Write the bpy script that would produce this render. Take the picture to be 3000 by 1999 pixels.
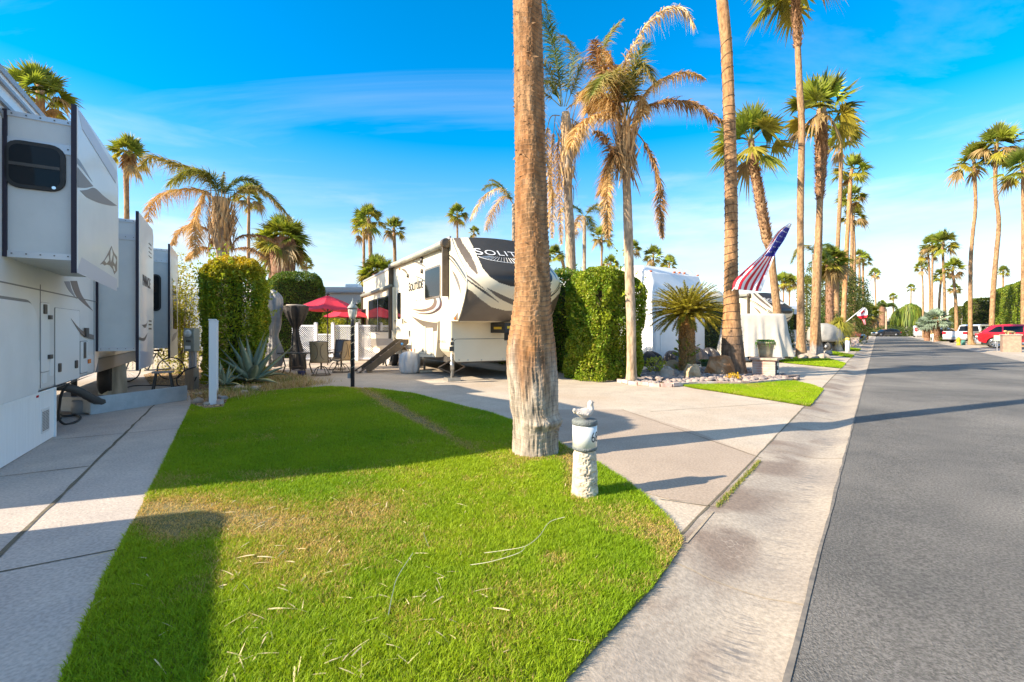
import bpy, math, random
import numpy as np
from mathutils import Vector, Matrix
for _o in list(bpy.data.objects): bpy.data.objects.remove(_o)
SC = bpy.context.scene; COL = SC.collection
# ------------------------------------------------------------- camera, world, sun, exposure
F, CX, HY, CH = 1333.0, 1500.0, 968.0, 1.5
cam_d = bpy.data.cameras.new('camera'); cam = bpy.data.objects.new('camera', cam_d); COL.objects.link(cam)
cam.location = (0, 0, CH); cam.rotation_euler = (math.pi/2, 0, 0)
cam_d.sensor_width = 36; cam_d.lens = 36*F/3000; cam_d.shift_y = -0.0105
cam_d.clip_start = 0.05; cam_d.clip_end = 12000; SC.camera = cam
SUN_AZ, SUN_EL = math.radians(20.0), math.radians(28.6)     # shadows fall towards (cos, sin) of SUN_AZ
SUNV = Vector((-math.cos(SUN_AZ)*math.cos(SUN_EL), -math.sin(SUN_AZ)*math.cos(SUN_EL), math.sin(SUN_EL)))
sd = bpy.data.lights.new('sun', 'SUN'); sd.energy = 5.0; sd.angle = math.radians(0.5); sd.color = (1.0, 0.86, 0.66)
sun = bpy.data.objects.new('sun', sd); COL.objects.link(sun); sun.rotation_euler = SUNV.to_track_quat('Z', 'Y').to_euler()
SC.view_settings.view_transform = 'Standard'; SC.view_settings.look = 'None'
SC.view_settings.exposure = 1.24; SC.view_settings.gamma = 1
W = bpy.data.worlds.new('World'); SC.world = W; W.use_nodes = True
nt = W.node_tree; N = nt.nodes; LK = nt.links; N.clear()
def nd(t, **k):
    n = N.new(t)
    for a, b in k.items():
        if a.startswith('i_'): n.inputs[int(a[2:])].default_value = b
        else: setattr(n, a, b)
    return n
def mth(op, a, b=None, c=None, clamp=False):
    n = N.new('ShaderNodeMath'); n.operation = op; n.use_clamp = clamp
    for i, x in enumerate((a, b, c)):
        if x is None: continue
        if isinstance(x, (int, float)): n.inputs[i].default_value = x
        else: LK.new(x, n.inputs[i])
    return n.outputs[0]
sky = nd('ShaderNodeTexSky'); sky.sky_type = 'NISHITA'; sky.sun_disc = False
sky.sun_elevation = SUN_EL; sky.sun_rotation = math.atan2(SUNV.x, SUNV.y)
sky.air_density = 1.0; sky.dust_density = 0.3; sky.ozone_density = 2.0
hs = nd('ShaderNodeHueSaturation'); hs.inputs['Value'].default_value = 1.0
hs.inputs['Hue'].default_value = 0.495
LK.new(sky.outputs[0], hs.inputs['Color'])
tc = nd('ShaderNodeTexCoord'); sx = nd('ShaderNodeSeparateXYZ'); LK.new(tc.outputs['Generated'], sx.inputs[0])
zz = mth('MAXIMUM', sx.outputs[2], 0.02)
cx = mth('DIVIDE', sx.outputs[0], mth('ADD', zz, 0.12)); cy = mth('DIVIDE', sx.outputs[1], mth('ADD', zz, 0.12))
cb = nd('ShaderNodeCombineXYZ'); LK.new(cx, cb.inputs[0]); LK.new(cy, cb.inputs[1])
mp = nd('ShaderNodeMapping'); mp.inputs['Rotation'].default_value = (0, 0, math.radians(-52)); mp.inputs['Scale'].default_value = (0.34, 1.25, 1)
mp.inputs['Location'].default_value = (2.2, 7.4, 0)
LK.new(cb.outputs[0], mp.inputs[0])
n1 = nd('ShaderNodeTexNoise'); n1.inputs['Scale'].default_value = 1.1; n1.inputs['Detail'].default_value = 9; n1.inputs['Roughness'].default_value = 0.58
n1.inputs['Distortion'].default_value = 0.5; LK.new(mp.outputs[0], n1.inputs['Vector'])
mp2 = nd('ShaderNodeMapping'); mp2.inputs['Scale'].default_value = (2.2, 2.2, 11); LK.new(tc.outputs['Generated'], mp2.inputs[0])
n2 = nd('ShaderNodeTexNoise'); n2.inputs['Scale'].default_value = 1.3; n2.inputs['Detail'].default_value = 7; n2.inputs['Roughness'].default_value = 0.55
LK.new(mp2.outputs[0], n2.inputs['Vector'])
wisp = mth('MULTIPLY', mth('SUBTRACT', n1.outputs['Fac'], 0.50), 3.2, clamp=True)
satr = mth('ADD', 0.95, mth('MULTIPLY', sx.outputs[2], 1.6)); LK.new(mth('MAXIMUM', mth('MINIMUM', mth('MINIMUM', satr, 1.75), mth('SUBTRACT', 3.6, mth('MULTIPLY', sx.outputs[2], 3.2))), 0.9), hs.inputs['Saturation'])
LK.new(mth('MINIMUM', mth('ADD', 0.48, mth('MULTIPLY', sx.outputs[2], 0.70)), 0.72), hs.inputs['Value'])
low = mth('SUBTRACT', 1.0, mth('MULTIPLY', sx.outputs[2], 2.35), clamp=True)            # 1 at the horizon, 0 at 25 degrees
bank = mth('MULTIPLY', mth('ADD', mth('SUBTRACT', n2.outputs['Fac'], 0.62), mth('MULTIPLY', low, 0.37)), 3.2, clamp=True)
fac = mth('MAXIMUM', mth('MULTIPLY', wisp, 0.38), mth('MULTIPLY', bank, mth('MINIMUM', mth('MULTIPLY', low, 1.7), 0.80)))
fac = mth('MAXIMUM', fac, mth('MULTIPLY', mth('SUBTRACT', sx.outputs[2], 0.66), 1.8, clamp=True))  # white cover added overhead, out of view, to soften the blue fill
mxc = nd('ShaderNodeMix'); mxc.data_type = 'RGBA'; LK.new(fac, mxc.inputs[0]); LK.new(hs.outputs[0], mxc.inputs[6])
mxc.inputs[7].default_value = (2.45, 2.55, 2.68, 1)
bg = nd('ShaderNodeBackground'); bg.inputs['Strength'].default_value = 0.19; LK.new(mxc.outputs[2], bg.inputs[0])
wo = nd('ShaderNodeOutputWorld'); LK.new(bg.outputs[0], wo.inputs[0])

# ------------------------------------------------------------- helpers
def G(u, v, z=0.0):
    Y = (CH-z)*F/(v-HY); return Vector(((u-CX)/F*Y, Y, z))
def P(u, v, Y): return Vector(((u-CX)/F*Y, Y, CH-(v-HY)/F*Y))
def pix(x, y, z): return (CX+F*x/y, HY+F*(CH-z)/y)
def z2(x, y): return (x*.4785, 650+y*.4785)
def z3(x, y): return (1800+x*.3827, 600+y*.3827)
def z4(x, y): return (2200+x*.2551, 700+y*.2551)
def za(x, y): return (800+x*.2551, 750+y*.2551)
def z5(x, y): return (1000+x*.3189, 650+y*.3189)
def z8(x, y): return (1350+x*.4464, y*.4464)
SD = Vector((.6264, .7795, 0)); SNV = Vector((.7795, -.6264, 0)); ST_ROT = math.atan2(-.6264, .7795)
def S(s, n, z=0.0): return Vector((SD.x*s+SNV.x*n, SD.y*s+SNV.y*n, z))
class Fr:
    def __init__(q, th, a0, b0):
        q.th, q.a0, q.b0 = th, a0, b0; q.c, q.s = math.cos(th), math.sin(th)
        q.o = Vector((a0*q.c-b0*q.s, a0*q.s+b0*q.c, 0))
    def ray(q, u, v):
        rx, rz = (u-CX)/F, -(v-HY)/F
        return rx*q.c+q.s, -rx*q.s+q.c, rz
    def side(q, u, v, x=0.0):
        fa, ea, rz = q.ray(u, v); t = (x+q.a0)/fa; return (t*ea-q.b0, CH+t*rz)
    def face(q, u, v, y):
        fa, ea, rz = q.ray(u, v); t = (y+q.b0)/ea; return (t*fa-q.a0, CH+t*rz)
    def w(q, x, y, z=0.0):
        return Vector((q.o.x+x*q.c-y*q.s, q.o.y+x*q.s+y*q.c, z))
    def loc(q, p): dx, dy = p[0]-q.o.x, p[1]-q.o.y; return (dx*q.c+dy*q.s, -dx*q.s+dy*q.c)
def vn(p, seed=0):                                   # value noise, p (N,3) -> 0..1
    p = np.asarray(p, float); i = np.floor(p).astype(np.int64); f = p-i; f = f*f*(3-2*f)
    def h(a, b, c):
        k = (a*374761393+b*668265263+c*2147483647+seed*1274126177) & 0xffffffff
        k = ((k ^ (k >> 13))*1274126177) & 0xffffffff; k = k ^ (k >> 16)
        return (k & 0xffff)/65535.0
    r = 0
    for dx in (0, 1):
        for dy in (0, 1):
            for dz in (0, 1):
                w_ = (f[:, 0] if dx else 1-f[:, 0])*(f[:, 1] if dy else 1-f[:, 1])*(f[:, 2] if dz else 1-f[:, 2])
                r = r+w_*h(i[:, 0]+dx, i[:, 1]+dy, i[:, 2]+dz)
    return r
def fbm(p, seed=0, o=3):
    p = np.asarray(p, float); r = 0; a = .5; t = 0
    for k in range(o): r = r+a*vn(p*2**k, seed+k); t += a; a *= .5
    return r/t
def tag(o, label=None, cat=None, group=None, kind=None):
    if label: o['label'] = label
    if cat: o['category'] = cat
    if group: o['group'] = group
    if kind: o['kind'] = kind
    return o
def thing(name, label, cat, loc=(0, 0, 0), rz=0.0, group=None):
    o = bpy.data.objects.new(name, None); o.empty_display_size = .2; COL.objects.link(o)
    o.location = loc; o.rotation_euler = (0, 0, rz); return tag(o, label, cat, group)
def link(name, me, parent=None):
    o = bpy.data.objects.new(name, me); COL.objects.link(o)
    if parent is not None: o.parent = parent
    return o
def copy_tree(o, parent=None):
    c = o.copy(); COL.objects.link(c)
    if parent is not None: c.parent = parent
    for ch in [k for k in bpy.data.objects if k.parent == o]: copy_tree(ch, c)
    return c
class MB:
    def __init__(s): s.v, s.f, s.m, s.s = [], [], [], []
    def add(s, vs, fs, mi=0, sm=False):
        b = len(s.v); s.v += [tuple(x) for x in vs]; s.f += [tuple(b+i for i in f) for f in fs]
        s.m += [mi]*len(fs); s.s += [sm]*len(fs); return s
    def bx(s, x0, x1, y0, y1, z0, z1, mi=0, M=None):
        vs = [(x, y, z) for z in (z0, z1) for y in (y0, y1) for x in (x0, x1)]
        if M is not None: vs = [M @ Vector(p) for p in vs]
        return s.add(vs, [(0, 2, 3, 1), (4, 5, 7, 6), (0, 1, 5, 4), (2, 6, 7, 3), (0, 4, 6, 2), (1, 3, 7, 5)], mi)
    def bar(s, p, q, w, h, mi=0):
        p, q = Vector(p), Vector(q); d = (q-p); L = d.length; d.normalize()
        up = Vector((0, 0, 1)) if abs(d.z) < .95 else Vector((1, 0, 0))
        x = d.cross(up).normalized(); y = x.cross(d)
        vs = [o+x*a*w/2+y*b*h/2 for o in (p, q) for a, b in ((-1, -1), (1, -1), (1, 1), (-1, 1))]
        return s.add(vs, [(0, 1, 2, 3)[::-1], (4, 5, 6, 7), (0, 1, 5, 4), (1, 2, 6, 5), (2, 3, 7, 6), (3, 0, 4, 7)], mi)
    def tube(s, pts, r, seg=8, mi=0, cap=True, closed=False):
        pts = [Vector(p) for p in pts]; n = len(pts); rr = r if isinstance(r, (list, tuple)) else [r]*n
        vs = []; prev = None
        for i, p in enumerate(pts):
            if closed: d = pts[(i+1) % n]-pts[i-1]
            else: d = pts[min(i+1, n-1)]-pts[max(i-1, 0)]
            d.normalize()
            if prev is None:
                x = d.cross(Vector((0, 0, 1)) if abs(d.z) < .9 else Vector((1, 0, 0))).normalized()
            else:
                x = (prev-d*prev.dot(d)).normalized()
            prev = x; y = d.cross(x)
            vs += [p+(x*math.cos(t)+y*math.sin(t))*rr[i] for t in [2*math.pi*k/seg for k in range(seg)]]
        fs = []
        for i in range(n if closed else n-1):
            a, b = i*seg, ((i+1) % n)*seg
            for k in range(seg): fs.append((a+k, a+(k+1) % seg, b+(k+1) % seg, b+k))
        if cap and not closed: fs += [tuple(range(seg))[::-1], tuple((n-1)*seg+k for k in range(seg))]
        return s.add(vs, fs, mi, True)
    def lathe(s, prof, c=(0, 0), seg=20, mi=0, M=None, sq=None):     # prof: (r, z)
        vs = []
        for r, z in prof:
            for k in range(seg):
                t = 2*math.pi*(k+.5)/seg; vs.append(Vector((c[0]+r*math.cos(t), c[1]+r*math.sin(t), z)))
        if M is not None: vs = [M @ v for v in vs]
        fs = [(i*seg+k, i*seg+(k+1) % seg, (i+1)*seg+(k+1) % seg, (i+1)*seg+k) for i in range(len(prof)-1) for k in range(seg)]
        fs += [tuple(range(seg))[::-1], tuple((len(prof)-1)*seg+k for k in range(seg))]
        return s.add(vs, fs, mi, True)
    def prism(s, poly, ax, lo, hi, mi=0, M=None):         # poly in the two axes other than ax, order (x,y,z) minus ax
        def mk(a, t): l = list(a); l.insert(ax, t); return Vector(l)
        n = len(poly); vs = [mk(p, lo) for p in poly]+[mk(p, hi) for p in poly]
        if M is not None: vs = [M @ v for v in vs]
        ar = sum(poly[i][0]*poly[(i+1) % n][1]-poly[(i+1) % n][0]*poly[i][1] for i in range(n))
        flip = (ar < 0) ^ (ax == 1)
        a, b = tuple(range(n)), tuple(range(n, 2*n)); fs = [a[::-1], b]+[(i, (i+1) % n, n+(i+1) % n, n+i) for i in range(n)]
        if flip: fs = [f[::-1] for f in fs]
        return s.add(vs, fs, mi)
    def blob(s, c, r, seg=12, rings=8, mi=0, noise=0., seed=0, fz=1.):
        vs = []; c = Vector(c)
        for i in range(rings+1):
            ph = math.pi*i/rings
            for k in range(seg):
                t = 2*math.pi*k/seg; vs.append((math.sin(ph)*math.cos(t), math.sin(ph)*math.sin(t), math.cos(ph)))
        a = np.array(vs); d = 1+noise*(fbm(a*1.7+seed*3.1, seed)-.5)*2; a = a*d[:, None]*np.array(r)+np.array(c)
        fs = [(i*seg+k, (i+1)*seg+k, (i+1)*seg+(k+1) % seg, i*seg+(k+1) % seg) for i in range(rings) for k in range(seg)]
        return s.add(a.tolist(), fs, mi, True)
    def build(s, name, mats, parent=None, bevel=0, smooth=None, seg=2):
        if name in SPLIT and len(s.f) > 1:                 # several separate pieces: one object each
            pr = list(range(len(s.v)))
            def find(a):
                while pr[a] != a: pr[a] = pr[pr[a]]; a = pr[a]
                return a
            for f in s.f:
                r = find(f[0])
                for k in f[1:]: pr[find(k)] = r
            gr = {}
            for i, f in enumerate(s.f): gr.setdefault(find(f[0]), []).append(i)
            if len(gr) > 1:
                out = None
                for ids in gr.values():
                    q = MB(); mp_ = {}
                    for i in ids:
                        for k in s.f[i]:
                            if k not in mp_: mp_[k] = len(q.v); q.v.append(s.v[k])
                        q.f.append(tuple(mp_[k] for k in s.f[i])); q.m.append(s.m[i]); q.s.append(s.s[i])
                    o = q.build(name, mats, parent, bevel, smooth, seg); out = out or o
                return out
        me = bpy.data.meshes.new(name); me.from_pydata(s.v, [], s.f)
        for m in (mats if isinstance(mats, (list, tuple)) else [mats]): me.materials.append(m)
        me.polygons.foreach_set('material_index', s.m)
        me.polygons.foreach_set('use_smooth', s.s if smooth is None else [smooth]*len(s.f)); me.update()
        o = link(name, me, parent)
        if bevel:
            b = o.modifiers.new('bevel', 'BEVEL'); b.width = bevel; b.segments = seg; b.limit_method = 'ANGLE'; b.angle_limit = math.radians(40)
        return o
def npmesh(name, V, Fc, mat, col=None, smooth=False):
    V = np.ascontiguousarray(V, np.float32); k = Fc.shape[1]; me = bpy.data.meshes.new(name)
    me.vertices.add(len(V)); me.vertices.foreach_set('co', V.ravel())
    me.loops.add(Fc.size); me.loops.foreach_set('vertex_index', np.ascontiguousarray(Fc, np.int32).ravel())
    me.polygons.add(len(Fc)); me.polygons.foreach_set('loop_start', np.arange(0, Fc.size, k, dtype=np.int32))
    if smooth: me.polygons.foreach_set('use_smooth', np.ones(len(Fc), bool))
    for m in (mat if isinstance(mat, (list, tuple)) else [mat]): me.materials.append(m)
    if col is not None:
        ca = me.color_attributes.new('Col', 'FLOAT_COLOR', 'POINT')
        c4 = np.ones((len(V), 4), np.float32); c4[:, :3] = col; ca.data.foreach_set('color', c4.ravel())
    me.update(calc_edges=True); return me
class NB:                                             # numpy batch of quads with vertex colours
    def __init__(s): s.V, s.F, s.C, s.n = [], [], [], 0
    def add(s, V, Fq, C):
        V = np.asarray(V, float); s.V.append(V); s.F.append(np.asarray(Fq)+s.n); s.C.append(np.broadcast_to(C, V.shape)); s.n += len(V)
    def mesh(s, name, mat): return npmesh(name, np.concatenate(s.V), np.concatenate(s.F), mat, np.concatenate(s.C))
def unit(a): return a/np.maximum(np.linalg.norm(a, axis=-1, keepdims=True), 1e-9)
def blades(nb, base, d, side, L, w, droop, col, col2=None, k=3):
    """ribbons: base (N,3), direction, side vector, length, width, droop; k segments, pointed"""
    n = len(base); L = np.broadcast_to(L, (n,)); w = np.broadcast_to(w, (n,)); droop = np.broadcast_to(droop, (n,))
    ts = np.linspace(0, 1, k+1); V = np.zeros((n, k+1, 2, 3)); C = np.zeros((n, k+1, 2, 3)); col2 = col if col2 is None else col2
    for j, t in enumerate(ts):
        p = base+d*(L*t)[:, None]; p[:, 2] -= droop*L*t*t
        ww = w*(.5+.5*math.sin(math.pi*min(1, t*1.2+.12)))*(1-t**3)+.0005
        V[:, j, 0] = p-side*(ww/2)[:, None]; V[:, j, 1] = p+side*(ww/2)[:, None]
        C[:, j, 0] = C[:, j, 1] = np.asarray(col)*(1-t)+np.asarray(col2)*t
    b = (np.arange(n)*(2*(k+1)))[:, None, None]; q = np.arange(k)[None, :, None]*2+np.array([0, 1, 3, 2])[None, None, :]
    nb.add(V.reshape(-1, 3), (b+q).reshape(-1, 4), C.reshape(-1, 3))
def leafq(nb, p, nrm, L, w, rng, col, spread=.8):
    n = len(p); d = unit(np.asarray(nrm)*.45+rng.normal(size=(n, 3))*spread); s_ = unit(np.cross(d, rng.normal(size=(n, 3))))
    L = (L*rng.uniform(.6, 1.3, n))[:, None]; w = (w*rng.uniform(.7, 1.2, n))[:, None]
    V = np.stack([p-d*L/2, p+s_*w/2, p+d*L/2, p-s_*w/2], 1).reshape(-1, 3)
    nb.add(V, np.arange(4*n).reshape(n, 4), np.repeat(col, 4, axis=0))
# ------------------------------------------------------------- materials
MC = {}
SPLIT = {'latch', 'marker_light', 'door_handle', 'tail_light', 'headlight', 'mirror', 'side_window', 'compartment_door', 'door_gasket', 'band', 'socket', 'breaker', 'eye', 'stabiliser_foot', 'slot_', 'roof_moulding', 'conduit', 'beak', 'rail', 'bumper', 'sticker', 'nozzle', 'tread', 'side_rail', 'body_piece'}
def mat(name, c1, c2=None, scale=4., rough=.6, bump=0., bscale=None, metal=0., stretch=(1, 1, 1), spec=.5, coat=0., detail=5, lo=.35, hi=.65, c3=None, sc3=.7, fine=0., fs=120):
    if name in MC: return MC[name]
    m = bpy.data.materials.new(name); m.use_nodes = True; MC[name] = m
    t = m.node_tree; b = t.nodes['Principled BSDF']; l = t.links
    b.inputs['Roughness'].default_value = rough; b.inputs['Metallic'].default_value = metal
    b.inputs['Specular IOR Level'].default_value = spec; b.inputs['Coat Weight'].default_value = coat
    b.inputs['Base Color'].default_value = (*c1, 1)
    if c2 is None and not bump: return m
    tc = t.nodes.new('ShaderNodeTexCoord'); mp = t.nodes.new('ShaderNodeMapping'); mp.inputs['Scale'].default_value = stretch
    l.new(tc.outputs['Object'], mp.inputs[0])
    if c2 is not None:
        n = t.nodes.new('ShaderNodeTexNoise'); n.inputs['Scale'].default_value = scale; n.inputs['Detail'].default_value = detail; n.inputs['Roughness'].default_value = .6
        l.new(mp.outputs[0], n.inputs['Vector'])
        r = t.nodes.new('ShaderNodeMapRange'); r.inputs[1].default_value = lo; r.inputs[2].default_value = hi; l.new(n.outputs[0], r.inputs[0])
        x = t.nodes.new('ShaderNodeMix'); x.data_type = 'RGBA'; x.inputs[6].default_value = (*c1, 1); x.inputs[7].default_value = (*c2, 1)
        l.new(r.outputs[0], x.inputs[0]); out = x.outputs[2]
        if c3 is not None:
            n3 = t.nodes.new('ShaderNodeTexNoise'); n3.inputs['Scale'].default_value = sc3; n3.inputs['Detail'].default_value = 3; l.new(mp.outputs[0], n3.inputs['Vector'])
            r3 = t.nodes.new('ShaderNodeMapRange'); r3.inputs[1].default_value = .45; r3.inputs[2].default_value = .68; l.new(n3.outputs[0], r3.inputs[0])
            x3 = t.nodes.new('ShaderNodeMix'); x3.data_type = 'RGBA'; l.new(out, x3.inputs[6]); x3.inputs[7].default_value = (*c3, 1)
            l.new(r3.outputs[0], x3.inputs[0]); out = x3.outputs[2]
        if fine:
            nf = t.nodes.new('ShaderNodeTexNoise'); nf.inputs['Scale'].default_value = fs; nf.inputs['Detail'].default_value = 3; l.new(mp.outputs[0], nf.inputs['Vector'])
            rf = t.nodes.new('ShaderNodeMapRange'); rf.inputs[1].default_value = .35; rf.inputs[2].default_value = .65; rf.inputs[3].default_value = 1-fine; rf.inputs[4].default_value = 1+fine; l.new(nf.outputs[0], rf.inputs[0])
            vm = t.nodes.new('ShaderNodeVectorMath'); vm.operation = 'SCALE'; l.new(out, vm.inputs[0]); l.new(rf.outputs[0], vm.inputs['Scale']); out = vm.outputs[0]
        l.new(out, b.inputs['Base Color'])
    if bump:
        n2 = t.nodes.new('ShaderNodeTexNoise'); n2.inputs['Scale'].default_value = bscale or scale*4; n2.inputs['Detail'].default_value = 4
        l.new(mp.outputs[0], n2.inputs['Vector']); bp = t.nodes.new('ShaderNodeBump'); bp.inputs['Strength'].default_value = bump
        bp.inputs['Distance'].default_value = .02; l.new(n2.outputs[0], bp.inputs['Height']); l.new(bp.outputs[0], b.inputs['Normal'])
    return m
def leaf_mat(name, trans=.3, rough=.5):
    m = bpy.data.materials.new(name); m.use_nodes = True; t = m.node_tree; b = t.nodes['Principled BSDF']; l = t.links
    a = t.nodes.new('ShaderNodeAttribute'); a.attribute_name = 'Col'; l.new(a.outputs[0], b.inputs['Base Color'])
    b.inputs['Roughness'].default_value = rough; b.inputs['Specular IOR Level'].default_value = .3
    tr = t.nodes.new('ShaderNodeBsdfTranslucent'); mx = t.nodes.new('ShaderNodeMixShader'); mx.inputs[0].default_value = trans
    g = t.nodes.new('ShaderNodeMix'); g.data_type = 'RGBA'; g.blend_type = 'MULTIPLY'; g.inputs[0].default_value = 1; g.inputs[7].default_value = (1.5, 1.35, .7, 1)
    l.new(a.outputs[0], g.inputs[6]); l.new(g.outputs[2], tr.inputs[0])
    l.new(b.outputs[0], mx.inputs[1]); l.new(tr.outputs[0], mx.inputs[2]); l.new(mx.outputs[0], t.nodes['Material Output'].inputs[0]); return m
LEAF = leaf_mat('leaf', .3); GRASS = leaf_mat('grass_blade', .35, .6); DRY = leaf_mat('dry_leaf', .15, .8)
def attr_mat(name, rough=.8, bump=.5, bs=30, stretch=(1, 1, 1)):
    m = bpy.data.materials.new(name); m.use_nodes = True; t = m.node_tree; b = t.nodes['Principled BSDF']; l = t.links
    a = t.nodes.new('ShaderNodeAttribute'); a.attribute_name = 'Col'; b.inputs['Roughness'].default_value = rough; b.inputs['Specular IOR Level'].default_value = .2
    tc = t.nodes.new('ShaderNodeTexCoord'); mp = t.nodes.new('ShaderNodeMapping'); mp.inputs['Scale'].default_value = stretch; l.new(tc.outputs['Object'], mp.inputs[0])
    n = t.nodes.new('ShaderNodeTexNoise'); n.inputs['Scale'].default_value = bs; n.inputs['Detail'].default_value = 6; l.new(mp.outputs[0], n.inputs['Vector'])
    r = t.nodes.new('ShaderNodeMapRange'); r.inputs[1].default_value = .3; r.inputs[2].default_value = .7; r.inputs[3].default_value = .55; r.inputs[4].default_value = 1.3; l.new(n.outputs[0], r.inputs[0])
    x = t.nodes.new('ShaderNodeVectorMath'); x.operation = 'SCALE'; l.new(a.outputs[0], x.inputs[0]); l.new(r.outputs[0], x.inputs['Scale']); l.new(x.outputs[0], b.inputs['Base Color'])
    bp = t.nodes.new('ShaderNodeBump'); bp.inputs['Strength'].default_value = bump; bp.inputs['Distance'].default_value = .02
    l.new(n.outputs[0], bp.inputs['Height']); l.new(bp.outputs[0], b.inputs['Normal']); return m
BARK = attr_mat('palm_bark', .85, .9, 14, (1, 1, .35))
STONE = attr_mat('stone', .85, .6, 12)
M_WHITE = mat('white_gelcoat', (.80, .80, .79), (.72, .72, .70), 1.2, .28, coat=.3)
M_CREAM = mat('cream_gelcoat', (.78, .69, .51), (.72, .63, .46), .8, .42, coat=.0, spec=.35)
M_OFFW = mat('off_white_gelcoat', (.80, .79, .76), (.74, .73, .71), 1.5, .35, coat=.2)
M_VINYL = mat('white_vinyl', (.80, .80, .82), None, rough=.4)
M_BLACK = mat('black_rubber', (.018, .018, .018), (.03, .03, .03), 8, .6)
M_DARK = mat('dark_metal', (.05, .045, .04), (.08, .07, .06), 6, .45)
M_BRONZE = mat('bronze_metal', (.075, .055, .035), (.11, .08, .05), 6, .45)
M_GREY = mat('grey_trim', (.30, .30, .31), None, rough=.4)
M_LGREY = mat('light_grey_metal', (.55, .57, .60), None, rough=.35, metal=.4)
M_STEEL = mat('steel', (.55, .54, .50), (.4, .38, .34), 8, .35, metal=.8)
M_BROWN = mat('taupe_paint', (.17, .135, .10), None, rough=.25, coat=.4)
M_DGREY = mat('dark_grey_paint', (.065, .06, .055), None, rough=.2, coat=.5)
M_GLASS = mat('dark_glass', (.010, .012, .015), None, rough=.04, spec=.22)
M_SEAL = mat('dark_seal', (.02, .015, .03), None, rough=.6)
M_LINE = mat('panel_line', (.20, .20, .20), None, rough=.6)
M_ORANGE = mat('amber_lens', (.75, .16, .02), None, rough=.25)
M_RED = mat('red_lens', (.55, .01, .02), None, rough=.2)
M_CHROME = mat('chrome', (.75, .75, .76), None, rough=.15, metal=1)
M_BRICK = mat('brick', (.42, .26, .21), (.52, .40, .34), 9, .85, bump=.5, c3=(.55, .5, .46), sc3=4)
M_WOOD = mat('weathered_wood', (.30, .24, .17), (.18, .14, .10), 6, .8, bump=.4, stretch=(1, 1, .2))
def text(s, size, M, mt, parent, name='lettering', ext=.002, xs=1., shear=0., small=None, sp=1., bold=0.):
    """flat lettering turned into a mesh; M places local x (reading), y (up), z (outward); small = size of the letters after the first"""
    c = bpy.data.curves.new('t', 'FONT'); c.body = s; c.size = size; c.extrude = ext; c.shear = shear; c.space_character = sp; c.offset = size*bold
    if small:
        c.small_caps_scale = small
        for i in range(1, len(s)): c.body_format[i].use_small_caps = True
        c.body = s[0]+s[1:].lower()
        for i in range(1, len(s)): c.body_format[i].use_small_caps = True
    t = bpy.data.objects.new('t', c); me = bpy.data.meshes.new_from_object(t); bpy.data.objects.remove(t)
    me.transform(Matrix.Diagonal((xs, 1, 1, 1))); me.transform(M); me.materials.clear(); me.materials.append(mt)
    o = link(name, me, parent); return o
def basis(o, x, y, z):
    m = Matrix.Identity(4)
    for i, a in enumerate((x, y, z, o)):
        for j in range(3): m[j][i] = a[j]
    return m
def rrect(a0, a1, b0, b1, r, n=5):
    out = []
    for cx_, cy_, t0 in ((a1-r, b1-r, 0), (a0+r, b1-r, 90), (a0+r, b0+r, 180), (a1-r, b0+r, 270)):
        for k in range(n+1):
            t = math.radians(t0+90*k/n); out.append((cx_+r*math.cos(t), cy_+r*math.sin(t)))
    return out
def spline(pts, n=8):
    """Catmull-Rom through tuples"""
    out = []; m = len(pts)
    for i in range(m-1):
        p0, p1, p2, p3 = pts[max(i-1, 0)], pts[i], pts[i+1], pts[min(i+2, m-1)]
        for k in range(n):
            t = k/n; out.append(tuple(.5*((2*b)+(-a+c)*t+(2*a-5*b+4*c-d)*t*t+(-a+3*b-3*c+d)*t**3) for a, b, c, d in zip(p0, p1, p2, p3)))
    return out+[tuple(pts[-1])]
def inpoly(x, y, poly):
    x = np.asarray(x); y = np.asarray(y); r = np.zeros(x.shape, bool); n = len(poly)
    for i in range(n):
        x0, y0 = poly[i][:2]; x1, y1 = poly[(i+1) % n][:2]
        if y0 == y1: continue
        c = ((y0 > y) != (y1 > y)) & (x < (x1-x0)*(y-y0)/(y1-y0)+x0); r ^= c
    return r
# ------------------------------------------------------------- ground, road, gutters, slabs
def sheet(name, poly, z, m, thick=0.0, kind='structure'):
    mb = MB(); n = len(poly); pts = [(p[0], p[1], z) for p in poly]
    ar = sum(pts[i][0]*pts[(i+1) % n][1]-pts[(i+1) % n][0]*pts[i][1] for i in range(n))
    if ar < 0: pts = pts[::-1]
    mb.add(pts, [tuple(range(n))])
    if thick: mb.add([(p[0], p[1], z) for p in pts]+[(p[0], p[1], z-thick) for p in pts], [(i, n+i, n+(i+1) % n, (i+1) % n) for i in range(n)])
    o = mb.build(name, m); return tag(o, kind=kind)
M_CONC = mat('concrete', (.52, .44, .345), (.42, .355, .28), 1.6, .85, bump=.25, bscale=60, c3=(.44, .35, .26), sc3=.55, fine=.16, fs=45)
M_CONCB = mat('brown_concrete', (.43, .34, .26), (.35, .275, .21), 1.4, .85, bump=.25, bscale=60, c3=(.34, .265, .20), sc3=.8, fine=.16, fs=45)
M_PAD = mat('grey_concrete', (.52, .45, .385), (.42, .365, .32), 2.0, .85, bump=.25, bscale=60, c3=(.40, .345, .31), sc3=.7, fine=.16, fs=45, stretch=(1, 1, 1))
M_JOINT = mat('joint_dirt', (.10, .085, .06), (.17, .14, .09), 12, .95)
M_JOINTL = mat('joint_sand', (.42, .335, .235), (.30, .245, .18), 12, .95)
M_SOIL = mat('lawn_soil', (.10, .12, .02), (.22, .17, .08), 5, .95, bump=.4, bscale=60)
M_DIRT = mat('dirt', (.30, .235, .165), (.22, .17, .12), .8, .95, bump=.4, bscale=30)
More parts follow.
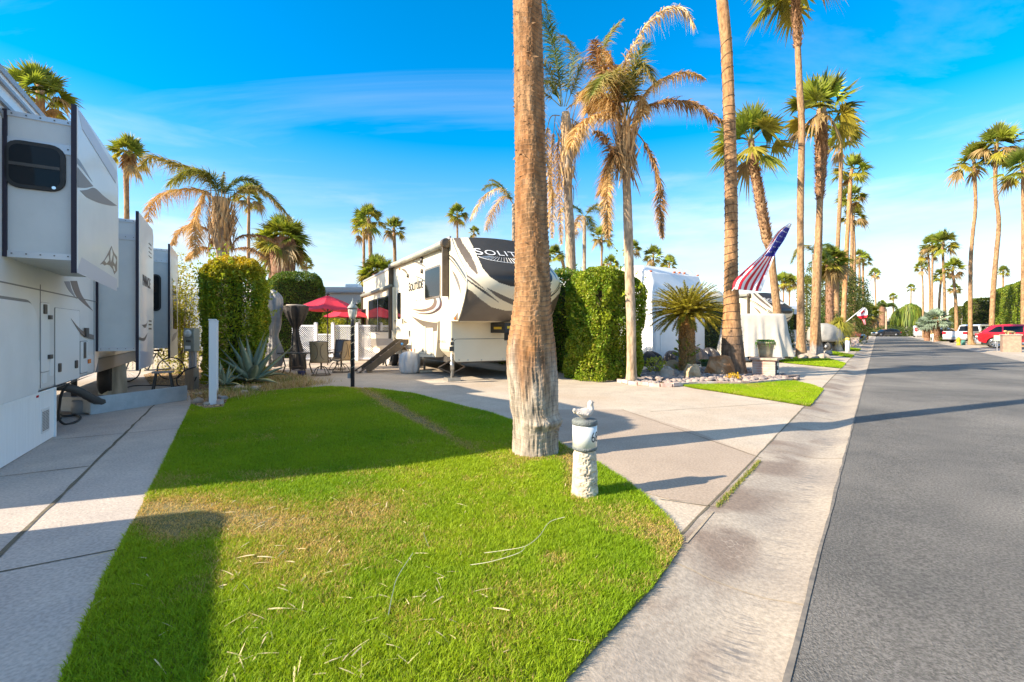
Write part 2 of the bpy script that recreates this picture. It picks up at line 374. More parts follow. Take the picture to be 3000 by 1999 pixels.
g = sheet('ground', [(-5000, -3000), (5000, -3000), (5000, 5000), (-5000, 5000)], -.10, M_DIRT)
# asphalt
m = mat('asphalt', (.165, .155, .142), (.125, .12, .112), 1.5, .9, bump=1.0, bscale=110, c3=(.215, .20, .18), sc3=.45, spec=.3, fine=.32, fs=60)
def grid_strip(name, mt, s0, s1, ds, ns, zs, kind='structure', nz=0.0):
    ss = np.arange(s0, s1+ds, ds); V = []
    for s in ss:
        for n, z in zip(ns, zs): p = S(s, n, z+nz*(random.random()-.5)); V.append(p)
    k = len(ns); Fc = [(i*k+j, i*k+j+1, (i+1)*k+j+1, (i+1)*k+j)[::-1] for i in range(len(ss)-1) for j in range(k-1)]
    mb = MB(); mb.add(V, Fc, 0, True); return tag(mb.build(name, mt), kind=kind)
grid_strip('road', m, -40, 150, 2, [-.30, .3, 2.5, 4.9, 5.42], [0, .012, .04, .012, 0])
# valley gutter concrete with water-worn marks
def gutter_mat():
    m = bpy.data.materials.new('gutter_concrete'); m.use_nodes = True; t = m.node_tree; l = t.links; b = t.nodes['Principled BSDF']; b.inputs['Roughness'].default_value = .85
    tc = t.nodes.new('ShaderNodeTexCoord'); mp = t.nodes.new('ShaderNodeMapping'); mp.inputs['Rotation'].default_value = (0, 0, -ST_ROT)
    l.new(tc.outputs['Object'], mp.inputs[0])
    def noise(sc, st, det=5, dist=0.):
        m2 = t.nodes.new('ShaderNodeMapping'); m2.inputs['Scale'].default_value = st; l.new(mp.outputs[0], m2.inputs[0])
        n = t.nodes.new('ShaderNodeTexNoise'); n.inputs['Scale'].default_value = sc; n.inputs['Detail'].default_value = det; n.inputs['Distortion'].default_value = dist; l.new(m2.outputs[0], n.inputs['Vector']); return n.outputs[0]
    def rng_(x, a, c, d=0., e=1.):
        r = t.nodes.new('ShaderNodeMapRange'); r.inputs[1].default_value = a; r.inputs[2].default_value = c; r.inputs[3].default_value = d; r.inputs[4].default_value = e; l.new(x, r.inputs[0]); return r.outputs[0]
    def mix(f, a, c):
        x = t.nodes.new('ShaderNodeMix'); x.data_type = 'RGBA'
        if isinstance(f, float): x.inputs[0].default_value = f
        else: l.new(f, x.inputs[0])
        for i, q in ((6, a), (7, c)):
            if isinstance(q, tuple): x.inputs[i].default_value = (*q, 1)
            else: l.new(q, x.inputs[i])
        return x.outputs[2]
    def mul(a, c):
        x = t.nodes.new('ShaderNodeMath'); x.operation = 'MULTIPLY'; l.new(a, x.inputs[0]); l.new(c, x.inputs[1]); return x.outputs[0]
    base = mix(rng_(noise(1.2, (1, 1, 1)), .35, .65), (.41, .345, .27), (.30, .255, .21))
    sep = t.nodes.new('ShaderNodeSeparateXYZ'); l.new(mp.outputs[0], sep.inputs[0])   # x = n, y = s
    chan = rng_(sep.outputs[0], -.74, -.58); chan2 = rng_(sep.outputs[0], -.40, -.50)
    streak = rng_(noise(6, (1.2, 8, 1), 6, .6), .50, .62)                      # short cross ripples along the channel
    base = mix(mul(mul(mul(chan, chan2), streak), rng_(noise(1.0, (1, .5, 1)), .35, .6)), base, (.13, .125, .125))
    stain = rng_(noise(.9, (1, 1, 1), 4, 1.0), .50, .62); base = mix(mul(stain, rng_(sep.outputs[0], -.55, -.75)), base, (.225, .17, .13))
    vo = t.nodes.new('ShaderNodeTexVoronoi'); vo.feature = 'DISTANCE_TO_EDGE'; vo.inputs['Scale'].default_value = 17
    wv = t.nodes.new('ShaderNodeMapping'); l.new(mp.outputs[0], wv.inputs[0]); l.new(wv.outputs[0], vo.inputs['Vector'])
    cr = rng_(vo.outputs[0], .05, .02); spot = rng_(noise(1.6, (1, 1, 1), 2), .52, .6)
    base = mix(mul(mul(cr, spot), rng_(sep.outputs[0], -.62, -.78)), base, (.34, .275, .215))
    l.new(base, b.inputs['Base Color'])
    fn = rng_(noise(38, (1, 1, 1), 5), .3, .7, .80, 1.2); vm = t.nodes.new('ShaderNodeVectorMath'); vm.operation = 'SCALE'; l.new(base, vm.inputs[0]); l.new(fn, vm.inputs['Scale']); l.new(vm.outputs[0], b.inputs['Base Color'])
    n9 = noise(70, (1, 1, 1)); bp = t.nodes.new('ShaderNodeBump'); bp.inputs['Strength'].default_value = .35; bp.inputs['Distance'].default_value = .01; l.new(n9, bp.inputs['Height']); l.new(bp.outputs[0], b.inputs['Normal'])
    return m
M_GUT = gutter_mat()
gn = [-1.12, -1.0, -.9, -.8, -.7, -.6, -.5, -.4, -.31]; gz = [.0, -.004, -.014, -.03, -.045, -.05, -.042, -.024, -.004]
grid_strip('gutter', M_GUT, -40, 150, .5, gn, gz)
grid_strip('gutter', M_GUT, -40, 150, 1, [5.43, 5.6, 5.8, 6.0, 6.25], [-.004, -.03, -.02, .03, .05])
random.seed(21)
def crack(name, pts, w, m, z):
    P_ = [Vector(p) for p in pts]; mb = MB()
    for a, b in zip(P_[:-1], P_[1:]):
        n_ = max(2, int((b-a).length/.08)); prev = a; d = (b-a); sd_ = Vector((-d.y, d.x, 0)).normalized()
        row = [a+d*i/n_+sd_*random.gauss(0, .012) for i in range(n_+1)]; V = []
        for p in row: ww = w*random.uniform(.3, 1.3); V += [(p.x-sd_.x*ww/2, p.y-sd_.y*ww/2, z(p)), (p.x+sd_.x*ww/2, p.y+sd_.y*ww/2, z(p))]
        mb.add(V, [(2*i, 2*i+2, 2*i+3, 2*i+1)[::-1] for i in range(n_)])
    return tag(mb.build(name, m), kind='structure')
def rz_(p):
    n = p.x*SNV.x+p.y*SNV.y; return float(np.interp(n, [-.30, .3, 2.5, 4.9, 5.42], [0, .012, .04, .012, 0]))+.004
mcr = mat('tar_crack', (.035, .035, .036), None, rough=.7)
# slabs of concrete on both sides
tag(sheet('driveway', [S(-40, -1.125), S(150, -1.125), S(150, -60), S(-40, -60)], -.006, M_CONC), kind='structure')
sheet('driveway', [S(-40, 6.255), S(150, 6.255), S(150, 60), S(-40, 60)], .05, M_CONC)
L = Fr(math.radians(31.7), -2.13, 0.0)
R2 = Fr(math.radians(28.87), 4.86, 0.0)
padp = [L.w(-9, -12), L.w(1.50, -12), L.w(1.47, 12), L.w(1.47, 21), L.w(-9, 21)]
pclip = [S(-3.2, -1.13)]
sheet('concrete_pad', [L.w(-9, 1.0), G(120, 2600), G(175, 1999), G(560, 1185), L.w(1.47, 21), L.w(-9, 21)], .0, M_PAD)
slab = [(1822, 1200), (2030, 1262), (2227, 1341), (2165, 1420), (2102, 1487), (1960, 1462), (1800, 1420), (1560, 1400), (1480, 1240), (1640, 1200)]
sheet('driveway_slab', [G(u, v) for u, v in slab], -.001, M_CONCB)
def joints(name, segs, mt, w, z):
    mb = MB()
    for a, b in segs:
        d = (b-a); d.z = 0; n_ = max(1, int(d.length/.25)); side = Vector((-d.y, d.x, 0)).normalized(); pts = []
        for i in range(n_+1):
            p = a+d*i/n_; ww = w*(.6+.8*random.random()); o = side*(random.random()-.5)*w*.5; pts += [p+o-side*ww/2, p+o+side*ww/2]
        mb.add([(p.x, p.y, z) for p in pts], [(2*i, 2*i+2, 2*i+3, 2*i+1)[::-1] for i in range(n_)])
    return tag(mb.build(name, mt), kind='structure')
random.seed(3)
js = [(L.w(.82, 1.0), L.w(.82, 21)), (L.w(-1.0, 4.07), L.w(1.46, 4.07)), (L.w(-1.8, 6.72), L.w(.80, 6.72)), (L.w(-1.5, 8.59), L.w(1.45, 8.59))]
js += [(L.w(-2.5, y), L.w(1.45, y)) for y in (11.2, 14, 17)]
joints('pavement_joint', js[:1], M_JOINT, .028, .004); joints('pavement_joint', js[1:], M_JOINT, .014, .004)
js = [(G(1822, 1200), G(2232, 1343)), (G(1905, 1206), G(2290, 1180)), (G(1010, 1131), G(1075, 1160)), (G(880, 1112), G(1000, 1132)),
      (G(1700, 1108), G(2400, 1135)), (G(2600, 1049), G(2290, 1062)), (G(2420, 1075), G(2300, 1073))]
joints('pavement_joint', js, M_JOINT, .012, .003)
joints('pavement_joint', [(G(1930, 1462), G(2100, 1486)), (G(2090, 1500), G(2010, 1590))], M_JOINTL, .014, .003)
joints('pavement_joint', [(S(1, -1.125), S(80, -1.125))], M_JOINT, .02, .003)
def gjoint(s, mt, w):
    mb = MB(); a = []
    for n, z in zip(gn, gz): k = random.uniform(-.015, .015); a += [S(s+k-w/2, n, z+.003), S(s+k+w/2, n, z+.003)]
    mb.add(a, [(2*i, 2*i+2, 2*i+3, 2*i+1)[::-1] for i in range(len(gn)-1)]); tag(mb.build('gutter_joint', mt), kind='structure')
for k, s in enumerate((2.95, 6.6, 9.6, 12.6, 15.6, 18.6, 22, 26, 30)): gjoint(s, M_JOINTL if k < 2 else M_JOINT, .010 if k < 2 else .012)
joints('road_edge', [(S(0, -.305), S(60, -.305))], mat('edge_grit', (.22, .19, .155), (.12, .11, .10), 14, .95), .02, .006)

# ------------------------------------------------------------- lawns
def gpoly(px): return [G(u, v) for u, v in px]
def dry(u, v):
    def e(cu, cv, ru, rv, a=0.): 
        c, s = math.cos(a), math.sin(a); x, y = u-cu, v-cv; return np.exp(-(((x*c+y*s)/ru)**2+((-x*s+y*c)/rv)**2))
    d = 1.1*e(700, 1520, 290, 58, .05)+1.0*e(480, 1530, 95, 65)+.6*e(1080, 1500, 120, 45)+.4*e(900, 1640, 260, 50)+.35*e(900, 1400, 420, 24)
    d = d+1.5*e(1190, 1212, 180, 13, .50)+.8*e(1860, 1540, 150, 50, .3)+.6*e(1640, 1640, 60, 25)+.5*e(1560, 1340, 120, 20)+.9*e(1690, 1370, 40, 90, 0)+.3*e(1000, 1750, 450, 110)+.5*e(1960, 1610, 50, 50)
    return d
def grass(name, poly, dens, h, w, near=3.0, pw=1.15, seed=1, label=None, dryf=None, edge=.0):
    rng = np.random.default_rng(seed); xs = [p.x for p in poly]; ys = [p.y for p in poly]
    x0, x1, y0, y1 = min(xs), max(xs), max(min(ys), 1.25), max(ys)
    N_ = int(dens*(x1-x0)*(y1-y0)); P_ = rng.uniform((x0, y0), (x1, y1), (N_, 2))
    keep = rng.random(N_) < np.minimum(1, near/P_[:, 1])**pw
    P_ = P_[keep]; P_ = P_[inpoly(P_[:, 0], P_[:, 1], [(p.x, p.y) for p in poly])]
    u, v = CX+F*P_[:, 0]/P_[:, 1], HY+F*CH/P_[:, 1]; P_ = P_[(u > -250) & (u < 3200)]
    u, v = CX+F*P_[:, 0]/P_[:, 1], HY+F*CH/P_[:, 1]; n = len(P_)
    P3 = np.c_[P_, np.zeros(n)]; D = (dryf(u, v)*1.0 if dryf is not None else 0)+.75*(fbm(P3*2.2, 5)-.5)+.35*(fbm(P3*9, 8)-.5)-.10
    D = np.clip(D, 0, 1); clump = fbm(P3*14, 3)
    bare = rng.random(n) < np.clip(D*1.0-.25, 0, .72); P3, D, clump = P3[~bare], D[~bare], clump[~bare]; n = len(P3); u = u[~bare]
    scale = (np.maximum(P3[:, 1], near)/near)**(pw*.55)
    hh = h*rng.uniform(.55, 1.25, n)*(1-.45*D)*(.7+.6*clump); ww = w*rng.uniform(.7, 1.4, n)*scale
    az = rng.uniform(0, 2*np.pi, n); lean = rng.uniform(.1, .9, n)+.5*D
    d = unit(np.c_[np.cos(az)*lean, np.sin(az)*lean, np.ones(n)]); sa = az+rng.normal(0, .9, n)+1.57; side = np.c_[np.cos(sa), np.sin(sa), np.zeros(n)]
    gr = np.array([.13, .29, .004]); gr2 = np.array([.33, .44, .010]); dr = np.array([.56, .38, .12]); dr2 = np.array([.66, .48, .19])
    k = rng.random(n)[:, None]; tone = np.clip(fbm(P3*1.1, 21)*1.5-.05, 0, 1)[:, None]*.8+.25*rng.random(n)[:, None]
    ol = np.array([.26, .28, .02]); c = gr*(1-tone)+gr2*tone; c = c*(1-k*.12)+ol*(k*.12); dm = (rng.random(n) < D*1.0)[:, None]; c = np.where(dm, dr*(1-k)+dr2*k, c*(1-D[:, None]*.6)+ol*D[:, None]*.6)
    c = c*rng.uniform(.75, 1.25, (n, 1)); P3[:, 2] = .006
    V = np.empty((n, 5, 3)); V[:, 0] = P3-side*(ww/2)[:, None]; V[:, 1] = P3+side*(ww/2)[:, None]
    mid = P3+d*(hh*.55)[:, None]; V[:, 2] = mid+side*(ww*.42)[:, None]; V[:, 3] = mid-side*(ww*.42)[:, None]
    V[:, 4] = mid+unit(d+np.c_[np.cos(az), np.sin(az), -.3*np.ones(n)]*.5)*(hh*.5)[:, None]
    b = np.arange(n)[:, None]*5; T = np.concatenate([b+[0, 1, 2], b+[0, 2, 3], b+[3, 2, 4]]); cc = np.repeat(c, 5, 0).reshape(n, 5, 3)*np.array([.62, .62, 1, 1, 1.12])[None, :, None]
    me = npmesh(name, V.reshape(-1, 3), T, GRASS, cc.reshape(-1, 3)); return tag(link(name, me), kind='stuff')
lawn_px = [(120, 2600), (175, 1999), (300, 1700), (460, 1395), (560, 1188), (600, 1200), (655, 1196), (668, 1172), (740, 1152), (850, 1142), (960, 1134), (1085, 1138), (1210, 1154), (1330, 1185), (1440, 1212), (1505, 1235), (1640, 1300), (1755, 1360), (1850, 1422), (1915, 1478), (1970, 1530), (2003, 1583), (1985, 1622), (1915, 1722), (1825, 1815), (1735, 1912), (1658, 1999), (1300, 2600)]
lp = gpoly(lawn_px)
sheet('lawn_soil', lp, .003, M_SOIL)
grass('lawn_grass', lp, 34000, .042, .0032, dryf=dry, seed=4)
lawn2 = [(1985, 1128), (2060, 1124), (2180, 1126), (2275, 1118), (2330, 1119), (2380, 1130), (2412, 1143), (2395, 1165), (2372, 1192), (2300, 1180), (2200, 1164), (2100, 1148), (2030, 1138)]
lawn3 = [(2275, 1060), (2330, 1047), (2420, 1050), (2478, 1066), (2465, 1080), (2390, 1073), (2300, 1064)]
lawn4 = [(2415, 1033), (2440, 1031), (2503, 1042), (2495, 1049), (2430, 1039)]
lawn5 = [(2440, 1020), (2480, 1018), (2522, 1024), (2515, 1030), (2450, 1026)]
for k, (lw, hh, dn, ww) in enumerate(((lawn2, .05, 15000, .006), (lawn3, .06, 2600, .016), (lawn4, .07, 1500, .025), (lawn5, .07, 900, .03))):
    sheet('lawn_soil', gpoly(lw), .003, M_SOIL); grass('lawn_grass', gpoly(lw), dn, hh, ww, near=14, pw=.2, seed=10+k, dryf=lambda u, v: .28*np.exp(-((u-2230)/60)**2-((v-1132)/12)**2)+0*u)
sheet('lawn_soil', [S(60, 8.5), S(64, 7), S(67, 9), S(63, 12)], .055, M_SOIL)
# weeds in the joint between slab and gutter
def tufts(name, pts, n, spread, h, w, cols, seed=0, mt=None, lean=.8):
    rng = np.random.default_rng(seed); nb = NB(); pts = np.array([(p[0], p[1], p[2] if len(p) > 2 else 0) for p in pts]); idx = rng.integers(0, len(pts), n)
    b = pts[idx]+np.c_[rng.normal(0, spread, n), rng.normal(0, spread, n), np.zeros(n)]; az = rng.uniform(0, 6.283, n); l_ = rng.uniform(.1, lean, n)
    d = unit(np.c_[np.cos(az)*l_, np.sin(az)*l_, np.ones(n)]); side = np.c_[-np.sin(az), np.cos(az), np.zeros(n)]
    c = np.array(cols)[rng.integers(0, len(cols), n)]*rng.uniform(.7, 1.25, (n, 1))
    blades(nb, b, d, side, h*rng.uniform(.5, 1.3, n), w, .35, c); return tag(link(name, nb.mesh(name, mt or GRASS)), kind='stuff')
a, b = G(2102, 1484), G(2225, 1352); tufts('joint_weeds', [a.lerp(b, t/40) for t in range(41)], 1500, .012, .03, .004, [(.12, .2, .01), (.35, .3, .08)], 3)
# dead palm leaf scraps on the grass
rng = np.random.default_rng(11); nb = NB()
ul = np.concatenate([rng.uniform(640, 1350, 120), rng.uniform(250, 1800, 45)]); vl = np.concatenate([rng.uniform(1450, 1990, 120), rng.uniform(1400, 1990, 45)])
base = np.array([G(a, b, .03) for a, b in zip(ul, vl)]); az = rng.uniform(0, 6.28, len(ul)); d = unit(np.c_[np.cos(az), np.sin(az), rng.uniform(-.05, .12, len(az))])
side = unit(np.c_[-np.sin(az), np.cos(az), rng.normal(0, .3, len(az))])
blades(nb, base, d, side, rng.uniform(.04, .17, len(ul)), rng.uniform(.004, .009, len(ul)), .15, np.array([(.72, .58, .34)])*rng.uniform(.7, 1.15, (len(ul), 1)))
for path in ([(1655, 1515), (1610, 1530), (1580, 1570), (1540, 1600), (1480, 1612), (1420, 1620)], [(1540, 1600), (1520, 1620), (1440, 1645), (1380, 1655)], [(1210, 1620), (1165, 1690), (1150, 1740), (1138, 1800)], [(1240, 1560), (1255, 1600)]):
    pts = [np.array(G(a, b, .04)) for a, b in spline(path, 6)]
    for p, q in zip(pts[:-1], pts[1:]): d_ = unit((q-p)[None]); blades(nb, p[None], d_, np.array([[0, 0, 1.]])*.5+np.cross(d_, [[0, 0, 1.]]), np.linalg.norm(q-p)*1.5, .005, 0, np.array([[.74, .66, .42]]), k=2)
tag(link('dead_leaf_scraps', nb.mesh('dead_leaf_scraps', DRY)), kind='stuff')
# ------------------------------------------------------------- vegetation builders
def fan_crown(seed, n=34, nl=22, span=1., dead=.12, up=84, dn=-34, blue=False, open_=1.):
    rng = np.random.default_rng(seed); nb = NB()
    for i in range(n):
        t = (i+.5)/n; el = math.radians(up+(dn-up)*t**1.0+rng.normal(0, 8)); az = i*2.39996+rng.normal(0, .25)
        d0 = np.array([math.cos(el)*math.cos(az), math.cos(el)*math.sin(az), math.sin(el)]); Lp = .46*rng.uniform(.75, 1.2)*(.8+.35*t)*span
        sag = .07*(.3+t); k = 5; pts = [d0*Lp*s_/k+np.array([0, 0, -sag*(s_/k)**2*Lp]) for s_ in range(k+1)]
        if blue: g1, g2 = np.array([.20, .27, .20]), np.array([.28, .34, .27])
        else: g1, g2 = np.array([.08, .145, .012]), np.array([.27, .30, .02])
        c = g1*(1-rng.random())+g2*rng.random()*.8+g1*.2
        if t > .62 and not blue: yv = rng.random(); c = c*(1-.75*yv)+np.array([.38, .30, .03])*.75*yv
        isd = t > .8 and rng.random() < dead*3
        if isd: c = np.array([.33, .22, .10])*rng.uniform(.7, 1.2)
        pet = np.array([.30, .30, .08]) if not isd else c
        s0 = unit(np.cross(d0, [0, 0, 1.])+1e-6); 
        for a, b in zip(pts[:-1], pts[1:]):
            w = .014*span
            nb.add(np.array([a-s0*w, a+s0*w, b+s0*w, b-s0*w]), np.array([[0, 1, 2, 3]]), pet)
        hub = pts[-1]; d = unit(pts[-1]-pts[-2]); side = unit(np.cross(d, [0, 0, 1.])+np.cross(d, rng.normal(0, .35, 3))); nrm = np.cross(side, d)
        ph = np.linspace(-1.55*open_, 1.55*open_, nl)+rng.normal(0, .03, nl)
        dd = np.cos(ph)[:, None]*d+np.sin(ph)[:, None]*side+nrm*(.12*np.cos(ph*1.2))[:, None]; dd = unit(dd)
        sd_ = unit(np.cross(dd, nrm)+nrm*rng.normal(.25, .2, (nl, 1))*np.where(np.arange(nl) % 2, 1, -1)[:, None])
        Ls = .52*span*rng.uniform(.85, 1.12, nl)*(.62+.38*np.cos(ph*.75)); dr = (.08+.30*t)*rng.uniform(.6, 1.5, nl)*(2.0 if isd else 1)
        cc = c*rng.uniform(.75, 1.3, (nl, 1)); tip = cc*.7+np.array([.36, .29, .10])*.3 if not blue else cc
        blades(nb, np.repeat(hub[None], nl, 0), dd, sd_, Ls, .074*span*(22/nl), dr, cc, tip, k=3)
    return nb
CROWN = [fan_crown(100+i, n=27+4*(i % 3), nl=20).mesh('crown', LEAF) for i in range(5)]
CROWNB = fan_crown(77, n=40, nl=20, dead=0, blue=True).mesh('crown', LEAF)
def trunk_mesh(pts, seg=20, ring=.10, c1=(.29, .165, .08), c2=(.40, .25, .13), grey=None, amp=.02, seed=1, step=None, dens=1., dark=(.10, .065, .04), hires=False):
    """pts (x,y,z,r) local; horizontal leaf-scar rings, vertical fissures"""
    sp = spline([tuple(p) for p in pts], max(2, int(6*dens))); P_ = np.array(sp); dz = np.r_[0, np.cumsum(np.linalg.norm(np.diff(P_[:, :3], axis=0), axis=1))]
    st = step or ring/2; zs = np.arange(0, dz[-1], st) if not hires else np.r_[np.arange(0, 6.2, .009), np.arange(6.2, dz[-1], .05)]; zs = np.r_[zs, dz[-1]]; Q = np.stack([np.interp(zs, dz, P_[:, k]) for k in range(4)], 1)
    th = np.linspace(0, 2*np.pi, seg, endpoint=False); n = len(Q)
    X = np.cos(th)[None, :]*np.ones((n, 1)); Y = np.sin(th)[None, :]*np.ones((n, 1)); Z = zs[:, None]*np.ones((1, seg))
    q = np.stack([X, Y, Z], -1).reshape(-1, 3); 
    warp = fbm(q*np.array([1.5, 1.5, 1.2]), seed)*ring*1.3
    lump = fbm(q*np.array([1.6, 1.6, 2.5]), seed+9); lump2 = vn(q*np.array([5, 5, 4.]), seed+31)
    if not hires:
        saw = ((q[:, 2]+warp)/ring) % 1.0; fib = fbm(q*np.array([11, 11, 2.0]), seed+3)
        rr = np.repeat(Q[:, 3], seg)*(1+(lump-.5)*.10)+amp*(saw-.5)*.8+amp*(fib-.5)*.9
        ed = np.clip((saw-.80)/.15, 0, 1)*(np.clip(fib*2-.4, 0, 1))
    else:
        wl = (vn(q*np.array([1.1, 1.1, 1.0]), seed+40)-.5)*.09+(vn(q*np.array([7, 7, 3.]), seed+41)-.5)*.022
        ph_ = (q[:, 2]+wl)/ring; saw = ph_ % 1.0; row = np.floor(ph_); cell = vn(np.c_[q[:, 0]*6, q[:, 1]*6, row*2.7], seed+5); vcr = np.clip((vn(np.c_[q[:, 0]*22, q[:, 1]*22, row*5.7], seed+8)-.74)*6, 0, 1)
        fib = fbm(q*np.array([24, 24, 5.0]), seed+3, 3); fine = fbm(q*np.array([30, 30, 30]), seed+13); lowk = np.clip((1.75-q[:, 2])/.7, 0, 1)
        ridge = 1-np.abs(fib*2-1)*1.6; rr = np.repeat(Q[:, 3], seg)*(1+(lump-.5)*.07)+.013*(1-lowk*.6)*(saw-.5)*(.5+.8*cell)+(.003*(1-lowk)+.026*lowk)*(fib-.5)+.006*(fine-.5)+.012*(lump2-.5)
        root = np.exp(-((q[:, 2]-.44)/.05)**2)*np.clip(np.cos(np.arctan2(q[:, 1], q[:, 0])+.7), 0, 1); rr = rr+root*(.02+.05*fine); rr = rr+.015*np.exp(-q[:, 2]/.12)
        ed = np.clip(np.clip((saw-.78)/.12, 0, 1)*(.45+cell)*(1-lowk*.6)+vcr*(1-lowk)*.55+np.clip((.44-fib)/.10, 0, 1)*(.5*lowk), 0, 1); k_ = (cell-.5)*.5
    V = np.stack([np.repeat(Q[:, 0], seg)+q[:, 0]*rr, np.repeat(Q[:, 1], seg)+q[:, 1]*rr, np.repeat(Q[:, 2], seg)], 1)
    k = np.clip((lump*1.6-.3)+(k_ if hires else 0), 0, 1)[:, None]; C = np.array(c1)*(1-k)+np.array(c2)*k
    C = C*(1-ed[:, None]*.8)+np.array(dark)*ed[:, None]*.8
    tone = np.clip(fib, 0, 1) if not hires else lowk*fib+(1-lowk)*(fbm(q*np.array([4, 4, 26.]), seed+60)*.7+fine*.3)
    C = C*(.62+.76*tone[:, None])
    if hires: pale = .6*np.clip((cell-.82)*5, 0, 1)[:, None]*(1-lowk[:, None]); C = C*(1-pale*.7)+np.array([.38, .31, .24])*pale*.7
    if grey is not None:
        gz_, gc, soft = grey; gm = np.clip((gz_-V[:, 2]+(fbm(q*np.array([2.5, 2.5, 1.2]), seed+5)-.5)*1.1)/soft, 0, 1)[:, None]; C = C*(1-gm)+np.array(gc)*(.72+.5*fib[:, None])*(1-.65*ed[:, None])*gm
    i = np.arange(n-1)[:, None]*seg; j = np.arange(seg)[None, :]; j2 = (j+1) % seg
    Fc = np.stack([i+j, i+j2, i+seg+j2, i+seg+j], -1).reshape(-1, 4)
    return V, Fc, C
def shag(nb, pts, z0, z1, n, L_, rng, col=(.30, .17, .09), out=.6):
    P_ = np.array(pts); z = rng.uniform(z0, z1, n); az = rng.uniform(0, 6.283, n); o = np.argsort(P_[:, 2])
    X, Y, R_ = (np.interp(z, P_[o, 2], P_[o, k]) for k in (0, 1, 3)); rad = np.c_[np.cos(az), np.sin(az), np.zeros(n)]
    b = np.c_[X, Y, z]+rad*R_[:, None]*.9; d = unit(rad*out*rng.uniform(.3, 1.4, (n, 1))+np.array([0, 0, 1.])+rng.normal(0, .25, (n, 3))); side = np.c_[-np.sin(az), np.cos(az), np.zeros(n)]
    c = np.array(col)*rng.uniform(.5, 1.7, (n, 1)); blades(nb, b, d, side, L_*rng.uniform(.5, 1.3, n), L_*.38, 0, c*.6, c*1.3, k=2)
PALMS = 'palm trees lining the street'
def fan_palm(tr, Y, cu, cv, R_, label, shaggy=None, crown=0, top=None, wires=False, name='fan_palm', hi=False, grey=None, cols=None, grp=PALMS, rotc=0., skirt=0, sq=1.18, flare=1.35, zb=0.0, ring=None, light=False):
    """tr: (u, v, width px) bottom first; all at depth Y; crown centre (cu,cv) px, R_ metres"""
    u0, v0, w0 = tr[0]; X0 = (u0-CX)/F*Y; base = Vector((X0, Y, zb)); pts = []
    for k, (u, v, w) in enumerate(tr): pts.append(((u-u0)/F*Y, 0., CH-(v-HY)/F*Y-zb, w/2/F*Y))
    pts[0] = (0, 0, -.05, pts[0][3]); c = P(cu, cv, Y)-base
    if c.z > pts[-1][2]+.05: pts.append((c.x, 0, c.z-.02*R_, pts[-1][3]*.95))
    t = thing(name, label, 'palm tree', base, 0, grp)
    kw = dict(seg=18, ring=.16, amp=.018, seed=int(u0) % 97)
    if hi: kw.update(seg=190, ring=.058, hires=True)
    if ring: kw['ring'] = ring
    if Y > 40: kw.update(seg=10, ring=.5, amp=.02)
    if cols: kw.update(c1=cols[0], c2=cols[1])
    V, Fc, C = trunk_mesh(pts, grey=grey, **kw)
    link('trunk', npmesh('trunk', V, Fc, BARK, C, True), t)
    if shaggy:
        nb = NB(); rng = np.random.default_rng(int(u0)); n = int(900*(shaggy[1]-shaggy[0])/3); shag(nb, pts, shaggy[0], shaggy[1], n, .26, rng); link('leaf_bases', nb.mesh('leaf_bases', DRY), t)
    me = CROWN[crown % 5]; o = link('crown', me, t); o.location = c-Vector((0, 0, .10*R_)); o.scale = (R_, R_, R_*sq); o.rotation_euler = (0, 0, rotc or crown*1.3+u0*.01)
    if skirt:
        nb = NB(); rng = np.random.default_rng(int(u0)+5); n = 90; az = rng.uniform(0, 6.28, n); rad = np.c_[np.cos(az), np.sin(az), np.zeros(n)]; zz_ = rng.uniform(-skirt, .1, n)
        blades(nb, np.array(c)+np.c_[rad[:, :2]*.1*R_, zz_], unit(rad*.6+[0, 0, -.7]), np.c_[-np.sin(az), np.cos(az), 0*az], R_*.5, R_*.12, .2, np.array([.36, .22, .10])*rng.uniform(.6, 1.3, (n, 1)), k=2); link('dead_skirt', nb.mesh('dead_skirt', DRY), t)
    return t, pts
def pinnate(nb, path, L_, n, col, col2, droop, rng, w=.018, sweep=.5, rach=(.35, .25, .12), curl=0.):
    sp = np.array(spline([tuple(p) for p in path], 8)); ln = np.r_[0, np.cumsum(np.linalg.norm(np.diff(sp, axis=0), axis=1))]; T = ln/ln[-1]
    t = np.linspace(.16, 1, n); B = np.stack([np.interp(t, T, sp[:, k]) for k in range(3)], 1); dt = unit(np.gradient(B, axis=0))
    for a, b, tt in zip(sp[:-1], sp[1:], T):
        s0 = unit(np.cross(b-a, [0, 0, 1.])+1e-6); w_ = .022*(1-.75*tt); up = np.cross(s0, unit(b-a))
        nb.add(np.array([a-s0*w_, a+s0*w_, b+s0*w_, b-s0*w_]), np.array([[0, 1, 2, 3]]), rach); nb.add(np.array([a-up*w_, a+up*w_, b+up*w_, b-up*w_]), np.array([[0, 1, 2, 3]]), rach)
    for sg in (-1, 1):
        side = unit(np.cross(dt, [0, 0, 1.])+1e-6)*sg; d = unit(side*.8+dt*sweep+np.array([0, 0, .15])+rng.normal(0, .22, (n, 3))); 
        Ls = L_*np.sin(np.pi*np.clip(t*.85+.12, 0, 1))**.6*rng.uniform(.65, 1.15, n); c = np.array(col)*rng.uniform(.7, 1.3, (n, 1)); sd_ = unit(np.cross(d, rng.normal(0, 1, (n, 3))))
        blades(nb, B, d, sd_, Ls, w, droop*rng.uniform(.6, 1.4, n), c, c*.3+np.array(col2)*.7, k=4)
GRN, GRN2, YEL = (.055, .10, .015), (.13, .17, .03), (.38, .32, .05)
TAN, TAN2, BRN = (.54, .33, .12), (.68, .47, .22), (.28, .14, .06)
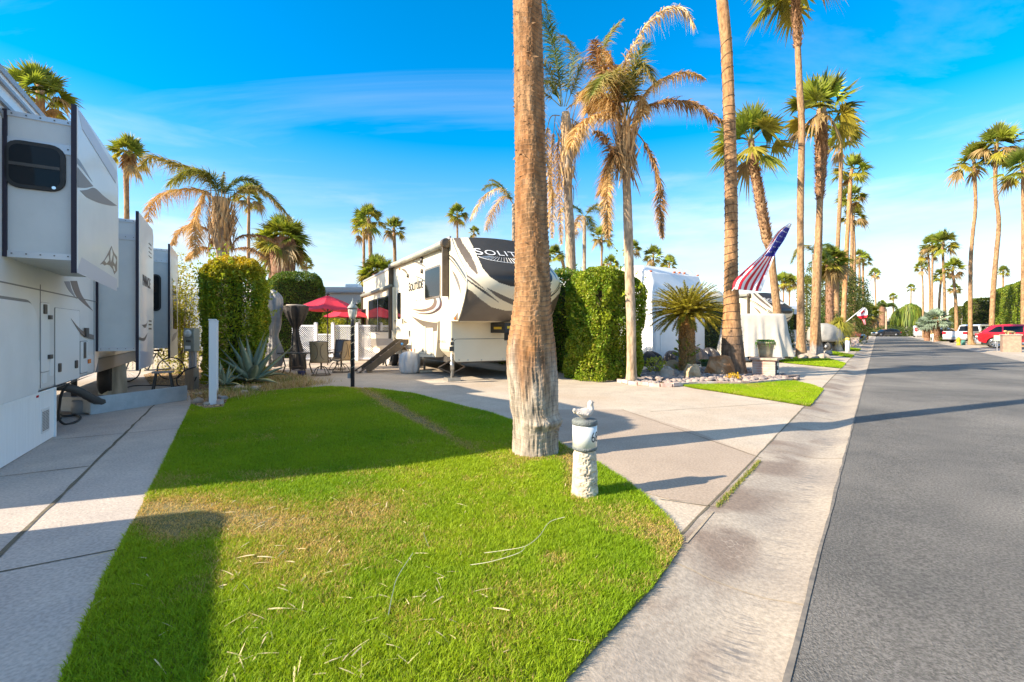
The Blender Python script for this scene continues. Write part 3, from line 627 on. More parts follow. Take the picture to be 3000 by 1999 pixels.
def queen_palm(base, trunkpts, fronds, label, name='queen_palm', seed=1, fw=.030):
    """fronds: (pixel path, depth offset at tip, leaflet length, count, kind); base: ground point, trunkpts (u,v,w)"""
    Y = base.y; rng = np.random.default_rng(seed); t = thing(name, label, 'palm tree', base)
    pts = [((u-CX)/F*Y-base.x, 0., CH-(v-HY)/F*Y, w/2/F*Y) for u, v, w in trunkpts]; pts[0] = (pts[0][0], 0, -.05, pts[0][3])
    V, Fc, C = trunk_mesh(pts, seg=22, ring=.22, amp=.012, c1=(.38, .25, .145), c2=(.50, .39, .28), seed=seed, dark=(.2, .16, .12)); link('trunk', npmesh('trunk', V, Fc, BARK, C, True), t)
    for path, dy, L_, n, kind in fronds:
        nb = NB(); m_ = len(path); p3 = []
        for i, (u, v) in enumerate(path): yy = Y+dy*(i/(m_-1)); q = P(u, v, yy)-base; p3.append(tuple(q))
        c1, c2, dr = {'g': (GRN, GRN2, .35), 'gy': (GRN2, YEL, .5), 'gd': (GRN2, TAN, .6), 't': (TAN, TAN2, .9), 'b': (BRN, TAN, .8), 'w': (TAN2, (.66, .56, .42), .9)}[kind]
        pinnate(nb, p3, L_, int(n*2.3), c1, c2, dr, rng, w=fw, rach=(.34, .24, .12) if kind in 'tbw' else (.30, .30, .10)); link('frond', nb.mesh('frond', LEAF if kind[0] == 'g' else DRY), t)
    return t
def husk(parent, base, Y, u, v0, v1, w, seed, n=260, col=(.46, .29, .14)):
    """papery old leaf bases and hanging fibre round the top of a trunk, v0 above v1 (px)"""
    rng = np.random.default_rng(seed); nb = NB(); az = rng.uniform(0, 6.28, n); v = rng.uniform(v0, v1, n); rad = np.c_[np.cos(az), np.sin(az), np.zeros(n)]
    b = np.array([P(u, vv, Y)-base for vv in v])+rad*(w/F*Y*.5); up = rng.random(n) < .6
    d = unit(rad*rng.uniform(.05, .5, (n, 1))+np.where(up[:, None], [0, 0, 1.], [0, 0, -1.])+rng.normal(0, .12, (n, 3)))
    blades(nb, b, d, np.c_[-np.sin(az), np.cos(az), 0*az], rng.uniform(.25, .8, n), rng.uniform(.02, .09, n), .0, np.array(col)*rng.uniform(.45, 1.4, (n, 1)), k=2)
    link('leaf_bases', nb.mesh('leaf_bases', DRY), parent)
def hedge(name, label, fr, x0, x1, y0, y1, h, n, L_, cols, seed, zb=0.0, lump=.22, round_=.0, cat='hedge', grp=None, patch=None, sprig=0, power=6.0, growth_col=None, base_in=0.):
    """leafy box in frame fr; surface scattered with leaf faces over a twiggy core"""
    rng = np.random.default_rng(seed); cx_, cy_ = (x0+x1)/2, (y0+y1)/2; hx, hy = (x1-x0)/2, (y1-y0)/2; o = fr.w(cx_, cy_, zb); t = thing(name, label, cat, o, fr.th, grp)
    hz = h/2; A = np.array([hx*2*hz*2, hx*2*hz*2, hy*2*hz*2, hy*2*hz*2, hx*hy*4]); f = rng.choice(5, n, p=A/A.sum()); q = rng.uniform(-1, 1, (n, 3))
    q[f == 0, 1] = -1; q[f == 1, 1] = 1; q[f == 2, 0] = -1; q[f == 3, 0] = 1; q[f == 4, 2] = 1
    nr = np.zeros((n, 3)); nr[f == 0, 1] = -1; nr[f == 1, 1] = 1; nr[f == 2, 0] = -1; nr[f == 3, 0] = 1; nr[f == 4, 2] = 1
    low_ = q[:, 2] < 0; m_ = q.copy(); m_[low_, 2] = 0; s_ = (np.abs(m_)**power).sum(1)**(-1/power); q2 = q.copy(); q2[:, 0] *= s_; q2[:, 1] *= s_; q2[~low_, 2] = (q*s_[:, None])[~low_, 2]
    nr = unit(nr+q2*.5*(np.abs(q2)**4)); p = q2*np.array([hx, hy, hz])
    if base_in: p[:, :2] *= (1-base_in*np.clip(-q[:, 2], 0, 1)**2)[:, None]
    lm = fbm(p*1.15+seed, seed); lm2 = fbm(p*4.5+seed, seed+2); dep = rng.random(n)**2*.22
    p = p+nr*((lm-.5)*lump*2+(lm2-.5)*lump*.8-dep)[:, None]; p[:, 2] += hz; p[:, 2] = np.maximum(p[:, 2], .03)
    c1, c2, c3 = [np.array(c) for c in cols]; k = np.clip((fbm(p*2.2, seed+4)-.3)*2.2, 0, 1)[:, None]; c = c1*(1-k)+c2*k
    r3 = rng.random(n) < .10; c[r3] = c3
    if patch is not None: pk = patch(p, h)[:, None]; c = c*(1-pk)+np.array(growth_col)*pk
    c = c*rng.uniform(.6, 1.35, (n, 1)); nb = NB(); leafq(nb, p, nr, L_, L_*.55, rng, c)
    link('foliage', nb.mesh('foliage', LEAF), t)
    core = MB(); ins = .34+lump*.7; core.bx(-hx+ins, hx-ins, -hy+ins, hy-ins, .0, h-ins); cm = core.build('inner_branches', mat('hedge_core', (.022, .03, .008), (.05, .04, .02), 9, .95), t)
    if sprig:
        nb = NB(); 
        for k in range(sprig):
            i = rng.integers(0, n); 
            if p[i, 2] < h*.5: continue
            dd = unit(nr[i]*.6+np.array([0, 0, .7])+rng.normal(0, .3, 3)); Ls = rng.uniform(.2, .55); m_ = 16; tt = rng.random(m_)[:, None]*Ls; pp = p[i]+dd*tt+rng.normal(0, .02, (m_, 3)); leafq(nb, pp, np.repeat(dd[None], m_, 0), L_, L_*.55, rng, (c2*rng.uniform(.9, 1.5, (m_, 1))))
        tag(link('sprigs', nb.mesh('sprigs', LEAF), t), kind='stuff')
    return t
def bush(name, label, c, r, n, L_, cols, seed, cat='shrub', w=.5, grp=None, lump=.3, dense=.5, stems=True, zmin=.02):
    rng = np.random.default_rng(seed); t = thing(name, label, cat, (c[0], c[1], 0), 0, grp); d = unit(rng.normal(size=(n, 3))); rad = 1-(rng.random(n)**1.5)*dense; rad *= 1+(fbm(d*np.array(r)*1.9/max(r)*1.6+seed, seed)-.5)*lump*2
    p = d*rad[:, None]*np.array(r); p[:, 2] += c[2]; ok = p[:, 2] > zmin; p, d = p[ok], d[ok]; m_ = len(p); k = np.clip((fbm(p*2.5, seed)-.3)*2.3, 0, 1)[:, None]
    cc = np.array(cols[0])*(1-k)+np.array(cols[1])*k; cc = cc*rng.uniform(.6, 1.4, (m_, 1)); nb = NB(); leafq(nb, p, d, L_, L_*w, rng, cc); link('foliage', nb.mesh('foliage', LEAF), t)
    if stems:
        mb = MB()
        for k in range(7): a = rng.uniform(0, 6.28); mb.tube([(rng.normal(0, .05), rng.normal(0, .05), -.02), (math.cos(a)*r[0]*.25, math.sin(a)*r[1]*.25, c[2]*.6), (math.cos(a)*r[0]*.5, math.sin(a)*r[1]*.5, c[2]+r[2]*.4)], [.03, .02, .008], 5)
        mb.build('stem', M_WOOD, t)
    return t
# ------------------------------------------------------------- the palms
tA = [(1569, 1328, 134), (1568, 1290, 130), (1570, 1225, 136), (1566, 1200, 138), (1562, 1130, 144), (1558, 1080, 147), (1557, 1050, 146), (1557, 1000, 138), (1558, 950, 122), (1560, 880, 108), (1560, 800, 102), (1558, 700, 99), (1556, 600, 94), (1554, 500, 90), (1552, 380, 88), (1550, 250, 86), (1547, 120, 83), (1544, 0, 81), (1540, -200, 76), (1525, -800, 66), (1500, -1800, 60)]
pa, ptsA = fan_palm(tA, 5.6, 1500, -2000, 1.9, 'huge foreground palm with swollen grey-based trunk on the near lawn', hi=True, grey=(1.3, (.39, .325, .255), .6), cols=((.30, .135, .05), (.37, .215, .105)), grp=None)
# root collar knob and fibre tufts
rng = np.random.default_rng(5); nb = NB(); n = 260; az = rng.uniform(-1.4, .6, n); zz_ = .42+.08*np.sin(az*3)+rng.normal(0, .05, n); rad = np.c_[np.cos(az), np.sin(az), 0*az]
blades(nb, rad*.265+np.c_[0*az, 0*az, zz_], unit(rad*.6+rng.normal(0, .5, (n, 3))), unit(rng.normal(0, 1, (n, 3))), rng.uniform(.02, .07, n), .02, .3, np.array([.33, .24, .16])*rng.uniform(.4, 1.5, (n, 1)), k=2)
n = 170; i = rng.integers(0, 18, n); zt = rng.uniform(1.9, 5.4, n); az = rng.uniform(0, 6.28, n); P_ = np.array(ptsA); rad = np.c_[np.cos(az), np.sin(az), 0*az]; X = np.interp(zt, P_[:, 2], P_[:, 0]); R_ = np.interp(zt, P_[:, 2], P_[:, 3])
blades(nb, np.c_[X, 0*X, zt]+rad*(R_*.97)[:, None], unit(rad*.35+np.c_[-rad[:, 1], rad[:, 0], rng.normal(0, .5, n)]*rng.choice([-1, 1], n)[:, None]), np.c_[0*az, 0*az, 1+0*az], rng.uniform(.03, .09, n), rng.uniform(.012, .03, n), .1, np.array([.30, .17, .08])*rng.uniform(.35, 1.2, (n, 1)), k=2)
tag(link('bark_tatters', nb.mesh('bark_tatters', DRY), pa), kind='stuff')
tB = [(2152, 1101, 74), (2150, 1075, 66), (2147, 1040, 62), (2145, 1000, 58), (2143, 925, 47), (2142, 830, 39), (2142, 700, 36), (2142, 600, 35), (2140, 480, 34), (2137, 357, 33), (2128, 134, 31), (2115, 0, 31), (2095, -250, 28), (2080, -500, 26)]
pb, ptsB = fan_palm(tB, 15.0, 2078, -560, 2.0, 'tall palm wound with black light wire, behind the brick pillar planter', crown=1, cols=((.36, .185, .075), (.42, .24, .12)), grey=(1.7, (.20, .13, .085), .4), ring=.12, grp=None)
P_ = np.array(ptsB); mb = MB(); hp = []; z = .9; a = 0.
while z < 11.2:
    r_ = np.interp(z, P_[:, 2], P_[:, 3])+.012; hp.append((np.interp(z, P_[:, 2], P_[:, 0])+r_*math.cos(a), r_*math.sin(a), z+.05*math.sin(a*.93))); a += .39; z += (.25 if z < 9 else .45)*.39/6.283
mb.tube(hp, .007, 4)
mb.build('light_wire', M_BLACK, pb)
tab = [  # trunk px, Y, crown, R, label, kwargs
 ([(2348, 1046, 34), (2347, 1010, 25), (2346, 900, 20), (2345, 700, 18), (2345, 580, 18), (2349, 380, 17), (2342, 250, 17), (2337, 134, 16), (2329, 0, 16)], 26, 2328, -78, 2.7, 'very tall straight palm whose crown leaves the top of the photo', dict(crown=2, shaggy=(17.6, 20.6))),
 ([(2394, 1044, 38), (2392, 1025, 34), (2389, 950, 25), (2394, 800, 22), (2398, 700, 20), (2402, 585, 17), (2406, 450, 30), (2406, 340, 26)], 27, 2407, 318, 2.5, 'palm with long shaggy brown upper trunk, right of the very tall palm', dict(crown=0, shaggy=(9.2, 14.1), grey=(.7, (.33, .29, .26), .2))),
 ([(2288, 1030, 24), (2277, 915, 22), (2270, 850, 21), (2263, 791, 20), (2257, 735, 22), (2246, 700, 25), (2235, 640, 26), (2224, 570, 26), (2213, 513, 22), (2204, 451, 18)], 27, 2200, 405, 2.45, 'leaning shaggy palm passing behind the large striped flag', dict(crown=3, shaggy=(6.1, 11.8))),
 ([(2450, 1012, 16), (2451, 790, 13), (2455, 700, 11), (2462, 560, 10), (2464, 440, 9)], 40, 2468, 402, 2.1, 'middle palm of the left row, first beyond the shaggy ones', dict(crown=1)),
 ([(2471, 1006, 14), (2473, 900, 13), (2482, 700, 11), (2492, 530, 9)], 46, 2497, 493, 2.4, 'palm of the left row with orange lower trunk by the flag pole', dict(crown=4, cols=((.48, .22, .08), (.5, .28, .14)))),
 ([(2491, 1002, 10), (2494, 800, 9), (2496, 700, 8), (2493, 600, 7)], 52, 2492, 575, 2.2, 'slender palm of the left row, left of a twin trunk', dict(crown=2)),
 ([(2502, 999, 9), (2503, 750, 8), (2500, 660, 7)], 58, 2500, 632, 2.2, 'slender palm of the left row, right of a twin trunk', dict(crown=0)),
 ([(2517, 995, 7), (2518, 820, 6), (2518, 770, 5)], 75, 2518, 748, 1.7, 'thin distant palm, left one of a close pair', dict(crown=3)),
 ([(2530, 994, 7), (2529, 850, 6), (2529, 775, 5)], 77, 2533, 760, 1.8, 'thin distant palm, right one of a close pair', dict(crown=4)),
 ([(2568, 984, 5), (2566, 900, 4), (2563, 815, 3.4)], 118, 2562, 800, 2.1, 'lone slim palm standing at the far end of the street', dict(crown=1)),
 ([(2617, 975, 4), (2617, 880, 3)], 140, 2617, 868, 1.7, 'small palm beyond the weeping trees at the street end', dict(crown=2)),
 ([(2667, 975, 4), (2669, 860, 3)], 140, 2669, 843, 1.9, 'small palm right of the weeping trees at the street end', dict(crown=3)),
 ([(2705, 990, 7), (2704, 860, 5), (2702, 800, 4.5)], 85, 2700, 780, 2.0, 'leftmost slim palm of the right-hand cluster', dict(crown=1)),
 ([(2726, 995, 7), (2724, 850, 6), (2721, 765, 5.5)], 72, 2718, 742, 2.2, 'second slim palm of the right-hand cluster', dict(crown=0)),
 ([(2731, 995, 8), (2731, 850, 6), (2732, 750, 5.5)], 70, 2731, 715, 2.7, 'third palm of the right-hand cluster, crown merging with its neighbour', dict(crown=2)),
 ([(2769, 998, 12), (2768, 950, 9), (2767, 850, 8), (2762, 740, 7.5)], 62, 2764, 708, 2.9, 'tallest palm of the right-hand cluster with the widest crown', dict(crown=3)),
 ([(2748, 996, 8), (2752, 880, 7), (2757, 820, 6)], 64, 2757, 806, 1.7, 'short palm leaning right inside the right-hand cluster', dict(crown=4)),
 ([(2803, 1000, 12), (2801, 900, 9), (2795, 830, 8), (2791, 800, 7)], 58, 2793, 781, 2.0, 'palm with curved trunk and lopsided crown beside the white pickup', dict(crown=1)),
 ([(2797, 980, 5), (2797, 860, 4)], 95, 2797, 845, 2.0, 'small palm peeping over the hedge behind the curved palm', dict(crown=2)),
 ([(2848, 1011, 28), (2845, 1000, 17), (2843, 980, 13), (2843, 861, 11.5), (2844, 759, 11), (2850, 683, 10.5), (2858, 606, 10), (2855, 504, 10)], 46, 2853, 470, 3.1, 'tall bowed palm standing behind the yellow hydrant', dict(crown=0)),
 ([(2904, 1006, 16), (2906, 948, 15), (2911, 836, 14), (2920, 734, 13), (2926, 647, 12), (2916, 555, 11), (2918, 453, 11)], 44, 2920, 420, 3.3, 'tallest palm on the right side, rising behind the red car', dict(crown=2)),
 ([(2939, 940, 6), (2939, 810, 5)], 90, 2939, 793, 1.8, 'small palm crown showing over the big clipped hedge', dict(crown=4)),
 ([(3000, 1016, 20), (2999, 980, 15), (2998, 800, 12), (2998, 650, 11), (2997, 520, 10)], 40, 2996, 488, 3.0, 'palm cut by the right edge of the photo', dict(crown=3)),
 # far palms over the left and middle
 ([(372, 800, 18), (371, 620, 13), (370, 520, 14), (374, 480, 17)], 22, 378, 445, 1.55, 'fan palm with yellowing fronds above the left trailer', dict(crown=1, skirt=.5)),
 ([(100, 700, 22), (118, 330, 20)], 17, 112, 265, 1.9, 'dark fan palm rising behind the roof of the left trailer', dict(crown=2)),
 ([(728, 1040, 9), (728, 700, 9), (729, 620, 8)], 40, 728, 575, 2.3, 'slender fan palm in the middle of the left skyline group', dict(crown=0)),
 ([(896, 1000, 5), (896, 820, 4), (897, 800, 3.5)], 70, 898, 770, 2.0, 'tiny palm right of the bushy low palm', dict(crown=4)),
 ([(1088, 1000, 12), (1087, 800, 12), (1083, 680, 11)], 38, 1080, 640, 2.3, 'taller of the twin palms left of the cream trailer', dict(crown=3)),
 ([(1066, 1000, 8), (1066, 750, 8), (1066, 700, 7)], 42, 1064, 665, 1.9, 'short slim palm left behind the taller twin palm', dict(crown=1)),
 ([(1158, 1000, 11), (1157, 780, 10), (1155, 690, 9)], 40, 1153, 668, 1.9, 'right palm of the group over the cream trailer roof', dict(crown=0)),
 ([(1341, 1000, 6), (1340, 700, 6), (1340, 655, 5)], 60, 1340, 625, 1.75, 'small palm directly above the cream trailer front', dict(crown=2)),
 ([(1388, 900, 4), (1388, 690, 4)], 80, 1389, 677, 1.2, 'smallest palm crown just over the cream trailer cap', dict(crown=3)),
 ([(1651, 900, 9), (1651, 780, 9)], 48, 1626, 745, 1.3, 'small palm beside the right edge of the huge trunk', dict(crown=4)),
 ([(1760, 900, 7), (1763, 730, 6)], 55, 1763, 692, 1.7, 'small palm between the two browned palms', dict(crown=0)),
 ([(1788, 900, 5), (1789, 790, 5)], 70, 1789, 770, 1.6, 'low distant palm left of the pale slender trunk', dict(crown=1)),
 ([(1851, 900, 5), (1851, 750, 5)], 60, 1852, 727, 1.5, 'small palm half hidden behind the right browned palm', dict(crown=2)),
 ([(1914, 900, 5), (1914, 770, 5)], 60, 1914, 745, 1.7, 'distant palm above the white trailer, left one', dict(crown=3)),
 ([(1960, 900, 5), (1961, 790, 5)], 70, 1961, 770, 1.6, 'distant palm above the white trailer, right one', dict(crown=4)),
 ([(2292, 900, 5), (2296, 840, 4)], 80, 2294, 822, 1.9, 'low distant palm right of the leaning shaggy trunk', dict(crown=1)),
 ([(2312, 900, 5), (2313, 842, 4)], 80, 2313, 825, 1.8, 'second low distant palm right of the leaning shaggy trunk', dict(crown=2)),
 ([(2364, 900, 6), (2363, 850, 5)], 70, 2363, 833, 1.7, 'low yellowing palm between the two tall street trunks', dict(crown=3)),
]
for tr, Y, cu, cv, R_, lab, kw in tab:
    R_ *= .68 if cu < 1300 else (.72 if cu > 2690 else (.82 if 2440 < cu else 1.0))
    if cu > 2690: tr = [(a, b, c*.85) for a, b, c in tr]
    fan_palm(tr, Y, cu, cv, R_, lab, **kw)
# bushy low palms
def low_palm(u, v, Y, R_, cu, cv, tw, label, seed, mesh=None, cat='palm tree'):
    base = Vector(((u-CX)/F*Y, Y, 0)); t = thing('low_fan_palm', label, cat, base); c = P(cu, cv, Y)-base
    pts = [(0, 0, -.05, tw), (c.x*.5, 0, c.z*.5, tw), (c.x, 0, c.z, tw*1.05)]; V, Fc, C = trunk_mesh(pts, seg=16, ring=.2, amp=.03, c1=(.24, .13, .08), c2=(.34, .19, .12)); link('trunk', npmesh('trunk', V, Fc, BARK, C, True), t)
    nb = NB(); shag(nb, pts, .3, c.z, 900, .25, np.random.default_rng(seed)); link('leaf_bases', nb.mesh('leaf_bases', DRY), t)
    o = link('crown', mesh or CROWN[seed % 5], t); o.location = c; o.scale = (R_,)*3; return t
FULL = fan_crown(301, n=64, nl=22, up=85, dn=-62, dead=.25).mesh('crown', LEAF); FULL2 = fan_crown(302, n=56, nl=22, up=85, dn=-40, dead=.0, blue=True).mesh('crown', LEAF)
low_palm(822, 1080, 29, 2.0, 828, 700, .75, 'bushy grey-green fan palm with thick brown trunk behind the hedges', 3, FULL)
low_palm(1100, 1000, 36, 1.9, 1105, 800, .4, 'low spreading fan palm at the foot of the twin palms', 4, FULL)
low_palm(2745, 995, 60, 1.75, 2742, 935, .35, 'silvery blue fan palm on the right side of the street', 5, FULL2)
low_palm(2716, 995, 66, 1.5, 2716, 948, .35, 'smaller silvery fan palm left of the big silvery one', 5, FULL2)
low_palm(2584, 985, 118, 1.3, 2584, 890, .75, 'short palm with thick reddish dead skirt at the street end', 1)
low_palm(2518, 1000, 70, 1.7, 2516, 905, .3, 'low palm with orange fruit behind the red and white flag', 2, FULL)
low_palm(2430, 1010, 38, 1.7, 2431, 765, .28, 'fan palm crown between the tall street trunks', 2, FULL)
low_palm(2538, 995, 74, 2.3, 2537, 915, .3, 'low palm right behind the red and white flag', 0, FULL)
# queen palms with browned fronds (pixel paths from the second and eighth zooms)
q = lambda *p: [z8(x, y) for x, y in p]
base = Vector(((1672-CX)/F*19.5, 19.5, 0))
t = queen_palm(base, [(1676, 1080, 30), (1675, 850, 29), (1672, 760, 29), (1669, 670, 28), (1664, 560, 25), (1662, 500, 30), (1660, 400, 34), (1657, 330, 22)], [
 (q((660, 700), (640, 500), (600, 300), (540, 130), (440, 60)), -1.5, .8, 60, 'g'), (q((670, 700), (640, 450), (600, 200), (560, 30), (500, -60)), 1.0, .8, 60, 'g'),
 (q((660, 690), (600, 520), (540, 420), (440, 420), (380, 560)), -1, .8, 60, 'gd'), (q((680, 700), (720, 480), (740, 350), (690, 250), (600, 260)), 1.2, .8, 60, 'gd'),
 (q((690, 700), (750, 550), (800, 430), (880, 420), (930, 520)), -.8, .75, 60, 'gd'), (q((660, 700), (600, 560), (540, 560), (470, 700)), .8, .7, 50, 'g'),
 (q((690, 720), (760, 660), (790, 600), (880, 640)), 1, .5, 40, 't'), (q((650, 760), (590, 770), (565, 900), (570, 1100), (600, 1300), (600, 1560)), -.6, .35, 90, 't'),
 (q((670, 800), (640, 900), (640, 1100), (650, 1350), (660, 1600)), .8, .35, 90, 't'), (q((700, 780), (740, 790), (800, 860), (760, 960), (700, 1080)), .4, .6, 70, 't'),
 (q((620, 760), (600, 1000), (590, 1250), (570, 1500)), -.3, .32, 80, 't'), (q((655, 700), (560, 620), (520, 640), (500, 760), (490, 900)), -.5, .6, 60, 'gd')],
 'browned queen palm nearest the huge trunk, dead fronds hanging to the hedge', seed=3)
husk(t, base, 19.5, 1662, 350, 560, 46, 1)
base = Vector(((1850-CX)/F*12.9, 12.9, 0))
t = queen_palm(base, [(1850, 1123, 36), (1850, 1085, 30), (1850, 1050, 27), (1849, 950, 27), (1844, 800, 27), (1841, 700, 27), (1838, 600, 25), (1835, 520, 24), (1832, 490, 34), (1833, 430, 42), (1830, 370, 30)], [
 (q((1090, 760), (1060, 560), (1080, 420), (1180, 220), (1330, 70), (1470, 70), (1530, 170)), -.6, .55, 90, 'w'), (q((1080, 760), (1130, 500), (1160, 350), (1230, 290)), .8, .7, 50, 'g'),
 (q((1080, 780), (1000, 560), (930, 400), (960, 250), (1060, 130)), .9, .5, 70, 'gd'), (q((1070, 780), (980, 560), (900, 420), (880, 260)), -.5, .8, 80, 'b'),
 (q((1100, 790), (1180, 660), (1260, 560), (1380, 500), (1500, 480), (1600, 520)), .6, .42, 80, 't'), (q((1110, 800), (1200, 720), (1320, 670), (1460, 670), (1560, 700), (1620, 740), (1720, 800)), -.4, .45, 90, 'b'),
 (q((1070, 790), (960, 640), (860, 600), (790, 640)), .5, .8, 80, 't'), (q((1060, 800), (940, 760), (840, 780), (760, 850), (720, 960)), -.8, .55, 70, 't'),
 (q((1050, 830), (980, 700), (900, 660), (830, 740)), 1.0, .9, 80, 't'), (q((1110, 870), (1160, 880), (1240, 1000), (1300, 1180), (1310, 1400), (1320, 1560)), -.3, .32, 110, 'b'),
 (q((1040, 900), (1000, 1020), (940, 900), (880, 860)), -.6, .45, 60, 'b'), (q((1040, 960), (980, 1060), (930, 1240), (920, 1270)), .4, .5, 70, 'b'),
 (q((1030, 950), (980, 1080), (960, 1250), (960, 1400), (965, 1560)), -.4, .3, 90, 't'), (q((1090, 760), (1110, 600), (1130, 480), (1190, 420), (1260, 520)), -.9, .7, 60, 'gd'),
 (q((1070, 780), (1010, 560), (1000, 430), (940, 330)), .3, .9, 80, 't'), (q((1080, 780), (1060, 600), (1000, 500), (920, 520), (860, 620)), -1.2, .8, 80, 'gd'),
 (q((1100, 720), (1140, 640), (1190, 650), (1180, 760), (1120, 820)), -.5, .35, 90, 't')],
 'browned queen palm with curling pale frond, growing beside the tall leafy hedge', seed=5)
husk(t, base, 12.9, 1832, 385, 505, 52, 2, 340)
z3l = lambda *p: [(400+x*.3827, 550+y*.3827) for x, y in p]
base = Vector(((652-CX)/F*17.0, 17.0, 0))
t = queen_palm(base, [(652, 1080, 36), (652, 760, 34), (652, 735, 34), (650, 690, 46), (648, 620, 44), (645, 580, 36)], [
 (z3l((640, 120), (560, -60), (420, -140), (260, -190), (120, -230), (20, -150)), -.6, .85, 100, 'gd'), (z3l((630, 120), (500, 20), (330, 20), (200, 60), (110, 150), (90, 260)), .5, .55, 90, 't'),
 (z3l((620, 130), (540, 30), (490, 120), (450, 260), (450, 420), (450, 520)), -.7, .5, 100, 't'), (z3l((640, 110), (600, -60), (480, -120), (360, -100), (250, -40)), -1.2, .9, 90, 'gy'),
 (z3l((670, 130), (740, 60), (860, 0), (980, 30), (1080, 120), (1180, 240)), .6, .55, 90, 'gd'), (z3l((660, 110), (700, 0), (800, -60), (900, -40), (1000, 60)), 1.2, .6, 80, 'g'),
 (z3l((600, 360), (480, 290), (380, 300), (300, 360), (280, 440)), -.4, .35, 70, 't'), (z3l((720, 470), (780, 380), (900, 360), (1020, 390), (1100, 440)), .4, .3, 80, 'b'),
 (z3l((720, 480), (820, 460), (900, 480), (980, 530)), -.6, .3, 60, 'b'), (z3l((600, 470), (500, 460), (420, 510), (380, 560)), .4, .3, 60, 't'), (z3l((650, 90), (660, -40), (670, -120)), 0, .3, 30, 'gd')],
 'broad queen palm with orange dead fronds behind the left hedge', seed=8)
husk(t, base, 17.0, 650, 600, 725, 62, 3, 420)
for u, v, Y, fl, lab, sd_ in ((1505, 600, 24, [(-80, -60, 'gy'), (-110, 30, 'w'), (-60, -90, 'gy'), (60, -60, 'g'), (110, -40, 'g'), (90, 60, 't'), (-70, 70, 't')], 'yellowing queen palm mostly hidden behind the huge trunk', 4),
                               (1712, 640, 26, [(-60, -30, 'g'), (60, -40, 'gd'), (20, 40, 'gy'), (-30, 60, 't'), (70, 30, 'g')], 'small queen palm between the two browned trunks', 6),
                               (2385, 745, 36, [(-60, 20, 'gy'), (-50, -5, 'gd'), (50, -20, 'g'), (45, 20, 'g'), (10, -40, 'g')], 'queen palm crown behind the shaggy street palm', 7),
                               (2596, 905, 110, [(-25, 0, 'g'), (30, 0, 'g'), (35, 25, 'g'), (-20, -18, 'g'), (15, -20, 'g')], 'dark queen palm near the far dead end', 9)):
    base = Vector(((u-CX)/F*Y, Y, 0)); fr = []
    for i, (dx, dv, k) in enumerate(fl): fr.append(([(u, v), (u+dx*.35, v-abs(dx)*.45+dv*.1), (u+dx*.8, v-abs(dx)*.35+dv*.5), (u+dx*1.15, v+dv*.9+abs(dx)*.15)], (-1)**i*1.2, .6 if Y < 60 else 1.2, 44, k))
    queen_palm(base, [(u, HY+2000/Y, 12 if Y < 60 else 5), (u, v, 10 if Y < 60 else 4)], fr, lab, seed=sd_, fw=.03 if Y < 60 else .1)
# ------------------------------------------------------------- trailer on the left (frame L, visible side is +x at x = 0)
def sidepoly(fr, px, x=0.0): return [fr.side(u, v, x) for u, v in px]
rv = thing('travel_trailer', 'large off-white trailer with three slide-outs filling the left edge', 'trailer', L.w(0, 6.12), L.th)
Y0 = 6.12; BX = -2.55
def lp_(y, z): return (y-Y0, z)
prof = [(0, .68), (5.13, .70), (5.35, .95), (12.9, .95), (12.9, 3.6), (12.6, 3.84), (4.9, 3.88), (3.0, 4.15), (2.6, 4.36), (1.0, 4.38), (.35, 4.15), (.0, 3.5)]
mb = MB(); mb.prism(prof, 0, BX, 0.0); body = mb.build('body', M_OFFW, rv, bevel=.05)
# belly pan sloping in under the front compartments
mb = MB(); mb.add([(0, 0, .68), (0, 5.13, .70), (-.75, 5.0, .34), (-.75, 0, .30), (BX+.5, 5.0, .34), (BX+.5, 0, .3)], [(0, 1, 2, 3), (3, 2, 4, 5)])
mb.bx(BX, -.02, 5.35, 12.7, .70, .95); mb.build('belly', M_GREY, rv)
mb = MB(); mb.bx(BX+.3, -.5, 5.3, 12.7, .55, .72); mb.build('chassis', M_BLACK, rv)
# skirting panels
y1 = L.side(155, 1282)[0]-Y0
mb = MB(); mb.bx(-.03, .012, -.02, y1, 0.01, .70); mb.bx(-.032, .03, -.02, y1+.01, .67, .70); mb.bx(-.03, .03, y1, y1+.03, .0, .70); mb.build('skirting', mat('painted_board', (.84, .86, .86), (.78, .80, .80), 3, .6, stretch=(1, 6, .3)), rv)
def P2(*p): return [z2(x, y) for x, y in p]
def rect2(mb, x0, y0, x1, y1_, x=0.0, th=.012, r=.03, mi=0):
    a, b = L.side(*z2(x0, y0), x), L.side(*z2(x1, y1_), x); ys = sorted((a[0]-Y0, b[0]-Y0)); zs = sorted((a[1], b[1]))
    mb.prism(rrect(ys[0], ys[1], zs[0], zs[1], min(r, (ys[1]-ys[0])*.45, (zs[1]-zs[0])*.45)), 0, x, x+th, mi)
y8 = L.side(103, 1000)[0]-Y0
mb = MB(); mb.prism([(-.0, .70), (y8, .70), (y8, 1.45)]+[(y8-.32+.32*math.cos(t), 1.52+.32*math.sin(t)) for t in np.linspace(0, 1.57, 8)]+[(0, 1.84)], 0, .0, .03); mb.build('front_panel', mat('panel_white', (.86, .86, .85), (.80, .80, .79), 2, .35, coat=.2), rv, bevel=.008)
mb = MB(); mb.prism([(y8+.035, .72), (y8+.035, 1.47)]+[(y8-.32+.355*math.cos(t), 1.52+.355*math.sin(t)) for t in np.linspace(0, 1.57, 10)]+[(0, 1.875), (0, .72)], 0, .0, .006); mb.build('panel_gasket', M_LINE, rv)
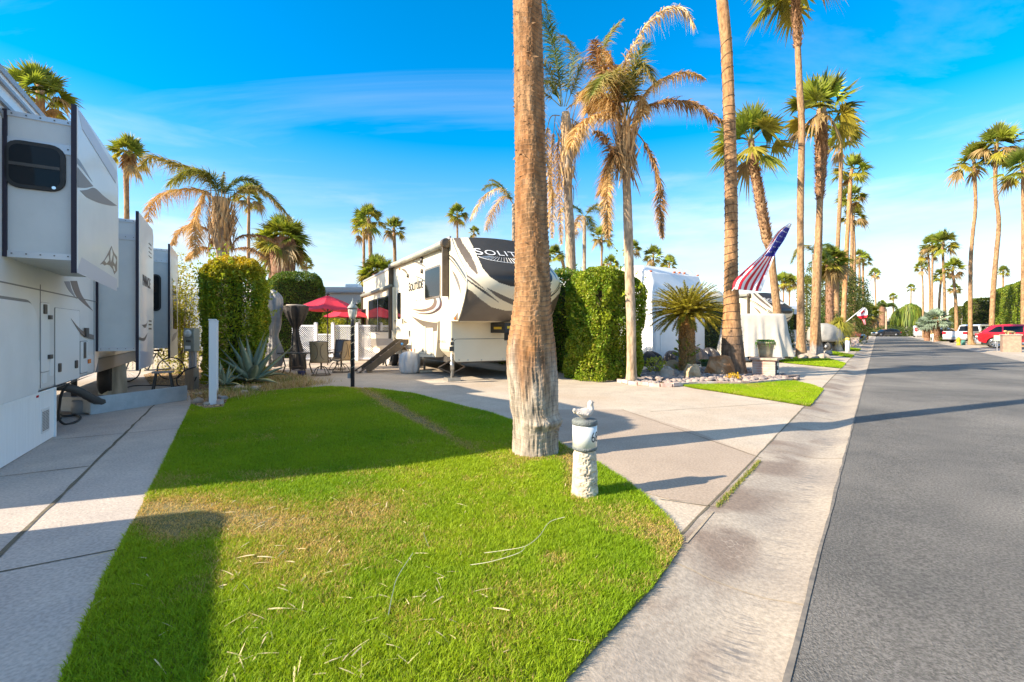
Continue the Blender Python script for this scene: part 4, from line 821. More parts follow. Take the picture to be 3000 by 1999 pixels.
mb = MB(); rect2(mb, 246, 493, 297, 912); rect2(mb, 335, 527, 482, 955); rect2(mb, 490, 735, 530, 918); rect2(mb, 532, 820, 570, 915); rect2(mb, 218, 850, 240, 1000, th=.006); rect2(mb, 303, 838, 328, 940, th=.006); rect2(mb, 258, 930, 285, 985, th=.006)
mb.build('compartment_door', mat('door_white', (.80, .80, .79), None, rough=.35), rv, bevel=.004)
mb = MB()
for a in ((243, 490, 300, 915), (331, 524, 486, 959), (487, 731, 533, 921)): rect2(mb, *a, th=.005)
mb.build('door_gasket', M_LINE, rv)
mb = MB(); 
for a in ((355, 868, 368, 918), (457, 850, 470, 895), (265, 505, 280, 565)): rect2(mb, *a, x=.012, th=.018, r=.015)
for a in ((292, 572, 305, 598), (290, 815, 308, 838), (515, 650, 532, 705)): rect2(mb, *a, x=.010, th=.03, r=.008)
rect2(mb, 512, 738, 526, 835, x=.012, th=.006, r=.003); mb.build('latch', M_DARK, rv)
mb = MB(); rect2(mb, 537, 843, 551, 865, x=.012, th=.015, r=.006); mb.build('marker_light', M_ORANGE, rv)
def vent(fr_side, parent, y0, y1, z0, z1, x, n=9, m=M_WHITE):
    mb = MB(); mb.bx(x, x+.008, y0, y1, z0, z1); f = mb.build('vent', m, parent); mb = MB()
    for c in range(2):
        ya = y0+.02+(y1-y0-.03)*c/2
        for k in range(n): z = z0+.03+(z1-z0-.06)*k/n; mb.bx(x+.008, x+.0095, ya, ya+(y1-y0)/2-.03, z, z+(z1-z0)/n*.4)
    mb.build('slot', M_DARK, f)
a, b = L.side(*z2(250, 1190), .012), L.side(*z2(298, 1300), .012); vent(L, rv, a[0]-Y0, b[0]-Y0, .14, .46, .013, 13)
# vinyl swooshes on the side
def swoosh(parent, fr, px, x, th, m, y0, sgn=1, n=6, name='stripe', sp=True):
    q_ = [px[0]] if False else px
    pts = [fr.side(u, v, x) for u, v in q_]; pts = [(a-y0, b) for a, b in pts]
    mb = MB(); mb.prism(pts, 0, x if sgn > 0 else x-th, x+th if sgn > 0 else x); return mb.build(name, m, parent)
M_TAUPE = mat('taupe_vinyl', (.20, .15, .125), None, rough=.4); M_GV = mat('grey_vinyl', (.26, .26, .29), None, rough=.4)
def curve(a, b): return spline(a, 5)+spline(b, 5)[::-1]
swoosh(rv, L, curve(P2((392, 365), (420, 420), (468, 472)), P2((425, 365), (440, 420), (468, 472))), .001, .003, M_GV, Y0)
swoosh(rv, L, curve(P2((430, 362), (470, 460), (570, 548)), P2((470, 362), (500, 450), (570, 548))), .001, .003, M_TAUPE, Y0)
swoosh(rv, L, curve(P2((434, 593), (500, 690), (575, 722)), P2((434, 593), (500, 665), (575, 695))), .014, .003, M_TAUPE, Y0)
# roof edge mouldings
mb = MB()
for off, z in ((.0, 4.17), (.0, 3.96)): mb.bx(0, .035, .5, 3.0, z, z+.04)
mb.bx(-.03, .02, .9, 2.7, 4.30, 4.37); mb.prism([(.9, 3.9), (1.15, 3.9), (2.3, 3.2), (2.1, 3.2)], 0, .002, .012); mb.build('roof_moulding', M_GREY, rv)
for yy_ in (2.2, 4.95): mb = MB(); mb.bx(-.001, .006, yy_, yy_+.012, .74, 3.9 if yy_ > 3 else 2.1); mb.build('panel_seam', M_LINE, rv)
mb = MB(); mb.bx(-.001, .008, .02, 5.1, 2.02, 2.035); mb.build('panel_seam', M_LINE, rv)
for a in ((222, 1060, 236, 1075),): mb = MB(); rect2(mb, *a, x=.012, th=.004, r=.004); mb.build('warning_label', M_RED, rv)
# slide-outs: (y0, y1, z box bottom, z box top, z flange bottom, z flange top, outer x)
def slide(parent, y0, y1, zb, zt, fb, ft, xo, cham=None):
    b = y0-Y0; e = y1-Y0; mb = MB(); mb.bx(.002, xo-.02, b+.03, e-.03, zb, zt); s_ = mb.build('slide_out', mat('slide_wall', (.62, .64, .64), (.56, .58, .58), 2, .45), parent)
    c = cham or .12; mb = MB(); mb.prism([(b-.03, fb), (e+.03, fb), (e+.03, ft-c), (e-.10, ft), (b-.03, ft)], 0, xo-.02, xo+.012); mb.build('slide_face', M_OFFW, s_, bevel=.006)
    mb = MB(); mb.prism([(b-.035, fb-.01), (b-.028, fb-.01), (b-.028, ft+.02), (b-.035, ft+.02)], 0, xo-.045, xo+.004); mb.bx(.0, .035, b-.0, b+.03, zb, zt); mb.build('seal', M_SEAL, s_)
    mb = MB()
    for z, h_ in ((zt-.06, .05), (zt-.40, .11), (zb+.0, .07)): mb = MB(); mb.bx(.03, xo-.045, b+.014, b+.03, z, z+h_); mb.build('trim', M_LGREY, s_)
    mb = MB()
    for z in (zt-.35, zb+.035, zt-.04):
        for k in range(5): xx = .07+(xo-.15)*k/4; mb.bx(xx-.006, xx+.006, b+.006, b+.014, z, z+.012)
    mb.build('screw', M_DARK, s_); return s_
s1 = slide(rv, 7.16, 9.35, 2.31, 3.93, 2.17, 4.09, .607, .35)
s2 = slide(rv, 11.2, 13.0, 1.11, 3.62, .74, 3.76, .625)
s3 = slide(rv, 16.43, 18.6, .98, 3.85, .70, 3.98, .625)
def facewin(parent, fr, y, u0, v0, u1, v1, r, yo, name='window', split=True):
    a, b = fr.face(u0, v0, y), fr.face(u1, v1, y); xs = sorted((a[0], b[0])); zs = sorted((a[1], b[1])); yy = y-yo
    mb = MB(); mb.prism(rrect(xs[0], xs[1], zs[0], zs[1], r), 1, yy-.03, yy); w_ = mb.build(name, M_BLACK, parent, bevel=.01)
    i = .045; mb = MB(); mb.prism(rrect(xs[0]+i, xs[1]-i, zs[0]+i, zs[1]-i, max(.02, r-i)), 1, yy-.034, yy-.028); mb.build('pane', M_GLASS, w_)
    if split: mb = MB(); zc = zs[0]+(zs[1]-zs[0])*.5; mb.bx(xs[0]+i, xs[1]-i, yy-.042, yy-.033, zc-.02, zc+.015); mb.build('sash', M_DARK, w_)
    return w_, xs, zs, yy
w1, xs, zs, yy = facewin(s1, L, 7.19, 12, 405, 194, 568, .13, Y0)
mb = MB(); c = L.face(*(158, 551), 7.15); mb.prism([(c[0]+.018*math.cos(t), c[1]+.018*math.sin(t)) for t in np.linspace(0, 6.28, 13)[:-1]], 1, yy-.045, yy-.034); mb.build('badge', M_CHROME, w1)
facewin(s3, L, 16.46, 440, 803, 472, 912, .12, Y0, split=False)
zf = lambda *p: [(x*.2552, 250+y*.2552) for x, y in p]
X1 = .6195
for a, b, m_ in (((( 890, 838), (930, 890), (1060, 1112)), ((890, 905), (950, 970), (1060, 1112)), M_GV), (((890, 940), (970, 1040), (1070, 1160)), ((890, 1175), (980, 1180), (1070, 1160)), M_TAUPE), (((915, 1210), (1000, 1200), (1085, 1180), (1200, 1280), (1346, 1385)), ((915, 1210), (1000, 1290), (1130, 1350), (1260, 1382), (1346, 1385)), M_TAUPE)):
    swoosh(s1, L, curve(zf(*a), zf(*b)), X1, .002, m_, Y0)
mtn = curve(P2((612, 262), (650, 215), (682, 148)), P2((612, 262), (650, 262), (698, 322)))+P2((716, 300), (716, 205))
pk = P2((612, 262), (640, 232), (660, 195), (682, 148), (698, 190), (716, 215), (716, 300), (700, 322), (690, 290), (672, 268), (655, 262), (640, 268), (628, 258))
swoosh(s1, L, pk, X1, .002, M_TAUPE, Y0, name='mountain_emblem')
for w_ in (((640, 240), (664, 205), (668, 235), (652, 255)), ((676, 180), (684, 160), (690, 200), (684, 230), (678, 250), (674, 215)), ((696, 205), (712, 235), (704, 262), (694, 245)), ((690, 268), (700, 275), (706, 300), (698, 302))): swoosh(s1, L, P2(*w_), X1+.002, .002, M_OFFW, Y0, name='mountain_snow')
z1_ = lambda *p: [(x*.3188, 150+y*.3188) for x, y in p]
swoosh(s1, L, z1_((716, 545), (757, 720), (1060, 1212), (1074, 1112), (742, 560)), X1, .001, mat('pale_decal', (.55, .55, .60), None, rough=.4), Y0, name='decal')
swoosh(s1, L, z1_((755, 716), (758, 722), (1062, 1216), (1064, 1208)), X1+.001, .002, M_GV, Y0, name='trim_line')
swoosh(s1, L, P2((470, 310), (500, 218), (716, 352), (716, 425)), X1, .001, mat('pale_decal', (.55, .55, .60), None, rough=.4), Y0, name='decal')
X2 = .638
for a, b in ((P2((868, 632), (895, 625), (905, 605)), P2((868, 632), (890, 650), (905, 605))), (P2((852, 705), (880, 712), (902, 683)), P2((852, 725), (885, 728), (902, 683)))): swoosh(s2, L, curve(a, b), X2, .002, M_TAUPE, Y0)
swoosh(s2, L, P2((855, 790), (930, 800), (925, 880), (855, 905)), X2, .001, mat('pale_decal', (.55, .55, .60), None, rough=.4), Y0, name='decal')
mb = MB()
for yy_ in (608, 630, 655, 140, 165, 190, 215): rect2(mb, 908, yy_-5, 924, yy_+5, x=X2-.008, th=.012, r=.004)
mb.build('vent', M_DARK, s2)
a, b = L.side(*z2(873, 355), X2), L.side(*z2(921, 385), X2)
hgt = .2; T = basis(Vector((X2+.001, a[0]-Y0, a[1]-.1)), Vector((0, 1, 0)), Vector((0, 0, 1)), Vector((1, 0, 0)))
text('PINNACLE', .30, T, mat('brown_letter', (.09, .06, .05), None), s2, 'lettering', bold=.015, xs=(b[0]-a[0])/(8*.26*.68))
swoosh(s3, L, P2((1055, 345), (1075, 380), (1083, 520), (1083, 660), (1060, 655)), X2, .004, M_GLASS, Y0, name='side_window')
swoosh(s3, L, curve(P2((1052, 735), (1062, 690), (1085, 675)), P2((1052, 735), (1072, 715), (1085, 675))), X2+.003, .002, M_GV, Y0)
# front jack legs, wheels, pillars and hoses under the trailer
mb = MB(); mb.bx(-.5, -.42, 4.2, 4.28, .02, .6); mb.bx(-.45, -.37, 5.6, 5.66, .02, .6); mb.bx(-.62, -.3, 4.1, 4.4, .0, .03); mb.bar((-.45, 4.24, .05), (-.45, 4.7, .6), .04, .04); mb.build('landing_leg', M_BLACK, rv)
def wheel(parent, c, r, w, ax='x', rim=M_LGREY, hub=True, spokes=0, rimr=.62, cover=None):
    M = Matrix.Translation(c) @ (Matrix.Rotation(math.pi/2, 4, 'Y') if ax == 'x' else Matrix.Rotation(math.pi/2, 4, 'X'))
    mb = MB(); mb.lathe([(r*.6, -w/2), (r*.93, -w/2), (r, -w*.36), (r, w*.36), (r*.93, w/2), (r*.6, w/2)], seg=28, M=M); t_ = mb.build('wheel', cover or M_BLACK, parent)
    for sg in (-1, 1):
        mb = MB()
        if spokes:
            mb.lathe([(r*rimr, sg*w*.50), (r*(rimr+.05), sg*w*.53), (r*(rimr+.05), sg*w*.50)], seg=28, M=M)
            for k in range(spokes):
                a_ = 2*math.pi*k/spokes; ca, sa = math.cos(a_), math.sin(a_); p0 = M @ Vector((ca*.04, sa*.04, sg*w*.50)); p1 = M @ Vector((ca*r*rimr, sa*r*rimr, sg*w*.52)); mb.bar(p0, p1, .05*r*2, .03)
            mb.lathe([(r*.16, sg*w*.48), (r*.13, sg*w*.56), (.01, sg*w*.56)], seg=12, M=M)
        else: mb.lathe([(r*rimr, sg*w*.50), (r*.5, sg*w*.44), (r*.2, sg*w*.46), (r*.15, sg*w*.52), (.01, sg*w*.52)], seg=20, M=M)
        mb.build('rim', rim, t_)
    return t_
for y in (8.0, 9.0): wheel(rv, Vector((-.35, y, .38)), .38, .24)
def lth(name, label, cat, x, y, mbf, m, z=0, **k):
    o = thing(name, label, cat, L.w(x, y, z), L.th); mbf(o); return o
# wrapped support pillar (canvas) under the trailer
c = G(333, 1152); lc = L.loc(c)
t = thing('support_pillar', 'pale weathered canvas-wrapped pillar standing under the left trailer', 'pillar', c, L.th)
mb = MB(); n_ = 36; V = []; zs_ = [0, .2, .45, .7, .85]
for z in zs_:
    for k in range(n_): a = 2*math.pi*k/n_; r = (.24-.05*z)*(1+.07*math.sin(6*a)+.04*math.sin(11*a+1)); V.append((r*math.cos(a), r*math.sin(a)*1.5, z))
mb.add(V, [(i*n_+k, i*n_+(k+1) % n_, (i+1)*n_+(k+1) % n_, (i+1)*n_+k) for i in range(len(zs_)-1) for k in range(n_)]+[tuple(4*n_+k for k in range(n_))], 0, True)
mb.build('wrap', mat('canvas', (.52, .47, .36), (.36, .32, .24), 3, .9, stretch=(2, 2, .5), bump=.3), t)
mb = MB(); mb.bx(-.1, .1, -.1, .1, .82, 1.0); mb.build('post', mat('white_post', (.62, .58, .50), None), t)
# long board lying on edge on the pad
a, b = G(265, 1216), G(549, 1172); d = (b-a).normalized(); Lb = (b-a).length; t = thing('edge_board', 'long pale grey board standing on edge on the concrete pad', 'board', a, math.atan2(d.y, d.x))
mb = MB(); mb.bx(0, Lb, 0, .045, 0, .31); mb.build('panel', mat('board_grey', (.44, .48, .50), (.36, .40, .42), 5, .7, bump=.3), t, bevel=.006)
mb = MB(); mb.bx(0, .05, .046, .75, .03, .30); mb.build('end_panel', MC['board_grey'], t, bevel=.006)
mb = MB(); mb.lathe([(.0, .0), (.13, 0), (.14, .22), (.12, .25), (.0, .25)], c=(0, 0)); o = mb.build('bucket', mat('grey_plastic', (.30, .32, .34), None, rough=.5), None); o.location = G(238, 1212); tag(o, 'small grey bucket at the near end of the long pale board', 'bucket')
def hose(name, label, pts, r, m, cat='hose', ribs=False):
    P_ = spline([tuple(p) for p in pts], 10); rr = r if not ribs else [r*(1+.12*(k % 2)) for k in range(len(P_))]
    mb = MB(); mb.tube(P_, rr, 8); o = mb.build(name, m); return tag(o, label, cat)
q0 = L.w(-.4, 9.6)
hose('sewer_hose', 'thick ribbed grey sewer hose curving behind the long board', [L.w(-.7, 10.0, .62), L.w(-.45, 10.3, .60), L.w(-.15, 10.5, .5), L.w(.1, 10.9, .22), L.w(.3, 11.6, .10), L.w(.5, 12.3, .08)], .065, mat('hose_grey', (.07, .065, .06), None, rough=.6), ribs=True)
c = G(178, 1235)
hose('water_hose', 'black hose looping down onto the concrete beside the white skirting', [P(200, 1125, 6.6), P(182, 1150, 6.6), P(174, 1190, 6.7), P(172, 1225, 7.0), G(190, 1243, .02), G(222, 1236, .02), G(236, 1224, .02), G(222, 1217, .02), G(185, 1219, .02), G(160, 1205, .03)], .017, M_BLACK)
# power pedestal with meter
c = G(562, 1142); t = thing('meter_pedestal', 'grey electric meter pedestal beside the left hedge', 'meter box', c, -.2)
mb = MB(); mb.bx(-.13, .13, -.08, .08, .0, .55); mb.build('post', M_WOOD, t); mb = MB(); mb.bx(-.10, -.03, .0, .07, .5, 1.0); mb.bx(.03, .09, 0, .06, .5, 1.0); mb.build('conduit', M_GREY, t)
mb = MB(); mb.bx(-.15, .15, -.09, .09, .97, 1.55); mb.build('box', mat('meter_grey', (.22, .25, .22), (.18, .2, .18), 5, .5), t, bevel=.01)
M = Matrix.Translation((0, -.09, 1.42)) @ Matrix.Rotation(math.pi/2, 4, 'X'); mb = MB(); mb.lathe([(.10, 0), (.10, .03), (.08, .07), (.0, .075)], seg=20, M=M); mb.build('meter_glass', mat('meter_glass', (.45, .47, .45), None, rough=.1, coat=.8), t)
mb = MB()
for k in range(3): mb.bx(-.07+.05*k, -.04+.05*k, -.1, -.09, 1.2, 1.25)
mb.build('breaker', M_DARK, t); mb = MB(); mb.bx(-.1, .06, -.094, -.09, 1.03, 1.11); mb.build('plate', M_WHITE, t)
hose('power_cord', 'black power cord looping from the meter pedestal to the ground', [P(575, 1075, 11.4), P(545, 1085, 11.3), P(520, 1105, 11.3), P(523, 1130, 11.4), P(560, 1130, 11.5), P(575, 1105, 11.4), P(560, 1132, 11.9), G(480, 1130, .03), G(400, 1130, .03), G(365, 1138, .03)], .014, M_BLACK, cat='cable')
# bicycle seen under the trailer
def bike(c, rz, s_=1.):
    t = thing('bicycle', 'bicycle parked behind the left trailer, seen beneath it', 'bicycle', c, rz)
    for y in (0, 1.05):
        mb = MB(); mb.tube([(0, y+.33*math.cos(a), .34+.33*math.sin(a)) for a in np.linspace(0, 6.28, 25)[:-1]], .018, 6, closed=True); wh = mb.build('wheel', M_BLACK, t)
        mb = MB(); 
        for k in range(8): a = math.pi*k/8; mb.tube([(0, y+.32*math.cos(a), .34+.32*math.sin(a)), (0, y-.32*math.cos(a), .34-.32*math.sin(a))], .002, 4)
        mb.build('spoke', M_CHROME, wh)
    mb = MB(); fm = [((0, 0, .34), (0, .15, .85)), ((0, .15, .85), (0, .72, .80)), ((0, .12, .75), (0, .5, .32)), ((0, .5, .32), (0, .70, .82)), ((0, .5, .32), (0, 1.05, .34)), ((0, .70, .82), (0, 1.05, .34)), ((0, .15, .85), (0, .12, 1.0))]
    for a, b in fm: mb.tube([a, b], .018, 6)
    mb.build('frame', mat('bike_silver', (.55, .57, .60), None, rough=.3, metal=.5), t)
    mb = MB(); mb.blob((0, .72, .9), (.07, .13, .03), 10, 6); mb.build('saddle', M_BLACK, t); mb = MB(); mb.tube([(-.25, .2, 1.02), (0, .12, 1.0), (.25, .2, 1.02)], .013, 6); mb.build('handlebar', M_BLACK, t)
bike(G(368, 1120), -.9)
t = thing('step_stool', 'grey step stool standing behind the far end of the long board', 'stool', G(478, 1141), L.th)
mb = MB()
for x in (-.2, .2):
    for y in (-.15, .15): mb.bar((x, y, 0), (x*.7, y*.6, .42), .04, .04)
mb.build('leg', M_DARK, t); mb = MB(); mb.bx(-.22, .22, -.12, .12, .42, .46); mb.build('seat', M_GREY, t)

# ------------------------------------------------------------- cream fifth-wheel trailer (frame R2, visible side is x = 0 facing -x)
WID = 3.05
def make_fifth(label, group=None, side_detail=True):
    rv2 = thing('fifth_wheel_trailer', label, 'trailer', R2.w(WID/2, 12.6), R2.th, group); X0, YB = -WID/2, 12.6
    s = lambda *p: [(a-YB, b) for a, b in sidepoly(R2, [z5(x, y) for x, y in p])]
    seam_px = [(1010, 152), (1030, 215), (1072, 320), (1115, 400), (1147, 470), (1156, 530), (1150, 620), (1128, 730), (1100, 830), (1075, 912)]
    seam = s(*seam_px)
    sd_ = s((203, 553))+seam+s((890, 915), (880, 1090), (866, 1245), (660, 1240), (598, 1150), (500, 1130), (500, 1215), (330, 1208), (250, 1188), (206, 1158))
    mb = MB(); 
    mb.prism(sd_, 0, X0, X0+WID); mb.build('body', M_CREAM, rv2)
    # nose cap: superelliptic in plan, profile from the side seam
    sp_ = spline(seam, 14); ZS = np.array([p[1] for p in sp_]); YS = np.array([p[0] for p in sp_]); nz, nx = 150, 190
    zt = np.linspace(ZS[0], ZS[-1], nz); yt = np.interp(zt, ZS[::-1], YS[::-1]); sx_ = np.linspace(-1, 1, nx)
    k = (zt-ZS[-1])/(ZS[0]-ZS[-1]); bul = .50*np.sin(np.pi*np.clip(k*.86+.10, 0, 1))**.6
    V = np.zeros((nz, nx, 3)); V[:, :, 0] = sx_*WID/2; V[:, :, 1] = yt[:, None]-bul[:, None]*(1-np.abs(sx_)[None, :]**2.6); V[:, :, 2] = zt[:, None]+(.10*k**3)[:, None]*(1-sx_**2)[None, :]
    top = V[0].copy(); bot = V[-1].copy(); Vf = V.reshape(-1, 3); i = np.arange(nz-1)[:, None]*nx; j = np.arange(nx-1)[None, :]; Fc = np.stack([i+j, i+nx+j, i+nx+j+1, i+j+1], -1).reshape(-1, 4)
    cen = Vf[Fc].mean(1); wx = [R2.w(0, 0)]; 
    # each face of the cap gets its colour from the painted scheme, laid out on the left half and mirrored
    def topx(c):
        x, y = c[:, 0]+WID/2, c[:, 1]+YB; wx_ = R2.o.x+x*R2.c-y*R2.s; wy_ = R2.o.y+x*R2.s+y*R2.c
        return ((CX+F*wx_/wy_-1000)/.3189, (HY+F*(CH-c[:, 2])/wy_-650)/.3189)
    cm = cen.copy(); right = cm[:, 0] > .0; cm[right, 0] *= -1; iy = ((zt[:-1]+zt[1:])/2).repeat(nx-1); 
    px, py = topx(cm); mi = np.zeros(len(cen), int)
    def reg(poly, v): mi[inpoly(px, py, poly)] = v
    reg([(1000, 100), (1075, 100), (1110, 190), (1180, 290), (1235, 400), (1258, 495), (1190, 430), (1120, 330), (1072, 240), (1040, 170)], 2)
    reg([(1100, 60), (1140, 100), (1200, 210), (1255, 330), (1300, 430), (1365, 505), (1450, 560), (1560, 595), (1800, 620), (1800, 60)], 1)
    reg(curve([(1150, 520), (1250, 590), (1340, 650), (1462, 752)], [(1150, 535), (1250, 610), (1340, 675), (1462, 752)]), 3)
    reg(curve([(1120, 440), (1150, 480), (1250, 560), (1340, 640)], [(1120, 470), (1150, 500), (1250, 578), (1340, 640)]), 2)
    reg(curve([(1337, 608), (1430, 650), (1540, 700), (1700, 760)], [(1337, 608), (1430, 690), (1540, 750), (1700, 810)]), 3)
    reg([(1060, 960), (1105, 830), (1135, 700), (1150, 612), (1200, 640), (1270, 705), (1380, 785), (1500, 815), (1700, 830), (1700, 960)], 2)
    me = npmesh('nose_cap', Vf, Fc, [M_CREAM, mat('cap_black', (.022, .021, .020), (.032, .030, .028), 1.5, .33, coat=.0, spec=.4), mat('cap_brown', (.12, .092, .07), (.16, .125, .095), 1.2, .3, coat=.2), M_DGREY], None, True)
    me.polygons.foreach_set('material_index', mi.astype(np.int32)); cap = link('nose_cap', me, rv2)
    # underside and top of the cap
    mb = MB(); V2 = [tuple(p) for p in bot[::6]]+[(X0+WID, YS[-1]+.0, ZS[-1]), (X0, YS[-1], ZS[-1])]; mb.add(V2, [tuple(range(len(V2)))]); mb.bx(X0+.05, X0+WID-.05, YS[-1], .0, ZS[-1]-.02, ZS[-1]+.02)
    tp = top[::-6]; mb.add([tuple(p) for p in tp]+[(X0, YS[0]+.8, ZS[0]), (X0+WID, YS[0]+.8, ZS[0])], [tuple(range(len(tp)+2))]); mb.build('cap_liner', M_CREAM, rv2)
    # the name on the cap, bent to follow it
    def ycap(x, z): q2 = min(1, abs(2*x/WID)); return float(np.interp(z, (zt+.10*k**3*(1-q2**2))[::-1], (yt-bul*(1-q2**2.6))[::-1]))-.012
    ca = ((1290-0), 285); 
    def fit(u, v):
        best = None
        for xx in np.linspace(-WID/2, WID/2, 61):
            pp = R2.face(*z5(u, v), ycap(xx, 3.3)+YB); 
            e_ = abs(pp[0]-WID/2-xx)
            if best is None or e_ < best[0]: best = (e_, xx, pp[1])
        return best[1], best[2]
    (xa, za), (xb, zb_) = fit(1295, 280), fit(1575, 282)
    wpl = (xb-xa)/4.0; tt = text('SOLITUDE', .34, Matrix.Identity(4), mat('white_letter', (.8, .8, .8), None, rough=.4), cap, 'lettering', ext=.0, small=.78, sp=1.1)
    me = tt.data; xs_ = [v.co.x for v in me.vertices]; sc = (-2*xa)/(max(xs_)-min(xs_)) if xa < 0 else 1
    for v in me.vertices: x = xa+(v.co.x-min(xs_))*sc; z = za+v.co.y*.92; v.co = (x, ycap(x, z)-.012, z)
    mb = MB()
    for kk in range(22):
        a_ = math.radians(200+140*kk/21); p0 = (xa+.42*2.2+.30*math.cos(a_)*2.0, za-.02+.05*math.sin(a_)); p1 = (xa+.42*2.2+.42*math.cos(a_)*2.2, za+.0+.24*math.sin(a_))
        mb.bar((p0[0], ycap(*p0)-.012, p0[1]), (p1[0], ycap(*p1)-.012, p1[1]), .004, .012)
    pts = [(xa+.92+.92*math.cos(a_), za+.0+.25*math.sin(a_)) for a_ in np.linspace(math.radians(195), math.radians(345), 24)]; mb.tube([(p[0], ycap(*p)-.012, p[1]) for p in pts], .008, 4); mb.build('emblem', MC['white_letter'], cap)
    # lower front box
    yb = 0.0; mb = MB(); mb.prism([(X0, 1.80), (X0, .95), (X0+.05, .86), (X0+.33, .60), (X0+WID-.33, .60), (X0+WID, .92), (X0+WID, 1.80)], 1, yb-.06, yb+.9); mb.build('front_box', M_CREAM, rv2, bevel=.06, seg=3)
    fz = lambda x, y: (lambda p: (p[0]-WID/2, p[1]))(R2.face(*z5(x, y), YB-.06))
    a, b = fz(1035, 1290), fz(1545, 1075); mb = MB(); mb.prism(rrect(a[0]-.012, -a[0]+.012, a[1]-.012, b[1]+.012, .10), 1, yb-.064, yb-.055); mb.build('hatch_gasket', M_DARK, rv2)
    mb = MB(); mb.prism(rrect(a[0], -a[0], a[1], b[1], .09), 1, yb-.075, yb-.060); mb.build('hatch', M_CREAM, rv2, bevel=.005)
    mb = MB()
    for x, y in ((1080, 1272), (1160, 1272), (1285, 1272), (1480, 1264)): p = fz(x, y); mb.bx(p[0]-.02, p[0]+.02, yb-.09, yb-.074, p[1]-.02, p[1]+.03)
    mb.build('latch', M_STEEL, rv2)
    mb = MB()
    for x, y, r in ((1019, 1080, .035), (1015, 1120, .05), (1012, 1168, .07)): p = fz(x, y); mb.bx(p[0]-r, p[0]+r, yb-.075, yb-.058, p[1]-r, p[1]+r)
    mb.build('socket', M_DARK, rv2, bevel=.006); p = fz(889, 1115)
    text('375RES', .11, basis(Vector((p[0], yb-.062, p[1])), Vector((1, 0, 0)), Vector((0, 0, 1)), Vector((0, -1, 0))), M_DARK, rv2, xs=.7)
    mb = MB(); mb.bx(-.22, .22, -1.0, .2, 1.42, 1.72); mb.bx(-.12, .12, -1.05, -.75, 1.20, 1.45); mb.lathe([(.09, 1.05), (.09, 1.22)], c=(0, -.9), seg=14); mb.build('hitch_pin_box', M_BLACK, rv2, bevel=.01)
    mb = MB(); mb.bx(.225, .23, -.8, -.3, 1.53, 1.60); mb.bx(-.23, -.225, -.8, -.3, 1.53, 1.60); mb.bx(-.15, .15, -1.003, -1.0, 1.55, 1.62); mb.build('sticker', mat('yellow_sticker', (.75, .5, .03), None), rv2)
    # legs, jacks, chassis
    mb = MB(); mb.bx(X0+.25, X0+WID-.25, .3, 12.0, .50, .68); mb.build('chassis', M_DARK, rv2)
    for xx in (X0+.12, X0+WID-.15):
        mb = MB(); mb.tube([(xx, .12, .10), (xx, .12, .95)], .05, 12); mb.tube([(xx, .12, .3), (xx, .12, .6)], .065, 12); mb.bx(xx-.2, xx+.2, -.06, .3, .0, .10); mb.build('landing_leg', M_STEEL, rv2)
        mb = MB()
        for sg in (-1, 1): mb.bar((xx, .12, .22), (xx+sg*.42, .15, .40), .04, .03); mb.bar((xx+sg*.42, .15, .40), (xx, .12, .62), .04, .03); mb.bar((xx+.0, .12, .64), (xx+sg*.42, .15, .40), .03, .02)
        mb.build('scissor_jack', M_BRONZE, rv2)
    for yj in (3.3, 8.8):
        mb = MB(); mb.tube([(X0+.3, yj, .08), (X0+.3, yj, .8)], .04, 10); mb.bx(X0+.24, X0+.36, yj-.06, yj+.06, .45, .85); mb.bx(X0+.08, X0+.52, yj-.2, yj+.2, .0, .07); mb.build('stabiliser_jack', M_STEEL, rv2)
    for yw in (6.9, 7.85): wheel(rv2, Vector((X0+.10, yw, .42)), .42, .24, cover=M_BLACK); wheel(rv2, Vector((X0+WID-.2, yw, .42)), .42, .24)
    if side_detail:
        mb = MB(); M = Matrix.Translation((X0-.03, 7.4, .44)) @ Matrix.Rotation(math.pi/2, 4, 'Y'); mb.lathe([(.47, .08), (.47, .0), (.40, -.04), (.0, -.05)], seg=28, M=M); mb.build('wheel_cover', M_WHITE, rv2)
    xs_ = X0
    def sp2(poly, m, th=.004, x=0., name='stripe'): mb = MB(); mb.prism(s(*poly), 0, X0-x-th, X0-x); return mb.build(name, m, rv2)
    # rear slide with the big window
    mb = MB(); q_ = s((206, 640), (498, 530), (500, 1120), (206, 1150)); y0_, y1_ = q_[0][0], q_[1][0]; zb0 = .68; mb.bx(X0-.10, X0, y1_, y0_-.12, .72, 3.28); sl = mb.build('slide_out', M_CREAM, rv2, bevel=.01)
    a, b = s((272, 640))[0], s((468, 900))[0]; mb = MB(); mb.prism(rrect(b[0], a[0], 1.42, 2.98, .05), 0, X0-.13, X0-.10); w_ = mb.build('window', M_BLACK, sl)
    yc = (a[0]+b[0])/2; mb = MB(); mb.bx(X0-.136, X0-.128, b[0]+.05, yc-.02, 1.48, 2.92); mb.bx(X0-.136, X0-.128, yc+.02, a[0]-.05, 1.48, 2.92); mb.build('pane', M_GLASS, w_)
    mb = MB(); mb.bx(X0-.145, X0-.13, yc-.015, yc+.015, 1.46, 2.94); mb.build('mullion', M_WHITE, w_)
    a2, b2 = s((214, 730))[0], s((245, 900))[0]; mb = MB(); mb.prism(rrect(b2[0], a2[0]-.05, 1.45, 2.62, .05), 0, X0-.12, X0-.10); w_ = mb.build('window', M_BLACK, sl); mb = MB(); mb.prism(rrect(b2[0]+.05, a2[0]-.1, 1.5, 2.57, .04), 0, X0-.124, X0-.118); mb.build('pane', M_GLASS, w_)
